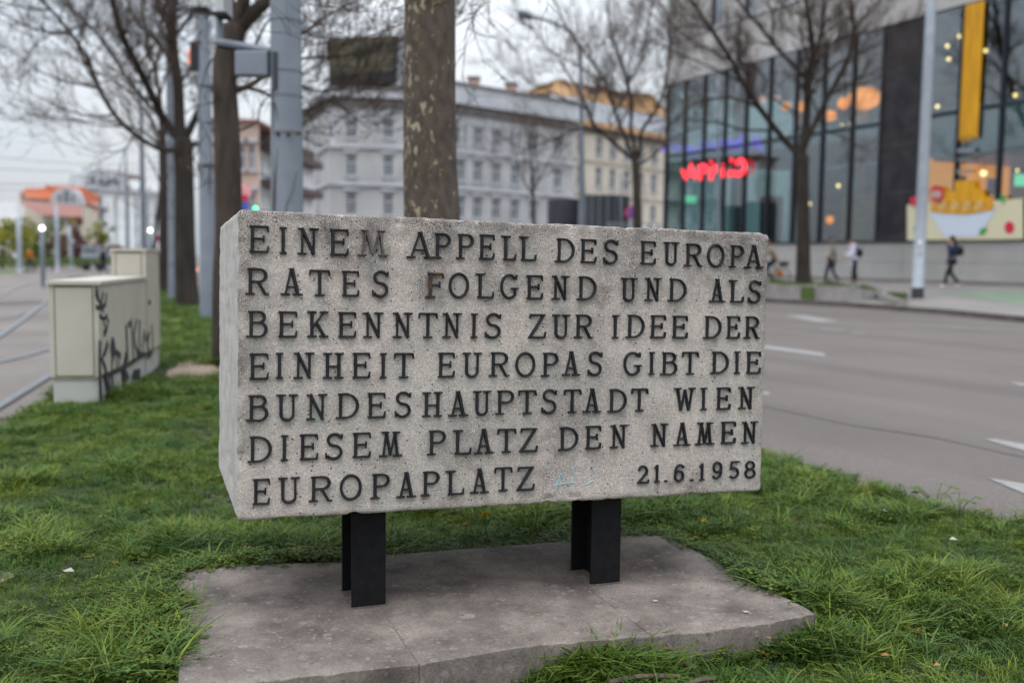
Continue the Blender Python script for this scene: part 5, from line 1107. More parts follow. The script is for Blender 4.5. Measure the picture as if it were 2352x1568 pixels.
# pole between the two dark trees
P1r = pole('mast', 'grey mast between the two dark tree trunks', 'mast', 25, [(400, 683), (399, 560), (397, 400), (393, 200), (390, 60), (388, -120)], [13.5, 12.5, 12, 11, 10.5, 9], 'polegrey', -.05, 16)
for y in (500, 607): band(P1r, 25, 399, y, 13.5, 4, 'darkpole')
pole('mast', 'dark grey catenary mast behind the tall cabinet', 'mast', 48, [(330, 600), (329, 470), (326, 380), (325, 300), (322, 190)], [8, 6.5, 5.5, 4.5, 4], 'darkpole', -.1, 10)
pole('mast', 'pale distant mast in front of the white house', 'mast', 70, [(293, 600), (292, 500), (290, 420), (288, 340)], [4.2, 4, 3.5, 3], 'polegrey', -.1, 10)
pole('mast', 'pale thick mast beside the yellow-green tree', 'mast', 62, [(45, 611), (44, 560), (42, 500)], [6.4, 5.6, 4.8], 'polelight', -.1, 10)
pole('mast', 'pale mast in front of the rose roof', 'mast', 66, [(132, 598), (131, 540), (129, 470)], [5.4, 4.8, 4.2], 'polelight', -.1, 10)
pole('mast', 'short pale mast by the dark purple tree', 'mast', 72, [(163, 598), (161, 550), (158, 520)], [5, 4.4, 3.6], 'polelight', -.1, 10)
def globe(label, D, x, y, yb, r):
    root = pole('globe_lamp', label, 'lamp', D, [(x + 3, yb), (x + 1, (y + yb) / 2), (x, y + 6)], [5.5, 5, 4.5], 'darkpole', -.1, 10)
    MB().ball(A(x, y, D), r * D / FPX).build('globe', M['lampwhite'], root, smooth=True)
globe('lit white globe lamp on a grey post beside the tram tracks', 35, 96.5, 524, 655, 5)
globe('lit white lamp behind the thin leaning trunk', 48, 345, 529, 610, 4)
# right-hand lamp post
bp4 = G(2107, 688, .1); D4 = bp4[1]
P4r = thing('lamp_post', 'tall pale grey lamp post on the far pavement with dark tarred foot', 'lamp post', (bp4[0], bp4[1], .05))
def tlean(z): return Vector((bp4[0], bp4[1], z))
MB().tube([tlean(.05), tlean(3), tlean(7), tlean(13)], [.172, .16, .145, .12], 18).build('shaft', M['polelight'], P4r, smooth=True)
MB().tube([tlean(.04), tlean(.46)], [.178, .176], 18).build('tarred_foot', M['polebase'], P4r)
p = A(2113, 557, D4 - .17); MB().box(p[0] - .05, p[1] - .01, p[2] - .05, p[0] + .05, p[1] + .02, p[2] + .06).build('sticker', M['whiteb'], P4r)
p = A(2113, 580, D4 - .17); MB().box(p[0] - .04, p[1] - .01, p[2] - .05, p[0] + .04, p[1] + .02, p[2] + .02).build('sticker', M['pinkb'], P4r)
# curved street lamp in the middle
LM = pole('street_lamp', 'curved street lamp arching over the grey building', 'street lamp', 35, [(1338, 590), (1337, 500), (1336, 380), (1335, 260), (1334, 130)], [9, 8.5, 5.5, 5, 4.5], 'darkpole', .05, 12)
MB().tube(smooth_line(w3([(1334, 132), (1330, 105), (1310, 76), (1270, 52), (1222, 39)], 35), 5), 3.4 * 35 / FPX, 8).build('arm', M['darkpole'], LM, smooth=True)
MB().tube(w3([(1226, 42), (1215, 38), (1200, 33), (1190, 31)], 35), [.06, .13, .15, .10], 10).build('lamp_head', M['darkpole'], LM, smooth=True)
pole('sign_post', 'thin grey post right of the lamp foot', 'post', 34, [(1426, 590), (1426, 500), (1425, 400)], [2, 2, 2], 'darkpole', .1, 8)
# thin pole in front of the red neon
pole('flag_pole', 'slim grey pole in front of the red neon sign', 'pole', 40, [(1654, 640), (1651, 480), (1650, 320), (1649, 180)], [4.5, 4, 3.5, 3], 'polegrey', .2, 10)
# no-parking sign
NS = pole('parking_sign', 'round blue sign with red rim beside the middle tree', 'road sign', 43, [(1451, 600), (1451, 540), (1450, 476)], [2, 2, 2], 'darkpole', .1, 8)
def ndisc(x, y, D, r, m, nm, off, root):
    p = A(x, y, D); n = 24; rr = r * D / FPX; vs = [(p[0] + rr * math.cos(2 * math.pi * k / n), p[1] - off, p[2] + rr * math.sin(2 * math.pi * k / n)) for k in range(n)]; vs2 = [(v[0], v[1] + .02, v[2]) for v in vs]
    MB().add(vs + vs2, [tuple(range(n)), tuple(range(2 * n - 1, n - 1, -1))] + [(i, (i + 1) % n, n + (i + 1) % n, n + i) for i in range(n)]).build(nm, M[m], root)
ndisc(1450, 488, 43, 15, 'signred', 'rim', .06, NS); ndisc(1450, 488, 43, 11.5, 'signblue', 'face', .09, NS)
p = A(1450, 488, 43); rr_ = 10 * 43 / FPX
for s in (-1, 1): MB().add([(p[0] - s * rr_ * .8, p[1] - .115, p[2] - rr_ * .8), (p[0] - s * rr_ * .8 + .05, p[1] - .115, p[2] - rr_ * .8), (p[0] + s * rr_ * .8, p[1] - .115, p[2] + rr_ * .8), (p[0] + s * rr_ * .8 - .05, p[1] - .115, p[2] + rr_ * .8)], [(0, 1, 2, 3)]).build('bar', M['signred'], NS)
# small traffic signs left of the block
TSg = pole('road_sign', 'narrow red and blue sign behind the leaning trunk', 'road sign', 30, [(566, 620), (565, 540), (564, 450)], [2, 2, 2], 'darkpole', 0, 8)
ndisc(562, 456, 30, 9, 'signred', 'red_disc', .05, TSg); p = A(565, 472, 30); MB().box(p[0] - .1, p[1] - .06, p[2] - .14, p[0] + .1, p[1] - .04, p[2] + .12).build('blue_plate', M['signblue'], TSg)
TS2 = pole('road_sign', 'red and violet round sign by the tall cabinet', 'road sign', 46, [(357, 600), (357, 545)], [1.5, 1.5], 'darkpole', -.1, 6); ndisc(362, 548, 46, 7, 'magenta', 'disc', .05, TS2)
# amber light on the pole foot, distant
AL = pole('amber_beacon', 'glowing amber light near the foot of the slim mast', 'lamp', 40, [(449, 650), (449, 625)], [2.5, 2.5], 'darkpole', -.1, 8); MB().ball(A(448, 619, 40), .085).build('lens', M['amber'], AL, smooth=True)
gl = pole('traffic_signal', 'green traffic light just above the stone block edge, left of the thick mast', 'traffic light', 34, [(586, 620), (587, 500)], [3, 3], 'darkpole', 0, 8); MB().ball(A(587, 479, 33.8), .07).build('lens', emis('signal_green', (.05, 1, .45), 2.5), gl, smooth=True)

# overhead wires
def wire(label, px, D0, D1, r):
    pts = []; n = len(px)
    for i, (x, y) in enumerate(px): pts.append(Vector(A(x, y, D0 + (D1 - D0) * i / (n - 1))))
    o = MB().tube(smooth_line(pts, 4), r, 5).build('overhead_wire', M['wire']); tag(o, label, 'overhead wire', 'tram wires across the left sky')
wire('overhead wire low over the orange roof, sagging slightly', [(-300, 412), (-100, 420), (40, 423), (150, 423), (300, 416)], 50, 60, .016)
wire('thin overhead wire just above the low sagging one', [(-300, 378), (0, 388), (120, 394), (260, 392), (420, 384)], 48, 62, .014)
wire('overhead wire crossing highest above the white house', [(-300, 335), (0, 362), (110, 372), (250, 378), (420, 372)], 46, 62, .013)
wire('overhead wire dropping from upper left to the fork', [(-60, 205), (40, 228), (72, 244), (110, 310), (150, 362)], 40, 60, .018)
wire('taut overhead wire beneath the long tree limbs', [(-200, 60), (10, 84), (40, 88), (160, 132), (300, 190)], 30, 44, .011)
wire('lowest faint overhead wire near the far roofs', [(-300, 440), (0, 436), (90, 436), (230, 434)], 60, 70, .014)

# ================================================================== GLASS BUILDING
GB = thing('glass_building', 'modern building with grey stone upper floors over a tall glass front', 'building', (*fac(10), 0))
ZP, ZT, ZF = 2.05, 10.73, 6.85
T0, T1 = -9.0, 22.63
def fbox(t0, t1, o0, o1, z0, z1, name, m, parent=GB):
    "box along the facade from t0 to t1, offset o0..o1 towards the road"
    return MB().obox(fac(t0, o0), FD, FN, t1 - t0, o1 - o0, z0, z1).build(name, M[m], parent)
MUL = [22.58, 20.89, 19.14, 17.38, 15.69, 13.94, 12.11, 10.33, 8.56, 6.92]; MUL2 = [4.9, 3.07, 1.22, -.62, -2.45, -4.3, -6.1, -8]
for t in np.arange(T0, T1 - 1, 2.9): fbox(t + .01, min(t + 2.89, T1), -.35, .02, -.2, 1.22, 'plinth_slab', 'plinthb'); fbox(t + .01, min(t + 2.89, T1), -.35, .0, 1.235, ZP - .04, 'plinth_slab', 'plinthb')
fbox(T0, T1, -.36, -.05, 1.215, 1.24, 'plinth_joint', 'indark'); fbox(T0, T1, -.3, .05, ZP - .04, ZP + .05, 'sill', 'mullion')
fbox(T0, T1, -.34, .028, -.2, .55, 'plinth_foot', 'darktrim')
for grp in (MUL, MUL2):
    for t in grp: fbox(t - .055, t + .055, -.12, .10, ZP + .052, ZT - .002, 'mullion', 'mullion')
    for b, a in zip(grp[:-1], grp[1:]):
        for z0, z1 in ((ZP + .055, ZF - .10), (ZF + .10, ZT - .01)):
            o = MB().obox(fac(a + .058, -.03), FD, FN, (b - a) - .116, .02, z0, z1).build('glass_pane', M['glass'], GB)
fbox(T0, 4.84, -.10, .06, ZF - .07, ZF + .07, 'transom', 'mullion'); fbox(6.98, T1, -.10, .06, ZF - .07, ZF + .07, 'transom', 'mullion')
fbox(4.96, 6.86, -.5, .04, ZP + .06, ZT - .003, 'dark_pillar', 'pillar')
for z in (4.0, 5.9): fbox(4.97, 6.85, -.48, .052, z, z + .03, 'pillar_joint', 'indark')
# interior: slabs, back wall, columns
fbox(T0, T1, -9.0, -.55, ZP - .3, ZP - .02, 'interior_floor', 'indark')
fbox(6.95, T1 - .1, -9.0, -.55, ZF - .35, ZF + .3, 'interior_slab', 'inslab'); fbox(T0, 4.95, -9.0, -.7, 5.35, ZF + .3, 'interior_slab', 'inslab')
fbox(T0, T1, -9.0, -.4, ZT - .2, ZT + .1, 'interior_ceiling', 'indark')
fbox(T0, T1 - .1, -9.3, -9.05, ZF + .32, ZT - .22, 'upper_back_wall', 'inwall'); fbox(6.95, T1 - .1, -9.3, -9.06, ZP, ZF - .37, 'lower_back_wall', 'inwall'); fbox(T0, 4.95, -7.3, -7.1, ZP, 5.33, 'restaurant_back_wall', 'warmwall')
for t in (20.0, 15.2, 11.0, 8.0): fbox(t, t + .45, -3.2, -2.75, ZP, ZT - .21, 'interior_column', 'inslab')
for t in (2.6, -1.5): fbox(t, t + .5, -3.4, -2.9, ZP, 5.33, 'restaurant_column', 'warmwood')
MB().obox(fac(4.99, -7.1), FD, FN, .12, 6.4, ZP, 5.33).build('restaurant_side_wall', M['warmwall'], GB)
for k in range(4): MB().obox(fac(4.90, -6.8 + k * 1.5), FD, FN, .08, 1.1, 2.9 + .5 * (k % 2), 3.3 + .5 * (k % 2)).build('wall_shelf', M['warmwood'], GB)
for k in range(3): MB().obox(fac(4.92, -6.5 + k * 1.9), FD, FN, .05, .7, 4.0, 4.7).build('menu_board', M['indark'], GB)
fbox(T0, 4.9, -7.0, -.75, 5.2, 5.32, 'restaurant_ceiling', 'warmwood')
fbox(-6, 4, -4.6, -4.0, ZP, 3.2, 'counter', 'warmwood'); fbox(7.2, 11.4, -2.6, -2.3, ZP, 4.2, 'display_rack', 'warmwood')
fbox(12.5, 13.2, -5, -2.0, ZP, 5, 'interior_screen', 'indark'); fbox(17.6, 18.2, -4, -3.0, ZP, 4.6, 'interior_screen', 'indark')
# stairs seen through the glass
st_ = MB()
for i in range(16): st_.obox(fac(12.0 + i * .32, -5.2), FD, FN, .34, 1.2, ZP + .2 + i * .28, ZP + .42 + i * .28)
st_.build('staircase', M['inslab'], GB)
# upper stone floors
UZ = 13.05; ut = [(17.75, 18.83), (14.98, 16.1), (12.14, 13.33), (9.3, 10.5), (6.5, 7.7), (3.7, 4.9), (.9, 2.1), (-1.9, -.7), (-4.7, -3.5)]
for t0, t1 in [(T0 + i * 1.4, min(T0 + i * 1.4 + 1.385, T1)) for i in range(23)]:
    if t0 < T1: fbox(t0, t1, -.4, .08 + .004 * ((int(t0 * 7)) % 3), ZT + .02, UZ - .17, 'cladding_panel', 'cladding')
fbox(T0, T1, -.42, .16, UZ - .16, UZ - .02, 'sill_course', 'greytrim'); fbox(T0, T1, -.42, .14, ZT, ZT + .018, 'drip_edge', 'greytrim')
us_ = sorted(ut); prev = T0
for k_ in range(2):
    zb = UZ + k_ * 3.9; prev = T0
    for (t0, t1) in us_:
        fbox(prev, t0 - .0, -.4, .08, zb, zb + 2.5, 'wall_pier', 'cladding'); prev = t1
        w_ = bpy.data.objects.new('window', MB().obox(fac(t0 + .02, -.16), FD, FN, .14, .1, zb + .02, zb + 2.48).obox(fac(t1 - .16, -.16), FD, FN, .14, .1, zb + .02, zb + 2.48).mesh('window', M['mullion'])); sc.collection.objects.link(w_); w_.parent = GB; w_.data.transform(Matrix.Translation(-GB.location))
        MB().obox(fac(t0 + .16, -.14), FD, FN, t1 - t0 - .32, .03, zb + .02, zb + 2.48).build('pane', M['pane'], w_)
    fbox(prev, T1, -.4, .08, zb, zb + 2.5, 'wall_pier', 'cladding'); fbox(T0, T1, -.4, .081, zb + 2.502, zb + 3.88, 'spandrel', 'cladding')
fbox(T0, T1 - .02, -12, -.45, ZT + .12, UZ + 7.7, 'upper_core', 'indark')
MB().obox(fac(T1 - .02, -12), FD, FN, .3, 11.5, ZT + .1, UZ + 7.7).build('end_wall', M['cladding'], GB)
MB().obox(fac(T1 + .0, -11.9), FD, FN, .04, 11.7, ZP, ZT - .02).build('end_glass', M['glass'], GB)
MB().obox(fac(T1 - .3, -12), FD, FN, .3, 11.9, -.2, ZP - .02).build('end_plinth', M['plinthb'], GB)
# lamps behind the glass (each hangs inside at 3 m)
fn3 = np.array([*FN, 0.]); 
def infac(x, y, off): return onplane(x, y, np.array([*fac(0, off), 0]), fn3)
def lamp(x, y, off, r, m, label, rx=1, rz=1, grp=None):
    p = infac(x, y, off); root = thing('ceiling_lamp', label, 'lamp', (float(p[0]), float(p[1]), float(p[2])), group=grp)
    MB().ball(p, r * rx, r * rx, r * rz, 7).build('lamp_shade', M[m], root, smooth=True); MB().tube([p + np.array([0, 0, r * rz]), p + np.array([0, 0, r * rz + .5])], .012, 5).build('cord', M['black'], root)
for i, (x, y) in enumerate(((2164, 369), (2242, 362), (2214, 373), (2292, 366), (2313, 355), (2341, 392), (2259, 398))):
    lamp(x, y, -3.0, .12, 'lampwarm', ['warm restaurant spotlight right of the lamp post, leftmost of the row', 'warm spotlight right of the yellow pasta strands foot', 'warm spotlight straight below the yellow pasta strands', 'warm spotlight in the bay right of the pasta strands, lower left', 'warm spotlight highest in the right restaurant bay', 'warm spotlight low at the right picture edge', 'dim warm spotlight beside the right mullion'][i])
for i, (x, y) in enumerate(((2176, 106), (2179, 136), (2204, 84), (2264, 117), (2153, 245), (2332, 219))):
    lamp(x, y, -3.0, .075, 'lampwarm', ['upper of two warm lamps left of the yellow strands', 'lower of two bright lamps left of the yellow strands', 'pale lamp touching the top of the yellow strands', 'lone lamp right of the yellow strands', 'small lamp behind the lamp post at mid height', 'small lamp near the right edge at mid height'][i])
for i, (x, y, r) in enumerate(((1934, 288, .06), (1952, 286, .07), (1803, 307, .07), (1826, 305, .07), (1819, 328, .1), (1694, 302, .07), (1530, 322, .08), (1597, 304, .06), (1924, 427, .10), (1861, 468, .08))):
    lamp(x, y, -3.0, r, 'lampwarm' if i in (0, 1, 8, 9) else 'lamppink', ['small lamp under the orange pendants, left of a pair', 'small lamp under the orange pendants, right of a pair', 'faint pink lamp left of the tree trunk fork', 'faint pink lamp touching the tree fork', 'faint lamp just above the tree fork', 'faint lamp above the violet sign', 'faint lamp at the far left corner of the glass', 'faint lamp above the violet sign, left', 'white lamp right of the tree trunk', 'small lamp just right of the tree trunk, low'][i])
for i, (x, y, r, rx, rz) in enumerate(((1805, 245, .22, 1, 1), (1836, 245, .28, 1, .9), (1985, 226, .62, 1.2, .8), (1937, 238, .28, 1, 1), (1903, 266, .34, 1.2, .7), (1749, 229, .25, 1.1, .7), (1782, 225, .22, 1.2, .5), (1906, 505, .18, 1, 1))):
    lamp(x, y, -2.5, r, 'lampor' if i not in (5, 6) else 'lamppink', ['small orange pendant left of a pair by the tree limb', 'orange pendant right of a pair by the tree limb', 'largest orange pendant, right of the tree', 'narrow orange pendant beside the largest one', 'low orange pendant between the tree limbs', 'left pink pendant above the tree limb', 'right pink pendant above the tree limb', 'orange lamp low behind the glass right of the trunk'][i], rx, rz)
p = infac(1586, 458, -.8); tag(MB().box(p[0] - .3, p[1] - .05, p[2] - .18, p[0] + .3, p[1] + .05, p[2] + .18).build('exit_sign', M['lampgreen']), 'small glowing green exit sign below the red neon', 'sign')
p = infac(2350, 414, -1.8); tag(MB().box(p[0] - .3, p[1] - .05, p[2] - .22, p[0] + .3, p[1] + .05, p[2] + .22).build('exit_sign', M['lampgreen']), 'glowing green sign at the right picture edge', 'sign')
# lettering and decals on the facade
def ffr(off):
    def f(u, v, z): p = fac(u, off + z); return np.array([p[0], p[1], v])
    return f
def fuv(x, y, off=.2):
    p = onplane(x, y, np.array([*fac(0, off), 0]), fn3); return ((p[:2] - FP) @ FD, p[2])
def strokes(mb, lst, wd, off, H=.05):
    for pl in lst: ridge(mb, [fuv(x, y, off) for x, y in pl], wd, H, 0, ffr(off))
def z1(x, y): return (2600 + x * .31881) / 1.7415, (450 + y * .31881) / 1.7415
VP = [('V', [[(405, 720), (455, 840), (480, 760)]]), ('A', [[(470, 800), (515, 650), (575, 830)], [(500, 770), (560, 770)]]), ('P', [[(640, 850), (625, 680)], [(625, 680), (680, 665), (715, 690), (690, 740), (640, 760)]]), ('i', [[(770, 700), (770, 850)], [(768, 605), (768, 640)]]),
      ('A', [[(770, 840), (800, 720), (835, 660)], [(835, 660), (840, 760)]]), ('N', [[(915, 700), (915, 815)], [(918, 650), (918, 668)]]), ('o', [[(1000, 780), (1003, 745)], [(1027, 575), (1027, 625)]]), ('O', [[(1085, 650), (1110, 615), (1150, 605), (1190, 640), (1195, 700), (1170, 750), (1120, 775), (1065, 760), (985, 775)]])]
NE = thing('neon_sign', 'red neon sign VAPIANO in rounded letters on the glass', 'neon sign', (*fac(18, .2), 5.0))
for ch, sl in VP:
    mb = MB(); strokes(mb, [[z1(*q) for q in pl] for pl in sl], .20 if ch != 'O' else .26, .22); mb.build('letter', M['neonred'], NE)
VI = [[(1400, 480), (1380, 400), (1330, 310), (1290, 360), (1262, 440)], [(1275, 410), (1375, 410)], [(1165, 310), (1205, 350), (1200, 420), (1160, 440), (1125, 400), (1130, 330), (1165, 310)], [(1100, 350), (1105, 460)], [(1060, 355), (1060, 460)], [(1100, 380), (1060, 440)], [(1020, 350), (980, 350), (980, 450), (1030, 450)], [(980, 400), (1020, 400)], [(940, 350), (900, 350), (900, 440), (940, 440)], [(860, 350), (855, 450)], [(810, 350), (805, 430), (840, 430)], [(740, 350), (720, 420), (760, 430)], [(700, 340), (650, 370), (640, 440), (620, 470)], [(580, 500), (520, 450), (440, 410), (400, 470), (470, 510), (580, 515)], [(380, 440), (330, 420), (310, 480)], [(280, 420), (270, 480)], [(180, 440), (150, 470)]]
NV = thing('neon_sign', 'violet glowing mirrored lettering above the red neon sign', 'neon sign', (*fac(17, -.4), 7.0)); mb = MB(); strokes(mb, [[z1(*q) for q in pl] for pl in VI], .2, -.5); mb.build('lettering', M['neonviolet'], NV)
# pasta strands hanging decal
PB = thing('window_decal', 'tall bundle of yellow pasta strands on the right glass panes', 'window decal', (*fac(2, .12), 5.2))
tA = fuv(2203, 322, .13)[0]; tB = fuv(2243, 322, .13)[0]; zb_ = fuv(2220, 322, .13)[1]
for k in range(15):
    t = tA + (tB - tA) * k / 14; z0 = zb_ + .10 * math.sin(k * 1.7) + .05 * (k % 3); MB().obox(fac(t - .035, .105 + .004 * (k % 2)), FD, FN, .056, .02, z0, ZT - .05).build('strand', M['yellow'], PB)
PO = thing('window_poster', 'window poster of a white bowl heaped with yellow pasta on cream', 'poster', (*fac(1.5, .12), 2.1))
def Z9(x, y): return 2038.5 + .18313 * x, 287.1 + .18313 * y
def decal(px, m, nm, off, root, th=.012):
    uv = [fuv(*Z9(*q), off) for q in px]; n = len(uv); f = ffr(off); MB().add([f(u, v, 0) for u, v in uv] + [f(u, v, th) for u, v in uv], [tuple(range(n)), tuple(range(n, 2 * n))] + [(i, (i + 1) % n, n + (i + 1) % n, n + i) for i in range(n)]).build(nm, M[m], root)
decal([(248, 1000), (700, 985), (1200, 960), (1700, 920), (1705, 1430), (1200, 1440), (248, 1445)], 'posterbg', 'panel', .102, PO)
decal([(520, 1095), (700, 1110), (950, 1130), (1180, 1105), (1385, 1030), (1290, 1180), (1120, 1400), (720, 1405), (640, 1280)], 'posterwhite', 'bowl', .118, PO)
decal([(540, 1080), (550, 1000), (690, 980), (700, 860), (760, 830), (840, 840), (850, 700), (1090, 690), (1095, 800), (1190, 810), (1210, 900), (1300, 930), (1340, 1020), (1320, 1070), (1200, 1085), (1000, 1120), (700, 1110)], 'yellow', 'pasta', .134, PO)
for k in range(9):
    x0 = 600 + k * 75; pl = [(x0, 1080), (x0 - 20, 1010), (x0 + 30, 960), (x0 + 50, 1040)]; mb = MB(); strokes(mb, [[Z9(*q) for q in pl]], .05, .148, .02); mb.build('pasta_curl', M['posterbg'] if k % 2 else M['warmwood'], PO)
decal([(620 + 95 * math.cos(t), 865 + 108 * math.sin(t)) for t in np.linspace(0, 6.1, 18)], 'posterred', 'red_badge', .15, PO); decal([(545, 830), (650, 820), (675, 860), (670, 910), (530, 920)], 'pinkb', 'badge_text', .166, PO)
decal([(330 + 50 * math.cos(t), 955 + 60 * math.sin(t)) for t in np.linspace(0, 5.9, 14)], 'posterred', 'red_badge', .15, PO)
decal([(1530 + 62 * math.cos(t), 1285 + 78 * math.sin(t)) for t in np.linspace(0, 5.9, 14)], 'posterred', 'tomato', .118, PO)
decal([(1150, 1350), (1165, 1300), (1215, 1290), (1250, 1290), (1220, 1350), (1180, 1370)], 'postergreen', 'leaf', .15, PO); decal([(1410, 900), (1440, 870), (1490, 900), (1470, 960), (1440, 970)], 'postergreen', 'leaf', .15, PO)
decal([(325, 1290), (350, 1270), (360, 1330), (335, 1335)], 'postergreen', 'leaf', .15, PO)
for (xa, xb, y0, y1) in ((870, 1105, 275, 365), (865, 1090, 400, 460), (860, 1075, 545, 620)): decal([(xa + 10, y0 + 25), (xb - 10, y0 + 12), (xb - 10, y1 - 26), (xa + 10, y1 - 14)], 'zincroof', 'white_caption', .12, PO)

# ================================================================== FAR BUILDINGS
def wallgrid(s0, s1, z0, z1, cols, rows, th=.35):
    "wall sheet in local frame (x along, y depth, z up) with window openings and reveals"
    mb = MB(); xs = sorted({s0, s1, *[c for q in cols for c in q]}); zs = sorted({z0, z1, *[c for q in rows for c in q]})
    for i in range(len(xs) - 1):
        for j in range(len(zs) - 1):
            xm, zm = (xs[i] + xs[i + 1]) / 2, (zs[j] + zs[j + 1]) / 2
            if any(a < xm < b for a, b in cols) and any(a < zm < b for a, b in rows):
                a, b, c, d = xs[i], xs[i + 1], zs[j], zs[j + 1]
                mb.add([(a, 0, c), (b, 0, c), (b, 0, d), (a, 0, d), (a, th, c), (b, th, c), (b, th, d), (a, th, d)], [(0, 1, 5, 4), (1, 2, 6, 5), (2, 3, 7, 6), (3, 0, 4, 7)])
            else: mb.add([(xs[i], 0, zs[j]), (xs[i + 1], 0, zs[j]), (xs[i + 1], 0, zs[j + 1]), (xs[i], 0, zs[j + 1])], [(0, 1, 2, 3)])
    return mb
WM = {}
def winmesh(w_, h, fm='winframe', pm='windark'):
    key = (round(w_, 2), round(h, 2), fm, pm)
    if key not in WM:
        t = .10; f = MB().box(0, .14, 0, t, .2, h).box(w_ - t, .14, 0, w_, .2, h).box(t, .14, 0, w_ - t, .2, t).box(t, .14, h - t, w_ - t, .2, h).box(t, .15, h * .62, w_ - t, .19, h * .62 + .09).box(w_ / 2 - .04, .15, t, w_ / 2 + .04, .19, h * .62)
        WM[key] = (f.mesh('window', M[fm]), MB().box(.02, .205, .02, w_ - .02, .22, h - .02).mesh('pane', M[pm]), MB().box(-.15, -.14, -.14, w_ + .15, .12, -.003).mesh('sill', M['greytrim']), MB().box(-.18, -.16, h + .18, w_ + .18, -.003, h + .42).mesh('lintel', M['greytrim']))
    return WM[key]
def facade(root, P, dirv, s0, s1, z0, z1, cols, rows, m, lint=True, fm='winframe', pm='windark', hide=None):
    ang = math.atan2(dirv[1], dirv[0]); mtx = Matrix.Translation(Vector((P[0], P[1], 0)) - root.location) @ Matrix.Rotation(ang, 4, 'Z')
    child('wall', wallgrid(s0, s1, z0, z1, cols, rows).mesh('wall', M[m]), root, mtx)
    for (a, b) in cols:
        for (c, d) in rows:
            f, p, s, l_ = winmesh(b - a, d - c, fm, pm); o = child('window', f, root, mtx @ Matrix.Translation((a, 0, c))); child('pane', p, o)
            child('sill', s, o)
            if lint: child('lintel', l_, o)
    return mtx
def strip(root, mtx, x0, x1, y0, y1, z0, z1, name, m): return child(name, MB().box(x0, y0, z0, x1, y1, z1).mesh(name, M[m]), root, mtx)
# grey corner building
PA = A(985, 500, 86.7); BG = thing('corner_building', 'pale grey historic corner building with cornice behind the plane tree', 'building', (PA[0], PA[1], 0))
rowsz = [(11.25, 12.75), (8.0, 9.8), (4.75, 6.6), (1.2, 3.2)]
dA = np.array([-1, .03]); dA /= np.linalg.norm(dA)
# front towards us: from the corner to the left.  local x runs right->left reversed, so start at left end
PL = A(757, 500, 85.5); v = np.array([PA[0] - PL[0], PA[1] - PL[1]]); LA = np.linalg.norm(v); dA = v / LA
def sA(x): q = A(x, 450, 86); return float((q[:2] - PL[:2]) @ dA)
colsA = [(sA(x) - .45, sA(x) + .45) for x in (807, 849 + 43, 977)]
mA = facade(BG, PL, dA, 0, LA, -.5, 14.55, colsA, rowsz, 'greyb')
dB = np.array([.731, .682]); PB_ = PA[:2]
def sB(x): o = (x - 1176) / FPX; return float((PB_[0] - o * PB_[1]) / (o * dB[1] - dB[0]))
LB = sB(1312); colsB = [(sB(x) - .55, sB(x) + .55) for x in (1054, 1093.6, 1136, 1178.7, 1221, 1275)]
mB = facade(BG, PB_, dB, 0, LB, -.5, 14.55, colsB, rowsz, 'greyb')
PLL = A(693, 500, 100); v = PL[:2] - PLL[:2]; LC = float(np.linalg.norm(v)); mC = facade(BG, PLL, v / LC, 0, LC, -.5, 14.55, [(LC * .25, LC * .25 + .9), (LC * .62, LC * .62 + .9)], rowsz, 'greyb')
for mt, Ln in ((mA, LA), (mB, LB), (mC, LC)):
    strip(BG, mt, -.05, Ln + .05, -.75, .4, 14.552, 14.95, 'cornice', 'greytrim'); strip(BG, mt, 0, Ln, -.35, -.002, 13.9, 14.55, 'overhang_shadow', 'darktrim')  # dark band below the cornice paints the shadow it casts
    za = 16.3 if mt is mB else 15.2
    strip(BG, mt, 0, Ln, -.1, .3, 14.952, za, 'attic_wall', 'greytrim'); strip(BG, mt, -.05, Ln, -.25, .45, za + .002, za + .25, 'attic_coping', 'darktrim')
    for z in (10.35, 7.2, 3.9): strip(BG, mt, 0, Ln, -.22, -.003, z, z + .32, 'string_course', 'greytrim')
    for k in range(int(Ln / 3.2)): strip(BG, mt, k * 3.2 + .1, k * 3.2 + .55, -.10, -.004, 10.68, 14.08, 'pilaster', 'greytrim')
rf = MB(); cs = [PLL[:2], PL[:2], PB_, PB_ + dB * LB, PB_ + dB * LB + np.array([-14, 14]), PLL[:2] + np.array([0, 18])]; n = len(cs)
rf.add([(p[0], p[1], (15.3, 15.3, 15.9, 16.4, 16.3, 15.3)[i_]) for i_, p in enumerate(cs)] + [(p[0] + (np.mean(cs, 0) - p)[0] * .4, p[1] + (np.mean(cs, 0) - p)[1] * .4, (15.9, 15.9, 16.5, 17.0, 17.0, 16.0)[i_]) for i_, p in enumerate(cs)], [(i, (i + 1) % n, n + (i + 1) % n, n + i) for i in range(n)] + [tuple(range(n, 2 * n))]); rf.build('roof', M['darkroof'], BG)
for x, y0, D in ((1088, 190, 97), (1174, 203, 103)):
    p = A(x, y0, D); hw = 13 * D / FPX; MB().box(p[0] - hw, p[1] - .5, 16.3, p[0] + hw, p[1] + .8, p[2] + .3).build('chimney', M['pinkb'], BG); MB().box(p[0] - hw * 1.15, p[1] - .65, p[2] + .302, p[0] + hw * 1.15, p[1] + .95, p[2] + .5).build('chimney_cap', M['darktrim'], BG)
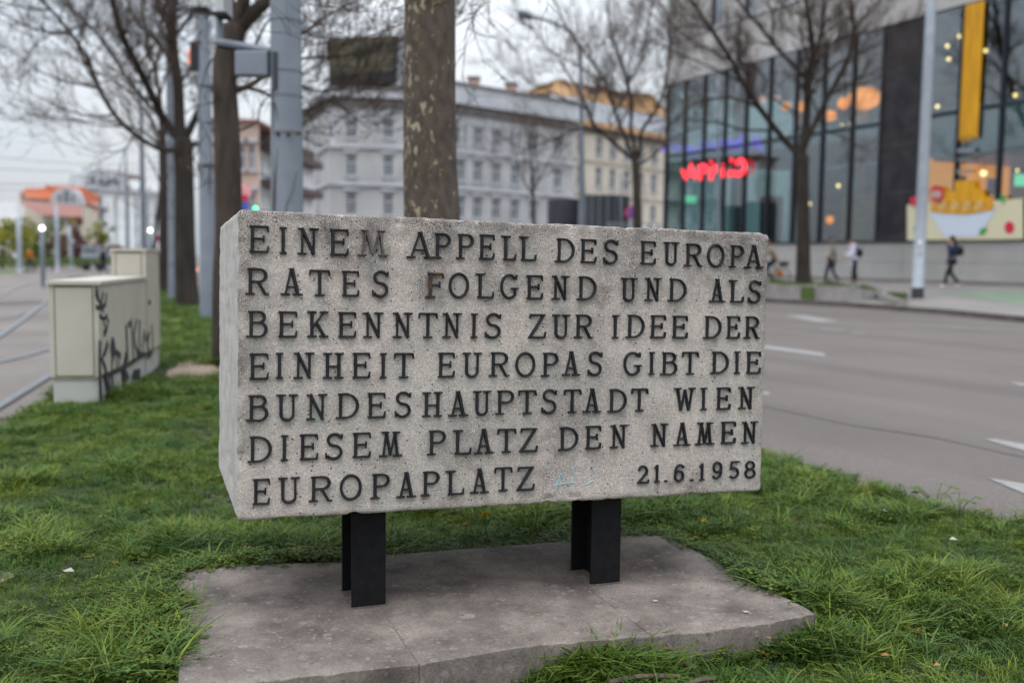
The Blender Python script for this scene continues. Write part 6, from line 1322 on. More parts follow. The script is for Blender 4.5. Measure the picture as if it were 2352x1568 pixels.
# rooftop screen
SCN = thing('rooftop_screen', 'large dark billboard screen on the roof of the grey corner building', 'billboard', A(832, 205, 86.5))
q = [A(755, 206, 86.5), A(910, 190, 86.5), A(912, 80, 86.5), A(753, 87, 86.5)]
def slabquad(q, off, th, m, nm, root, sh=1.0):
    c = np.mean(q, 0); q = [c + (p - c) * sh + np.array([0, off, 0]) for p in q]; MB().add([*q, *[p + np.array([0, th, 0]) for p in q]], [(0, 1, 2, 3), (7, 6, 5, 4), (0, 1, 5, 4), (1, 2, 6, 5), (2, 3, 7, 6), (3, 0, 4, 7)]).build(nm, M[m], root)
slabquad(q, 0, 1.2, 'black', 'housing', SCN); slabquad([q[0] + np.array([.1, 0, 1.1]), q[1] + np.array([-.25, 0, 1.0]), q[2] + np.array([-.25, 0, -.1]), q[3] + np.array([.1, 0, -.12])], -.06, .05, 'screen', 'screen_face', SCN)
p = A(921, 142, 86.7); MB().box(p[0] - .22, p[1], p[2] - 2.2, p[0] + .22, p[1] + 1, p[2] + 2.2).build('side_panel', M['zincroof'], SCN)
for x in (770, 830, 895): p = A(x, 205, 87.2); MB().box(p[0] - .1, p[1] - .1, 15.4, p[0] + .1, p[1] + .1, p[2] + .4).build('strut', M['black'], SCN)
# cream building right of it
BC = thing('cream_building', 'cream apartment building with zinc mansard roof behind the middle tree', 'building', (*A(1400, 500, 118)[:2], 0))
P0 = A(1290, 500, 112)[:2]; dC = np.array([.657, .754])
def sC(x): o = (x - 1176) / FPX; return float((P0[0] - o * P0[1]) / (o * dC[1] - dC[0]))
LCc = sC(1560); colsC = [(sC(x) - .65, sC(x) + .65) for x in (1325, 1368, 1400, 1432, 1463, 1493.6, 1525)]
rc = [(8.9 + 4.1, 8.9 + 6.1), (10.6, 12.2)]
rc = [(13.2, 15.4), (9.6, 11.9), (6.0, 8.0), (1.5, 4.2)]
mCc = facade(BC, P0, dC, 0, LCc, -.5, 16.3, colsC, rc, 'creamb', lint=False)
strip(BC, mCc, -.1, LCc, -.8, .3, 16.302, 16.9, 'eave', 'tarp'); strip(BC, mCc, 0, LCc, -.3, -.003, 15.7, 16.298, 'overhang_shadow', 'darktrim')  # dark band below the eave, painted as its shadow too
for z in (12.5, 8.7, 5.2): strip(BC, mCc, 0, LCc, -.2, -.003, z, z + .25, 'string_course', 'creamb')
child('mansard_roof', MB().add([(0, -.3, 16.902), (LCc, -.3, 16.902), (LCc, 2.2, 19.8), (0, 2.2, 19.8), (0, 9, 19.9), (LCc, 9, 19.9)], [(0, 1, 2, 3), (3, 2, 5, 4)]).mesh('mansard_roof', M['zincroof']), BC, mCc)
for k in range(6): child('awning', MB().add([(sC(1340 + k * 30), -.01, 5.6), (sC(1340 + k * 30) + 1.6, -.01, 5.6), (sC(1340 + k * 30) + 1.6, -.8, 4.9), (sC(1340 + k * 30), -.8, 4.9)], [(0, 1, 2, 3)]).mesh('awning', M['whiteb']), BC, mCc)
# tarpaulin-wrapped roof
TB = thing('wrapped_roof', 'tarpaulin-wrapped roof structure with warm light painted in ochre above the cream building', 'building', (*A(1360, 400, 135)[:2], 0))
top = [(1205, 222), (1215, 208), (1240, 195), (1262, 190), (1275, 182), (1300, 183), (1312, 191), (1334, 190), (1350, 196), (1380, 198), (1410, 207), (1442, 212), (1470, 212), (1496, 216), (1508, 229), (1520, 244), (1545, 262)]
vs = []; n = len(top)
for j, f in enumerate((0, .15, .3, .5, .7, 1)):
    for i, (x, y) in enumerate(top):
        p = A(x, y + (330 - y) * f, 135 - 1.5 * f + 1.6 * noise.noise(Vector((x * .03, y * .03 + f * 4, 0)))); vs.append(p)
fs = [(j * n + i, j * n + i + 1, (j + 1) * n + i + 1, (j + 1) * n + i) for j in range(5) for i in range(n - 1)]
vb = [A(x, y, 147) for x, y in top]; o = len(vs); vs += vb; fs += [(i, i + 1, o + i + 1, o + i) for i in range(n - 1)]
MB().add(vs, fs).build('tarpaulin', M['tarp'], TB, smooth=True)
for q in ([(1350, 200), (1378, 202), (1376, 218), (1352, 216)], [(1392, 207), (1440, 214), (1440, 232), (1425, 232)]): MB().add([A(x, y, 132.2) for x, y in q] + [A(x, y, 133.5) for x, y in q], [(0, 1, 2, 3), (0, 1, 5, 4), (1, 2, 6, 5), (2, 3, 7, 6), (3, 0, 4, 7)]).build('opening', M['darkroof'], TB)
# dark pavilion
DP = thing('dark_pavilion', 'low dark curved pavilion behind the stone block, right of centre', 'pavilion', (*A(1350, 500, 52)[:2], 0))
def arcbox(cx, cy, r, a0, a1, z0, z1, n=16):
    mb = MB(); vs = []
    for i in range(n + 1): t = math.radians(a0 + (a1 - a0) * i / n); vs += [(cx + r * math.cos(t), cy + r * math.sin(t), z0), (cx + r * math.cos(t), cy + r * math.sin(t), z1)]
    fs = [(2 * i, 2 * i + 2, 2 * i + 3, 2 * i + 1) for i in range(n)] + [tuple(2 * i for i in range(n + 1)), tuple(2 * i + 1 for i in range(n + 1))]
    return mb.add(vs, fs)
p0, p1 = A(1258, 500, 54), A(1345, 500, 54); r = (p1[0] - p0[0]) / 2; arcbox((p0[0] + p1[0]) / 2, 54 + r * .8, r, 180, 360, -.1, A(1300, 457, 54)[2]).build('left_drum', M['hoard'], DP)
p0, p1 = A(1340, 500, 51), A(1449, 500, 51); r = (p1[0] - p0[0]) / 2; ztop = A(1400, 448, 51)[2]; arcbox((p0[0] + p1[0]) / 2, 51 + r * .8, r, 180, 360, -.1, ztop).build('right_drum', M['hoard'], DP)
for k in range(9): a = math.radians(190 + k * 20); x_, y_ = (p0[0] + p1[0]) / 2 + (r + .01) * math.cos(a), 51 + r * .8 + (r + .01) * math.sin(a); MB().tube([(x_, y_, 0), (x_, y_, ztop)], .03, 5).build('cladding_rib', M['darkpole'], DP)
# barrier rail by the sign
BRr = thing('barrier', 'low grey barrier just above the stone block at the round sign', 'barrier', (*A(1430, 516, 40)[:2], .1)); 
for z_ in (513, 521): MB().tube([A(1395, z_, 41), A(1515, z_ + 3, 44)], .05, 6).build('rail', M['polegrey'], BRr)
for x in (1398, 1430, 1470, 1512): b = A(x, 516, 41 + (x - 1395) * .025); MB().tube([(b[0], b[1], -.1), b], .04, 6).build('post', M['polegrey'], BRr)
# pink building and white banded one left of the mast
BP_ = thing('pink_building', 'pinkish beige apartment building behind the leaning trunk', 'building', (*A(570, 500, 62)[:2], 0))
P0 = A(480, 500, 62)[:2]; P1 = A(597, 500, 62)[:2]; Lp = float(np.linalg.norm(P1 - P0)); mp_ = facade(BP_, P0, (P1 - P0) / Lp, 0, Lp, -.3, A(570, 283, 62)[2], [(.5, 1.2), (1.6, 2.3), (2.45, 2.9)], [(6.4, 7.9), (3.6, 5.0), (1.0, 2.4)], 'pinkb'); strip(BP_, mp_, -.1, Lp, -.2, 6, A(570, 283, 62)[2] + .002, A(570, 275, 62)[2], 'roof', 'roseroof')
p = A(562, 438, 58); tag(MB().box(p[0] - .2, p[1] - .1, p[2] - .35, p[0] + .35, p[1] + .1, p[2] + .35).build('shop_sign', mat('sign_pink', (.62, .16, .2), (.7, .4, .4), 3)), 'small pink and red shop sign on the pink building', 'sign')
BW_ = thing('white_building', 'white building with dark balcony bands just left of the thick mast', 'building', (*A(620, 500, 70)[:2], 0))
P0 = A(598, 500, 66)[:2]; P1 = A(720, 500, 80)[:2]; Lw = float(np.linalg.norm(P1 - P0)); mw = facade(BW_, P0, (P1 - P0) / Lw, 0, Lw, -.3, 8.6, [(.3 + i * 1.3, 1.0 + i * 1.3) for i in range(3)], [(6.6, 7.7), (4.2, 5.4), (1.6, 2.8)], 'whiteb')
for z in (8.0, 5.7, 3.2): strip(BW_, mw, 0, Lw, -.8, -.003, z, z + .5, 'balcony', 'darkroof')
strip(BW_, mw, 0, Lw, -.1, 4, 8.602, 9.4, 'roof', 'darkroof')
# white house on the left
WH = thing('white_house', 'white apartment house with dark roof and balconies behind the cabinets', 'building', (*A(260, 590, 190)[:2], -.1))
P0 = A(197, 560, 190)[:2]; P1 = A(372, 560, 205)[:2]; Lh = float(np.linalg.norm(P1 - P0)); u = Lh / 183
cw = [((x0 - 189) * u, (x1 - 189) * u) for x0, x1 in ((207, 216), (220, 229), (257, 262), (284, 289), (306, 312), (336, 343), (352, 358))]
mw = facade(WH, P0, (P1 - P0) / Lh, 0, Lh, -.3, 13.2, cw, [(10.0, 12.0), (7.0, 9.2), (4.2, 6.2), (1.2, 3.2)], 'whiteb')
strip(WH, mw, -.3, Lh, -.8, .4, 13.202, 13.9, 'cornice', 'greytrim')
for z in (9.3, 6.5, 3.5): strip(WH, mw, (203 - 189) * u, (232 - 189) * u, -1.2, -.003, z, z + .7, 'balcony', 'darkpole')
child('gable', MB().prism([(0, 0), (9, 0), (9, 1), (0, 1)], 0, .1).mesh('g', M['whiteb']), WH, mw @ Matrix.Translation((0, .2, 13.9)))
child('attic_block', MB().add([(0, .1, 13.92), (9.5, .1, 13.92), (9.0, .1, 16), (7.4, .1, 17), (2, .1, 17.2), (.6, .1, 16.4), (0, 5, 13.92), (9.5, 5, 13.92), (9.0, 5, 16), (7.4, 5, 17), (2, 5, 17.2), (.6, 5, 16.4)], [(0, 1, 2, 3, 4, 5), (1, 7, 8, 2), (2, 8, 9, 3), (3, 9, 10, 4), (4, 10, 11, 5), (5, 11, 6, 0)]).mesh('attic_block', M['greytrim']), WH, mw)
for k in range(4): strip(WH, mw, 1.5 + k * 1.7, 2.4 + k * 1.7, -.02, .09, 14.4, 15.6, 'attic_window', 'windark')
child('roof', MB().add([(8.8, 1.2, 13.9), (Lh, 1.2, 13.9), (Lh - 1, 4.5, 17.2), (9.5, 4.5, 17.6), (8.8, 12, 14), (Lh, 12, 14)], [(0, 1, 2, 3), (3, 2, 5, 4)]).mesh('roof', M['darkroof']), WH, mw)
for k in range(3): strip(WH, mw, 11.5 + k * 2.2, 12.7 + k * 2.2, .7, 3.0, 13.95, 15.9, 'dormer', 'whiteb')
# orange roofed house
OH = thing('orange_roofed_house', 'low house with bright orange tiled roof and white arched gable at far left', 'building', (*A(120, 590, 150)[:2], -.1))
def wpoly(px, D, th, m, nm, root): q = [A(x, y, D) for x, y in px]; n = len(q); MB().add([*q, *[p + np.array([0, th, 0]) for p in q]], [tuple(range(n)), tuple(range(2 * n - 1, n - 1, -1))] + [(i, (i + 1) % n, n + (i + 1) % n, n + i) for i in range(n)]).build(nm, M[m], root)
q = [A(56, 455, 150), A(190, 462, 150), A(190, 429, 154), A(105, 426, 154), A(103, 432, 154), (A(56, 432, 154))]; MB().add([*q, *[p + np.array([0, 6, -1]) for p in q]], [tuple(range(6))] + [(i, (i + 1) % 6, 6 + (i + 1) % 6, 6 + i) for i in range(6)]).build('upper_roof', M['orangeroof'], OH)
wpoly([(56, 449), (115, 455), (190, 462), (190, 600), (56, 600)], 150.6, 6, 'creamb', 'upper_wall', OH)
wpoly([(116, 470), (116, 455), (124, 440), (136, 433), (152, 430), (168, 434), (180, 443), (186, 456), (190, 472)], 148.6, 1.2, 'greytrim', 'arched_gable', OH)
for x0, x1, y0, y1 in ((133, 138, 446, 462), (146, 158, 438, 462), (165, 170, 446, 464)): wpoly([(x0, y1), (x1, y1), (x1, y0), (x0, y0)], 148.4, .15, 'windark', 'gable_window', OH)
q = [A(96, 494, 140), A(190, 500, 140), A(190, 474, 147), A(60, 461, 147), A(45, 466, 146), A(50, 470, 143)]; MB().add(q, [tuple(range(6))]).build('lower_roof', M['roseroof'], OH)
wpoly([(96, 494), (190, 500), (190, 602), (96, 602)], 141, 6, 'creamb', 'lower_wall', OH)
for x in (104, 120, 140, 156): wpoly([(x, 520), (x + 6, 520), (x + 6, 506), (x, 506)], 140.8, .15, 'windark', 'window', OH)
wpoly([(165, 512), (190, 514), (190, 506), (165, 504)], 140.7, .2, 'yellow', 'shop_fascia', OH); wpoly([(44, 462), (52, 462), (52, 440), (44, 440)], 152, 2, 'pinkb', 'chimney', OH)
wpoly([(-60, 470), (40, 462), (40, 600), (-60, 600)], 170, 6, 'whiteb', 'rear_wall', OH)
# leafy far trees and shrubs
def leafy(label, D, x, y, rx, ry, m, yb, n=1500, seed=0, cat='tree', name='leafy_tree', tr=4):
    R = random.Random(seed); c = A(x, y, D); s = D / FPX; base = A(x, yb, D); root = thing(name, label, cat, (base[0], base[1], -.1)); mb = MB()
    bl = [(R.gauss(0, .45), R.gauss(0, .45), R.gauss(0, .45), R.uniform(.25, .5)) for _ in range(16)]
    for _ in range(n):
        b = R.choice(bl); v = Vector((R.gauss(0, 1), R.gauss(0, 1), R.gauss(0, 1))).normalized() * b[3] * R.uniform(.6, 1); q = Vector((c[0] + (b[0] + v.x) * rx * s, c[1] + (b[1] + v.y) * rx * s, c[2] + (b[2] + v.z) * ry * s))
        if q.z < 0: continue
        k = s * R.uniform(1.6, 3.6); a = Vector((R.gauss(0, 1), R.gauss(0, 1), R.gauss(0, 1))).normalized(); b2 = a.orthogonal().normalized(); mb.add([q + a * k, q + b2 * k, q - a * k, q - b2 * k], [(0, 1, 2, 3)])
    mb.build('crown', M[m], root); MB().tube([(base[0], base[1], -.1), (c[0], c[1], c[2])], [tr * s, tr * s * .6], 7).build('trunk', M['barkfar'], root)
leafy('yellow-green leafy tree at the far left edge', 78, 5, 540, 62, 62, 'yellowleaf', 612, 2600, 1)
leafy('green leafy tree just right of the yellow-green one', 88, 82, 545, 40, 42, 'greenleaf', 608, 1500, 2)
leafy('brown budding tree below the beige wall', 92, 130, 568, 38, 36, 'brownleaf', 608, 1400, 3)
leafy('dark purple-leaved tree in front of the white house edge', 88, 180, 560, 22, 40, 'purpleleaf', 610, 1300, 4)
leafy('olive young tree before the white house balconies', 84, 228, 545, 26, 28, 'yellowleaf', 608, 500, 5)
leafy('reddish shrub under the olive young tree', 80, 240, 572, 40, 14, 'purpleleaf', 608, 800, 6, 'shrub', 'shrub', 2)
leafy('brown thicket at far left behind the masts', 96, 60, 575, 60, 24, 'brownleaf', 608, 1300, 7, 'shrub', 'shrub', 2)
leafy('brown shrub below the orange roofed house', 94, 112, 590, 50, 18, 'brownleaf', 608, 900, 8, 'shrub', 'shrub', 2)
R = random.Random(8); hb = MB()
for _ in range(2600):
    x = R.uniform(-80, 300); D = R.uniform(70, 76); c = A(x, 600 + R.uniform(-8, 8), D); k = D / FPX * R.uniform(1.5, 3); a = Vector((R.gauss(0, 1), R.gauss(0, 1), R.gauss(0, 1))).normalized(); b2 = a.orthogonal().normalized(); q = Vector(c); hb.add([q + a * k, q + b2 * k, q - a * k, q - b2 * k], [(0, 1, 2, 3)])
tag(hb.build('hedge', M['greenleaf']), 'low dark hedge running under the far-left trees', 'hedge')
# parked van under the shrubs
VN = thing('parked_van', 'small pale van parked behind the low cabinet', 'van', (*A(212, 600, 74)[:2], -.1)); p = A(212, 604, 74); s = 74 / FPX
MB().box(p[0] - 26 * s, p[1], .25, p[0] + 26 * s, p[1] + 1.7, 1.15).box(p[0] - 24 * s, p[1] + .08, 1.16, p[0] + 14 * s, p[1] + 1.6, 1.75).build('body', M['polelight'], VN)
MB().box(p[0] - 20 * s, p[1] + .02, 1.2, p[0] + 10 * s, p[1] + .07, 1.65).build('window', M['windark'], VN)
for dx in (-16, 16): MB().tube([(p[0] + dx * s, p[1] - .02, .22), (p[0] + dx * s, p[1] + .25, .22)], .32, 14).build('wheel', M['black'], VN)

# ================================================================== PEOPLE
def skinned(name, verts, edges, radii, root_i, m, parent, sub=1):
    me = bpy.data.meshes.new(name); me.from_pydata(verts, edges, []); o = bpy.data.objects.new(name, me); sc.collection.objects.link(o); o.parent = parent
    bm = bmesh.new(); bm.from_mesh(me); lay = bm.verts.layers.skin.verify()
    for i, v in enumerate(bm.verts):
        r = radii[i]; v[lay].radius = (r, r) if not hasattr(r, '__len__') else r
        v[lay].use_root = (i == root_i)
    bm.to_mesh(me); bm.free(); me.materials.append(M[m]); md = o.modifiers.new('skin', 'SKIN'); md.use_smooth_shade = True; s = o.modifiers.new('sub', 'SUBSURF'); s.levels = sub; s.render_levels = sub; return o
def person(label, loc, rz, H, pose, top, trs, hair, shoe, extras, name='person'):
    root = thing(name, label, 'person', loc, rz); k = H / 1.75; J = {n: Vector(v) * k for n, v in pose.items()}
    def ch(names, rad, nm, m, ri=0, edges=None, sub=1): return skinned(nm, [J[n] for n in names], edges if edges else [(i, i + 1) for i in range(len(names) - 1)], [r * k for r in rad], ri, m, root, sub)
    names = ['pelvis', 'waist', 'chest', 'neck', 'head', 'crown', 'shL', 'elL', 'wrL', 'hdL', 'shR', 'elR', 'wrR', 'hdR', 'hipL', 'knL', 'anL', 'toL', 'hipR', 'knR', 'anR', 'toR']
    rad = [.10, .10, .115, .052, .082, .07, .055, .042, .028, .030, .055, .042, .028, .030, .08, .058, .042, .035, .08, .058, .042, .035]
    ed = [(0, 1), (1, 2), (2, 3), (3, 4), (4, 5), (2, 6), (6, 7), (7, 8), (8, 9), (2, 10), (10, 11), (11, 12), (12, 13), (0, 14), (14, 15), (15, 16), (16, 17), (0, 18), (18, 19), (19, 20), (20, 21)]
    vs = [J[n] for n in names]
    for h, w_ in ((9, 8), (13, 12)):           # five fingers per hand
        d = (vs[h] - vs[w_]).normalized(); sd_ = d.cross(Vector((0, 0, 1)) if abs(d.z) < .8 else Vector((0, 1, 0))).normalized()
        for f in range(4): vs.append(vs[h] + d * (.06 + .012 * (1.5 - abs(f - 1.5))) * k + sd_ * (f - 1.5) * .018 * k); rad.append(.008); ed.append((h, len(vs) - 1))
        vs.append(vs[h] + d * .015 * k + sd_ * .055 * k); rad.append(.010); ed.append((h, len(vs) - 1))
    # nose
    f = (J['head'] - J['neck']).normalized(); vs.append(J['head'] + Vector((.10, 0, -.005)) * k); rad.append(.014); ed.append((4, len(vs) - 1))
    skinned('body', vs, ed, [r * k for r in rad], 0, 'skin', root, 1)
    ch(['pelvis', 'waist', 'chest', 'shL', 'elL', 'wrL', 'shR', 'elR', 'wrR', 'hem'], [.145, .14, .15, .085, .068, .052, .085, .068, .052, .155], 'jacket', top, 0, [(0, 1), (1, 2), (2, 3), (3, 4), (4, 5), (2, 6), (6, 7), (7, 8), (0, 9)])
    ch(['pelvis', 'hipL', 'knL', 'anL', 'hipR', 'knR', 'anR'], [.12, .095, .07, .055, .095, .07, .055], 'trousers', trs, 0, [(0, 1), (1, 2), (2, 3), (0, 4), (4, 5), (5, 6)])
    for s in 'LR': 
        a, t = J['an' + s], J['to' + s]; skinned('shoe', [a + Vector((-.03, 0, -.02)) * k, a.lerp(t, .6) + Vector((0, 0, -.012)) * k, t + Vector((.02, 0, -.012)) * k], [(0, 1), (1, 2)], [.045 * k, .046 * k, .036 * k], 0, shoe, root, 1)
    hd = J['head']; hb_ = MB().ball((hd.x - .018 * k, hd.y, hd.z + .035 * k), .098 * k, .088 * k, .105 * k, 9); ob = hb_.build('hair', M[hair], root, smooth=True, local=True)
    extras(root, J, k); return root
def walk(stride=.32, lean=.04, armL=(.16, .28, .86), armR=(-.12, -.28, .86), head_dx=.04, look=0):
    s = stride
    return dict(pelvis=(0, 0, .93), waist=(lean * .4, 0, 1.08), chest=(lean, 0, 1.30), neck=(lean + head_dx * .5, 0, 1.47), head=(lean + head_dx, 0, 1.60), crown=(lean + head_dx + .005, 0, 1.69), hem=(0, 0, .82),
                shL=(lean, .18, 1.38), elL=(lean + armL[0] * .2, .25, 1.12), wrL=(lean + armL[0], .24, armL[2] + .02), hdL=(lean + armL[0] + .03, .24, armL[2] - .06),
                shR=(lean, -.18, 1.38), elR=(lean + armR[0] * .6, -.25, 1.12), wrR=(lean + armR[0], -.26, armR[2] + .02), hdR=(lean + armR[0] + .01, -.26, armR[2] - .06),
                hipL=(.01, .09, .86), knL=(s * .55, .09, .48), anL=(s * .75, .09, .08), toL=(s * .75 + .14, .09, .045), hipR=(-.01, -.09, .86), knR=(-s * .1, -.09, .47), anR=(-s * 1.05, -.09, .13), toR=(-s * 1.05 + .12, -.09, .05))
def nothing(root, J, k): pass
def backpack(m):
    def f(root, J, k):
        c = J['chest'] + Vector((-.20, 0, -.06)) * k; skinned('backpack', [c + Vector((0, 0, -.20)) * k, c + Vector((-.02, 0, 0)) * k, c + Vector((.02, 0, .17)) * k], [(0, 1), (1, 2)], [(.19 * k, .18 * k), (.22 * k, .20 * k), (.16 * k, .14 * k)], 0, m, root, 2)
    return f
def longhair(root, J, k):
    backpack('blackcloth')(root, J, k); h = J['head']; skinned('long_hair', [h + Vector((-.03, 0, .06)) * k, h + Vector((-.09, 0, -.08)) * k, h + Vector((-.14, 0, -.27)) * k, h + Vector((-.15, 0, -.42)) * k], [(0, 1), (1, 2), (2, 3)], [.09 * k, .10 * k, .09 * k, .05 * k], 0, 'hairdark', root, 1)
    c = J['chest']; MB().add([(c.x + .165 * k, -.05 * k, c.z + .05 * k), (c.x + .13 * k, -.15 * k, c.z + .02 * k), (c.x + .12 * k, -.14 * k, c.z - .16 * k), (c.x + .165 * k, -.02 * k, c.z - .15 * k)], [(0, 1, 2, 3)]).build('magenta_patch', M['magenta'], root, local=True)
def hood(root, J, k):
    backpack('blackcloth')(root, J, k); h = J['neck']; MB().ball((h.x - .05 * k, 0, h.z + .02 * k), .15 * k, .15 * k, .10 * k, 8).build('hood', M['whitecloth'], root, smooth=True, local=True)
def upperhood(root, J, k): h = J['head']; skinned('hood', [J['neck'] + Vector((-.05, 0, -.04)) * k, h + Vector((-.05, 0, .0)) * k, h + Vector((-.02, 0, .07)) * k], [(0, 1), (1, 2)], [.13 * k, .115 * k, .09 * k], 0, 'camo', root, 1)
PI = math.pi
q = GP(1908, 652); person('person in camouflage hooded jacket and dark jeans walking away by the plinth', tuple(q), PI * .80, 1.86, walk(.26, .03, (.05, 0, .88), (-.10, 0, .80)), 'camo', 'jean', 'hairdark', 'blackcloth', upperhood)
q = GP(1962, 653); pz = walk(.10, .10, (.30, 0, 1.12), (.28, 0, 1.10), .10); person('person in white hooded top and black backpack, head bent, in black trousers', tuple(q), PI * .92, 1.76, pz, 'whitecloth', 'blackcloth', 'hairbrown', 'blackcloth', hood)
q = GP(2183, 660); pz = walk(.34, .0, (.22, 0, .86), (-.12, 0, .82), .03); pz['elL'] = (.20, .22, 1.24); pz['wrL'] = (.22, .12, 1.50); pz['hdL'] = (.20, .09, 1.58); person('person with long black hair and navy jacket walking left, hand to the face', tuple(q), PI * 1.02, 1.84, pz, 'navy', 'blackcloth', 'hairdark', 'whitecloth', longhair)
# cyclist behind the right edge of the stone
q = GP(1764, 653); CY = q; rz = PI * .93
BK = thing('bicycle', 'dark bicycle with orange panniers half hidden behind the stone block', 'bicycle', tuple(CY), rz)
def ringm(c, R_w, r, n=28): return [(c[0] + R_w * math.cos(2 * PI * i / n), c[1], c[2] + R_w * math.sin(2 * PI * i / n)) for i in range(n + 1)]
for cx in (-.52, .54):
    wroot = MB().tube(ringm((cx, 0, .35), .335, .02), .022, 6, cap=False).build('wheel', M['black'], BK, local=True)
    sp = MB()
    for i in range(10): a = PI * i / 10; sp.tube([(cx + .32 * math.cos(a), 0, .35 + .32 * math.sin(a)), (cx - .32 * math.cos(a), 0, .35 - .32 * math.sin(a))], .003, 4)
    so = sp.build('spokes', M['rail'], wroot, local=True)
fr_ = MB()
for a, b in (((-.52, 0, .35), (-.12, 0, .32)), ((-.12, 0, .32), (-.26, 0, .84)), ((-.26, 0, .80), (.34, 0, .82)), ((-.12, 0, .32), (.36, 0, .74)), ((-.52, 0, .35), (-.25, 0, .76)), ((.34, 0, .90), (.54, 0, .35))): fr_.tube([a, b], .018, 6)
fr_.build('frame', M['black'], BK, local=True); MB().tube([(.30, -.26, 1.04), (.36, 0, 1.02), (.30, .26, 1.04)], .014, 6).build('handlebar', M['black'], BK, local=True); MB().ball((-.28, 0, .90), .13, .08, .04, 6).build('saddle', M['black'], BK, local=True)
for s in (-1, 1): MB().box(-.56, s * .08, .36, -.30, s * .18, .58).build('pannier', M['orangecloth'], BK, local=True)
MB().box(-.78, -.12, .74, -.42, .12, .92).build('rear_basket', M['blackcloth'], BK, local=True)
pz = dict(pelvis=(-.26, 0, 1.00), waist=(-.20, 0, 1.14), chest=(-.06, 0, 1.36), neck=(.02, 0, 1.52), head=(.05, 0, 1.65), crown=(.055, 0, 1.74), hem=(-.30, 0, .92), shL=(-.04, .18, 1.42), elL=(.14, .24, 1.22), wrL=(.28, .24, 1.09), hdL=(.33, .22, 1.07), shR=(-.04, -.18, 1.42), elR=(.14, -.24, 1.22), wrR=(.28, -.24, 1.09), hdR=(.33, -.22, 1.07),
          hipL=(-.20, .09, .96), knL=(.16, .11, .78), anL=(-.04, .12, .42), toL=(.10, .12, .38), hipR=(-.20, -.09, .96), knR=(.06, -.11, .60), anR=(-.14, -.12, .24), toR=(-.01, -.12, .20))
person('cyclist in a tan jacket riding along the pavement behind the stone block edge', tuple(CY), rz, 1.75, pz, 'tan', 'jean', 'hairbrown', 'blackcloth', nothing)
# far people on the left
for (x, yb, D, top, lab) in ((71, 612, 66, 'orangecloth', 'distant person in orange top and jeans by the far verge'), (238, 614, 66, 'blackcloth', 'distant person in black behind the low cabinet'), (128, 612, 72, 'bikegreen', 'distant person in green top at the pale mast')):
    g = A(x, yb, D); person(lab, (g[0], g[1], -.1), PI, 1.72, walk(.2), top, 'jean', 'hairdark', 'blackcloth', nothing)

# ================================================================== SMALL THINGS ON THE GROUND
def stick(label, px, z0, r):
    pts = [G(x, y, z0 + dz) for x, y, dz in px]; o = MB().tube(smooth_line([Vector(p) for p in pts], 4), r, 6).build('twig', M['stick']); tag(o, label, 'twig')
a = G(1530, 1476, .035); b = G(1565, 1520, -.02); c2 = G(1600, 1536, -.02); tag(MB().tube(smooth_line([Vector(a), Vector((a + b) / 2 + np.array([0, -.01, .004])), Vector(b), Vector(c2)], 4), [.0055] * 13, 6).build('twig', M['stick']), 'dry twig leaning against the front of the base slab', 'twig')
a = G(1400, 1566, .0); b = G(1470, 1553, .01); c2 = G(1560, 1553, .0); tag(MB().tube(smooth_line([Vector(a), Vector(b), Vector(c2)], 4), .007, 6).build('twig', M['stick']), 'brown twig lying in the grass at the bottom edge', 'twig')
a = G(1560, 1576, .0); b = G(1605, 1562, .01); c2 = G(1640, 1558, .0); tag(MB().tube(smooth_line([Vector(a), Vector(b), Vector(c2)], 4), .006, 6).build('twig', M['stick']), 'short thick twig stub right of the lying twig', 'twig')
def dandelion(x, y, z, label, closed=False):
    p = G(x, y, z); root = thing('dandelion', label, 'flower', (p[0], p[1], 0)); MB().tube([(p[0] + .02, p[1], -.0), (p[0] + .008, p[1], z * .5), tuple(p)], .0022, 5).build('stem', M['greenleaf'], root)
    mb = MB(); R = random.Random(int(x))
    for i in range(46): t = R.uniform(0, 6.28); e = R.uniform(.1, 1.1); s = .017; d = Vector((math.cos(t) * math.sin(e), math.sin(t) * math.sin(e), math.cos(e))); n_ = d.orthogonal().normalized() * .0025; c = Vector(p); mb.add([c - n_, c + n_, c + d * s + n_, c + d * s - n_], [(0, 1, 2, 3)])
    mb.build('flower_head', M['dandelion'], root)
dandelion(1113, 1184, .13, 'yellow dandelion in the grass between the two black posts'); dandelion(1618, 1200, .05, 'tiny orange-yellow flower in the weeds right of the slab')
R = random.Random(77); lfm = None
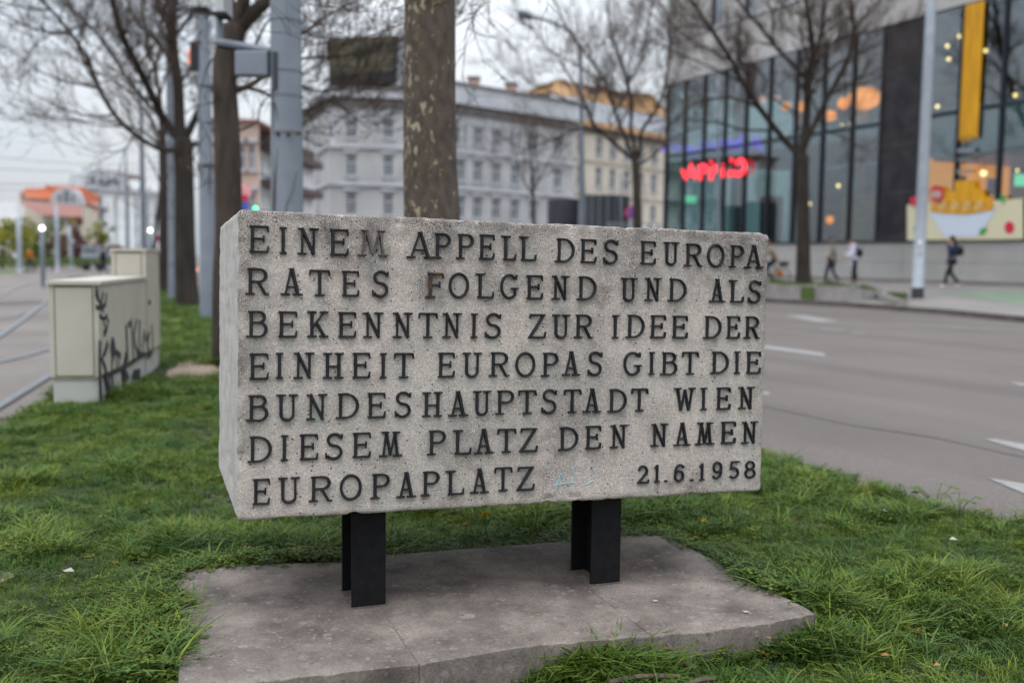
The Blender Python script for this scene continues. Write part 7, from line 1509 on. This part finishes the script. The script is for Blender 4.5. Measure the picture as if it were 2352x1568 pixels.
for k in range(34):
    x, y = (R.gauss(330, 40), R.gauss(1500, 26)) if k < 14 else (R.uniform(0, 2352), R.uniform(1120, 1560)); p = G(x, y, .035)
    if inside(OUT, np.array([p[0]]), np.array([p[1]]))[0] or not inside(LAWN, np.array([p[0]]), np.array([p[1]]))[0] or edgedist([tuple((O_ + a_ * 0)[:2]), tuple((O_ + a_ * BW)[:2])], np.array([p[0]]), np.array([p[1]]), False)[0] < .1: continue
    if lfm is None: lfm = MB().add([(-.014, 0, 0), (-.004, -.006, .003), (.012, 0, .001), (.002, .007, .005)], [(0, 1, 2), (0, 2, 3)]).mesh('fallen_leaf', mat('dry_leaf', (.36, .15, .05), (.22, .12, .06), 20))
    o = bpy.data.objects.new('fallen_leaf', lfm); sc.collection.objects.link(o); o.location = tuple(p); o.rotation_euler = (R.uniform(-.5, .5), R.uniform(-.5, .5), R.uniform(0, 6)); tag(o, 'tiny dry orange-brown leaf scrap lying in the lawn grass', 'leaf', 'dry leaf scraps in the grass')
def leafplant(x, y, h, label, s=.03, n=9, seed=0):
    p = G(x, y, 0); R = random.Random(seed); root = thing('weed_plant', label, 'weed', (p[0], p[1], 0)); st = MB(); lf = MB()
    for i in range(n):
        a = R.uniform(0, 6.28); L_ = h * R.uniform(.5, 1); tip = Vector((p[0] + math.cos(a) * L_ * .6, p[1] + math.sin(a) * L_ * .6, L_)); st.tube([(p[0], p[1], -.02), (p[0] + math.cos(a) * L_ * .25, p[1] + math.sin(a) * L_ * .25, L_ * .7), tip], .002, 4)
        for k in range(5):
            b = a + (k - 2) * .6; d = Vector((math.cos(b), math.sin(b), -.25)); pn = Vector((-math.sin(b), math.cos(b), 0)); ss = s * R.uniform(.7, 1.1); lf.add([tip, tip + d * ss * .5 + pn * ss * .32, tip + d * ss, tip + d * ss * .5 - pn * ss * .32], [(0, 1, 2, 3)])
    st.build('stems', M['greenleaf'], root); lf.build('leaves', M['greenleaf'], root)
leafplant(2145, 1185, .15, 'taller leafy weed on the lawn edge by the road, left one', .05, 8, 1); leafplant(2200, 1195, .12, 'taller leafy weed on the lawn edge by the road, right one', .045, 6, 2)
for i, (x, y, sx_) in enumerate(((2190, 1238, 0), (2030, 1172, 0), (155, 1310, 0))):
    p = G(x, y, .05); tag(MB().add([(p[0] - .018, p[1], p[2]), (p[0], p[1] - .02, p[2] + .004), (p[0] + .022, p[1] + .004, p[2] - .003), (p[0] + .004, p[1] + .02, p[2] + .006)], [(0, 1, 2, 3)]).build('litter_scrap', M['shell']), ['pale scrap in the grass on the right', 'tiny pale scrap beyond the slab on the right', 'pale scrap in the grass far left'][i], 'scrap')
for i, (x, y) in enumerate(((1713, 1404), (1505, 1379))): p = G(x, y, .0535); tag(MB().ball(p, .010, .007, .003, 6).build('pebble', M['shell'], smooth=True), ['pale flat pebble lying on the right end of the slab', 'tiny pebble on the slab right of the right post'][i], 'pebble')
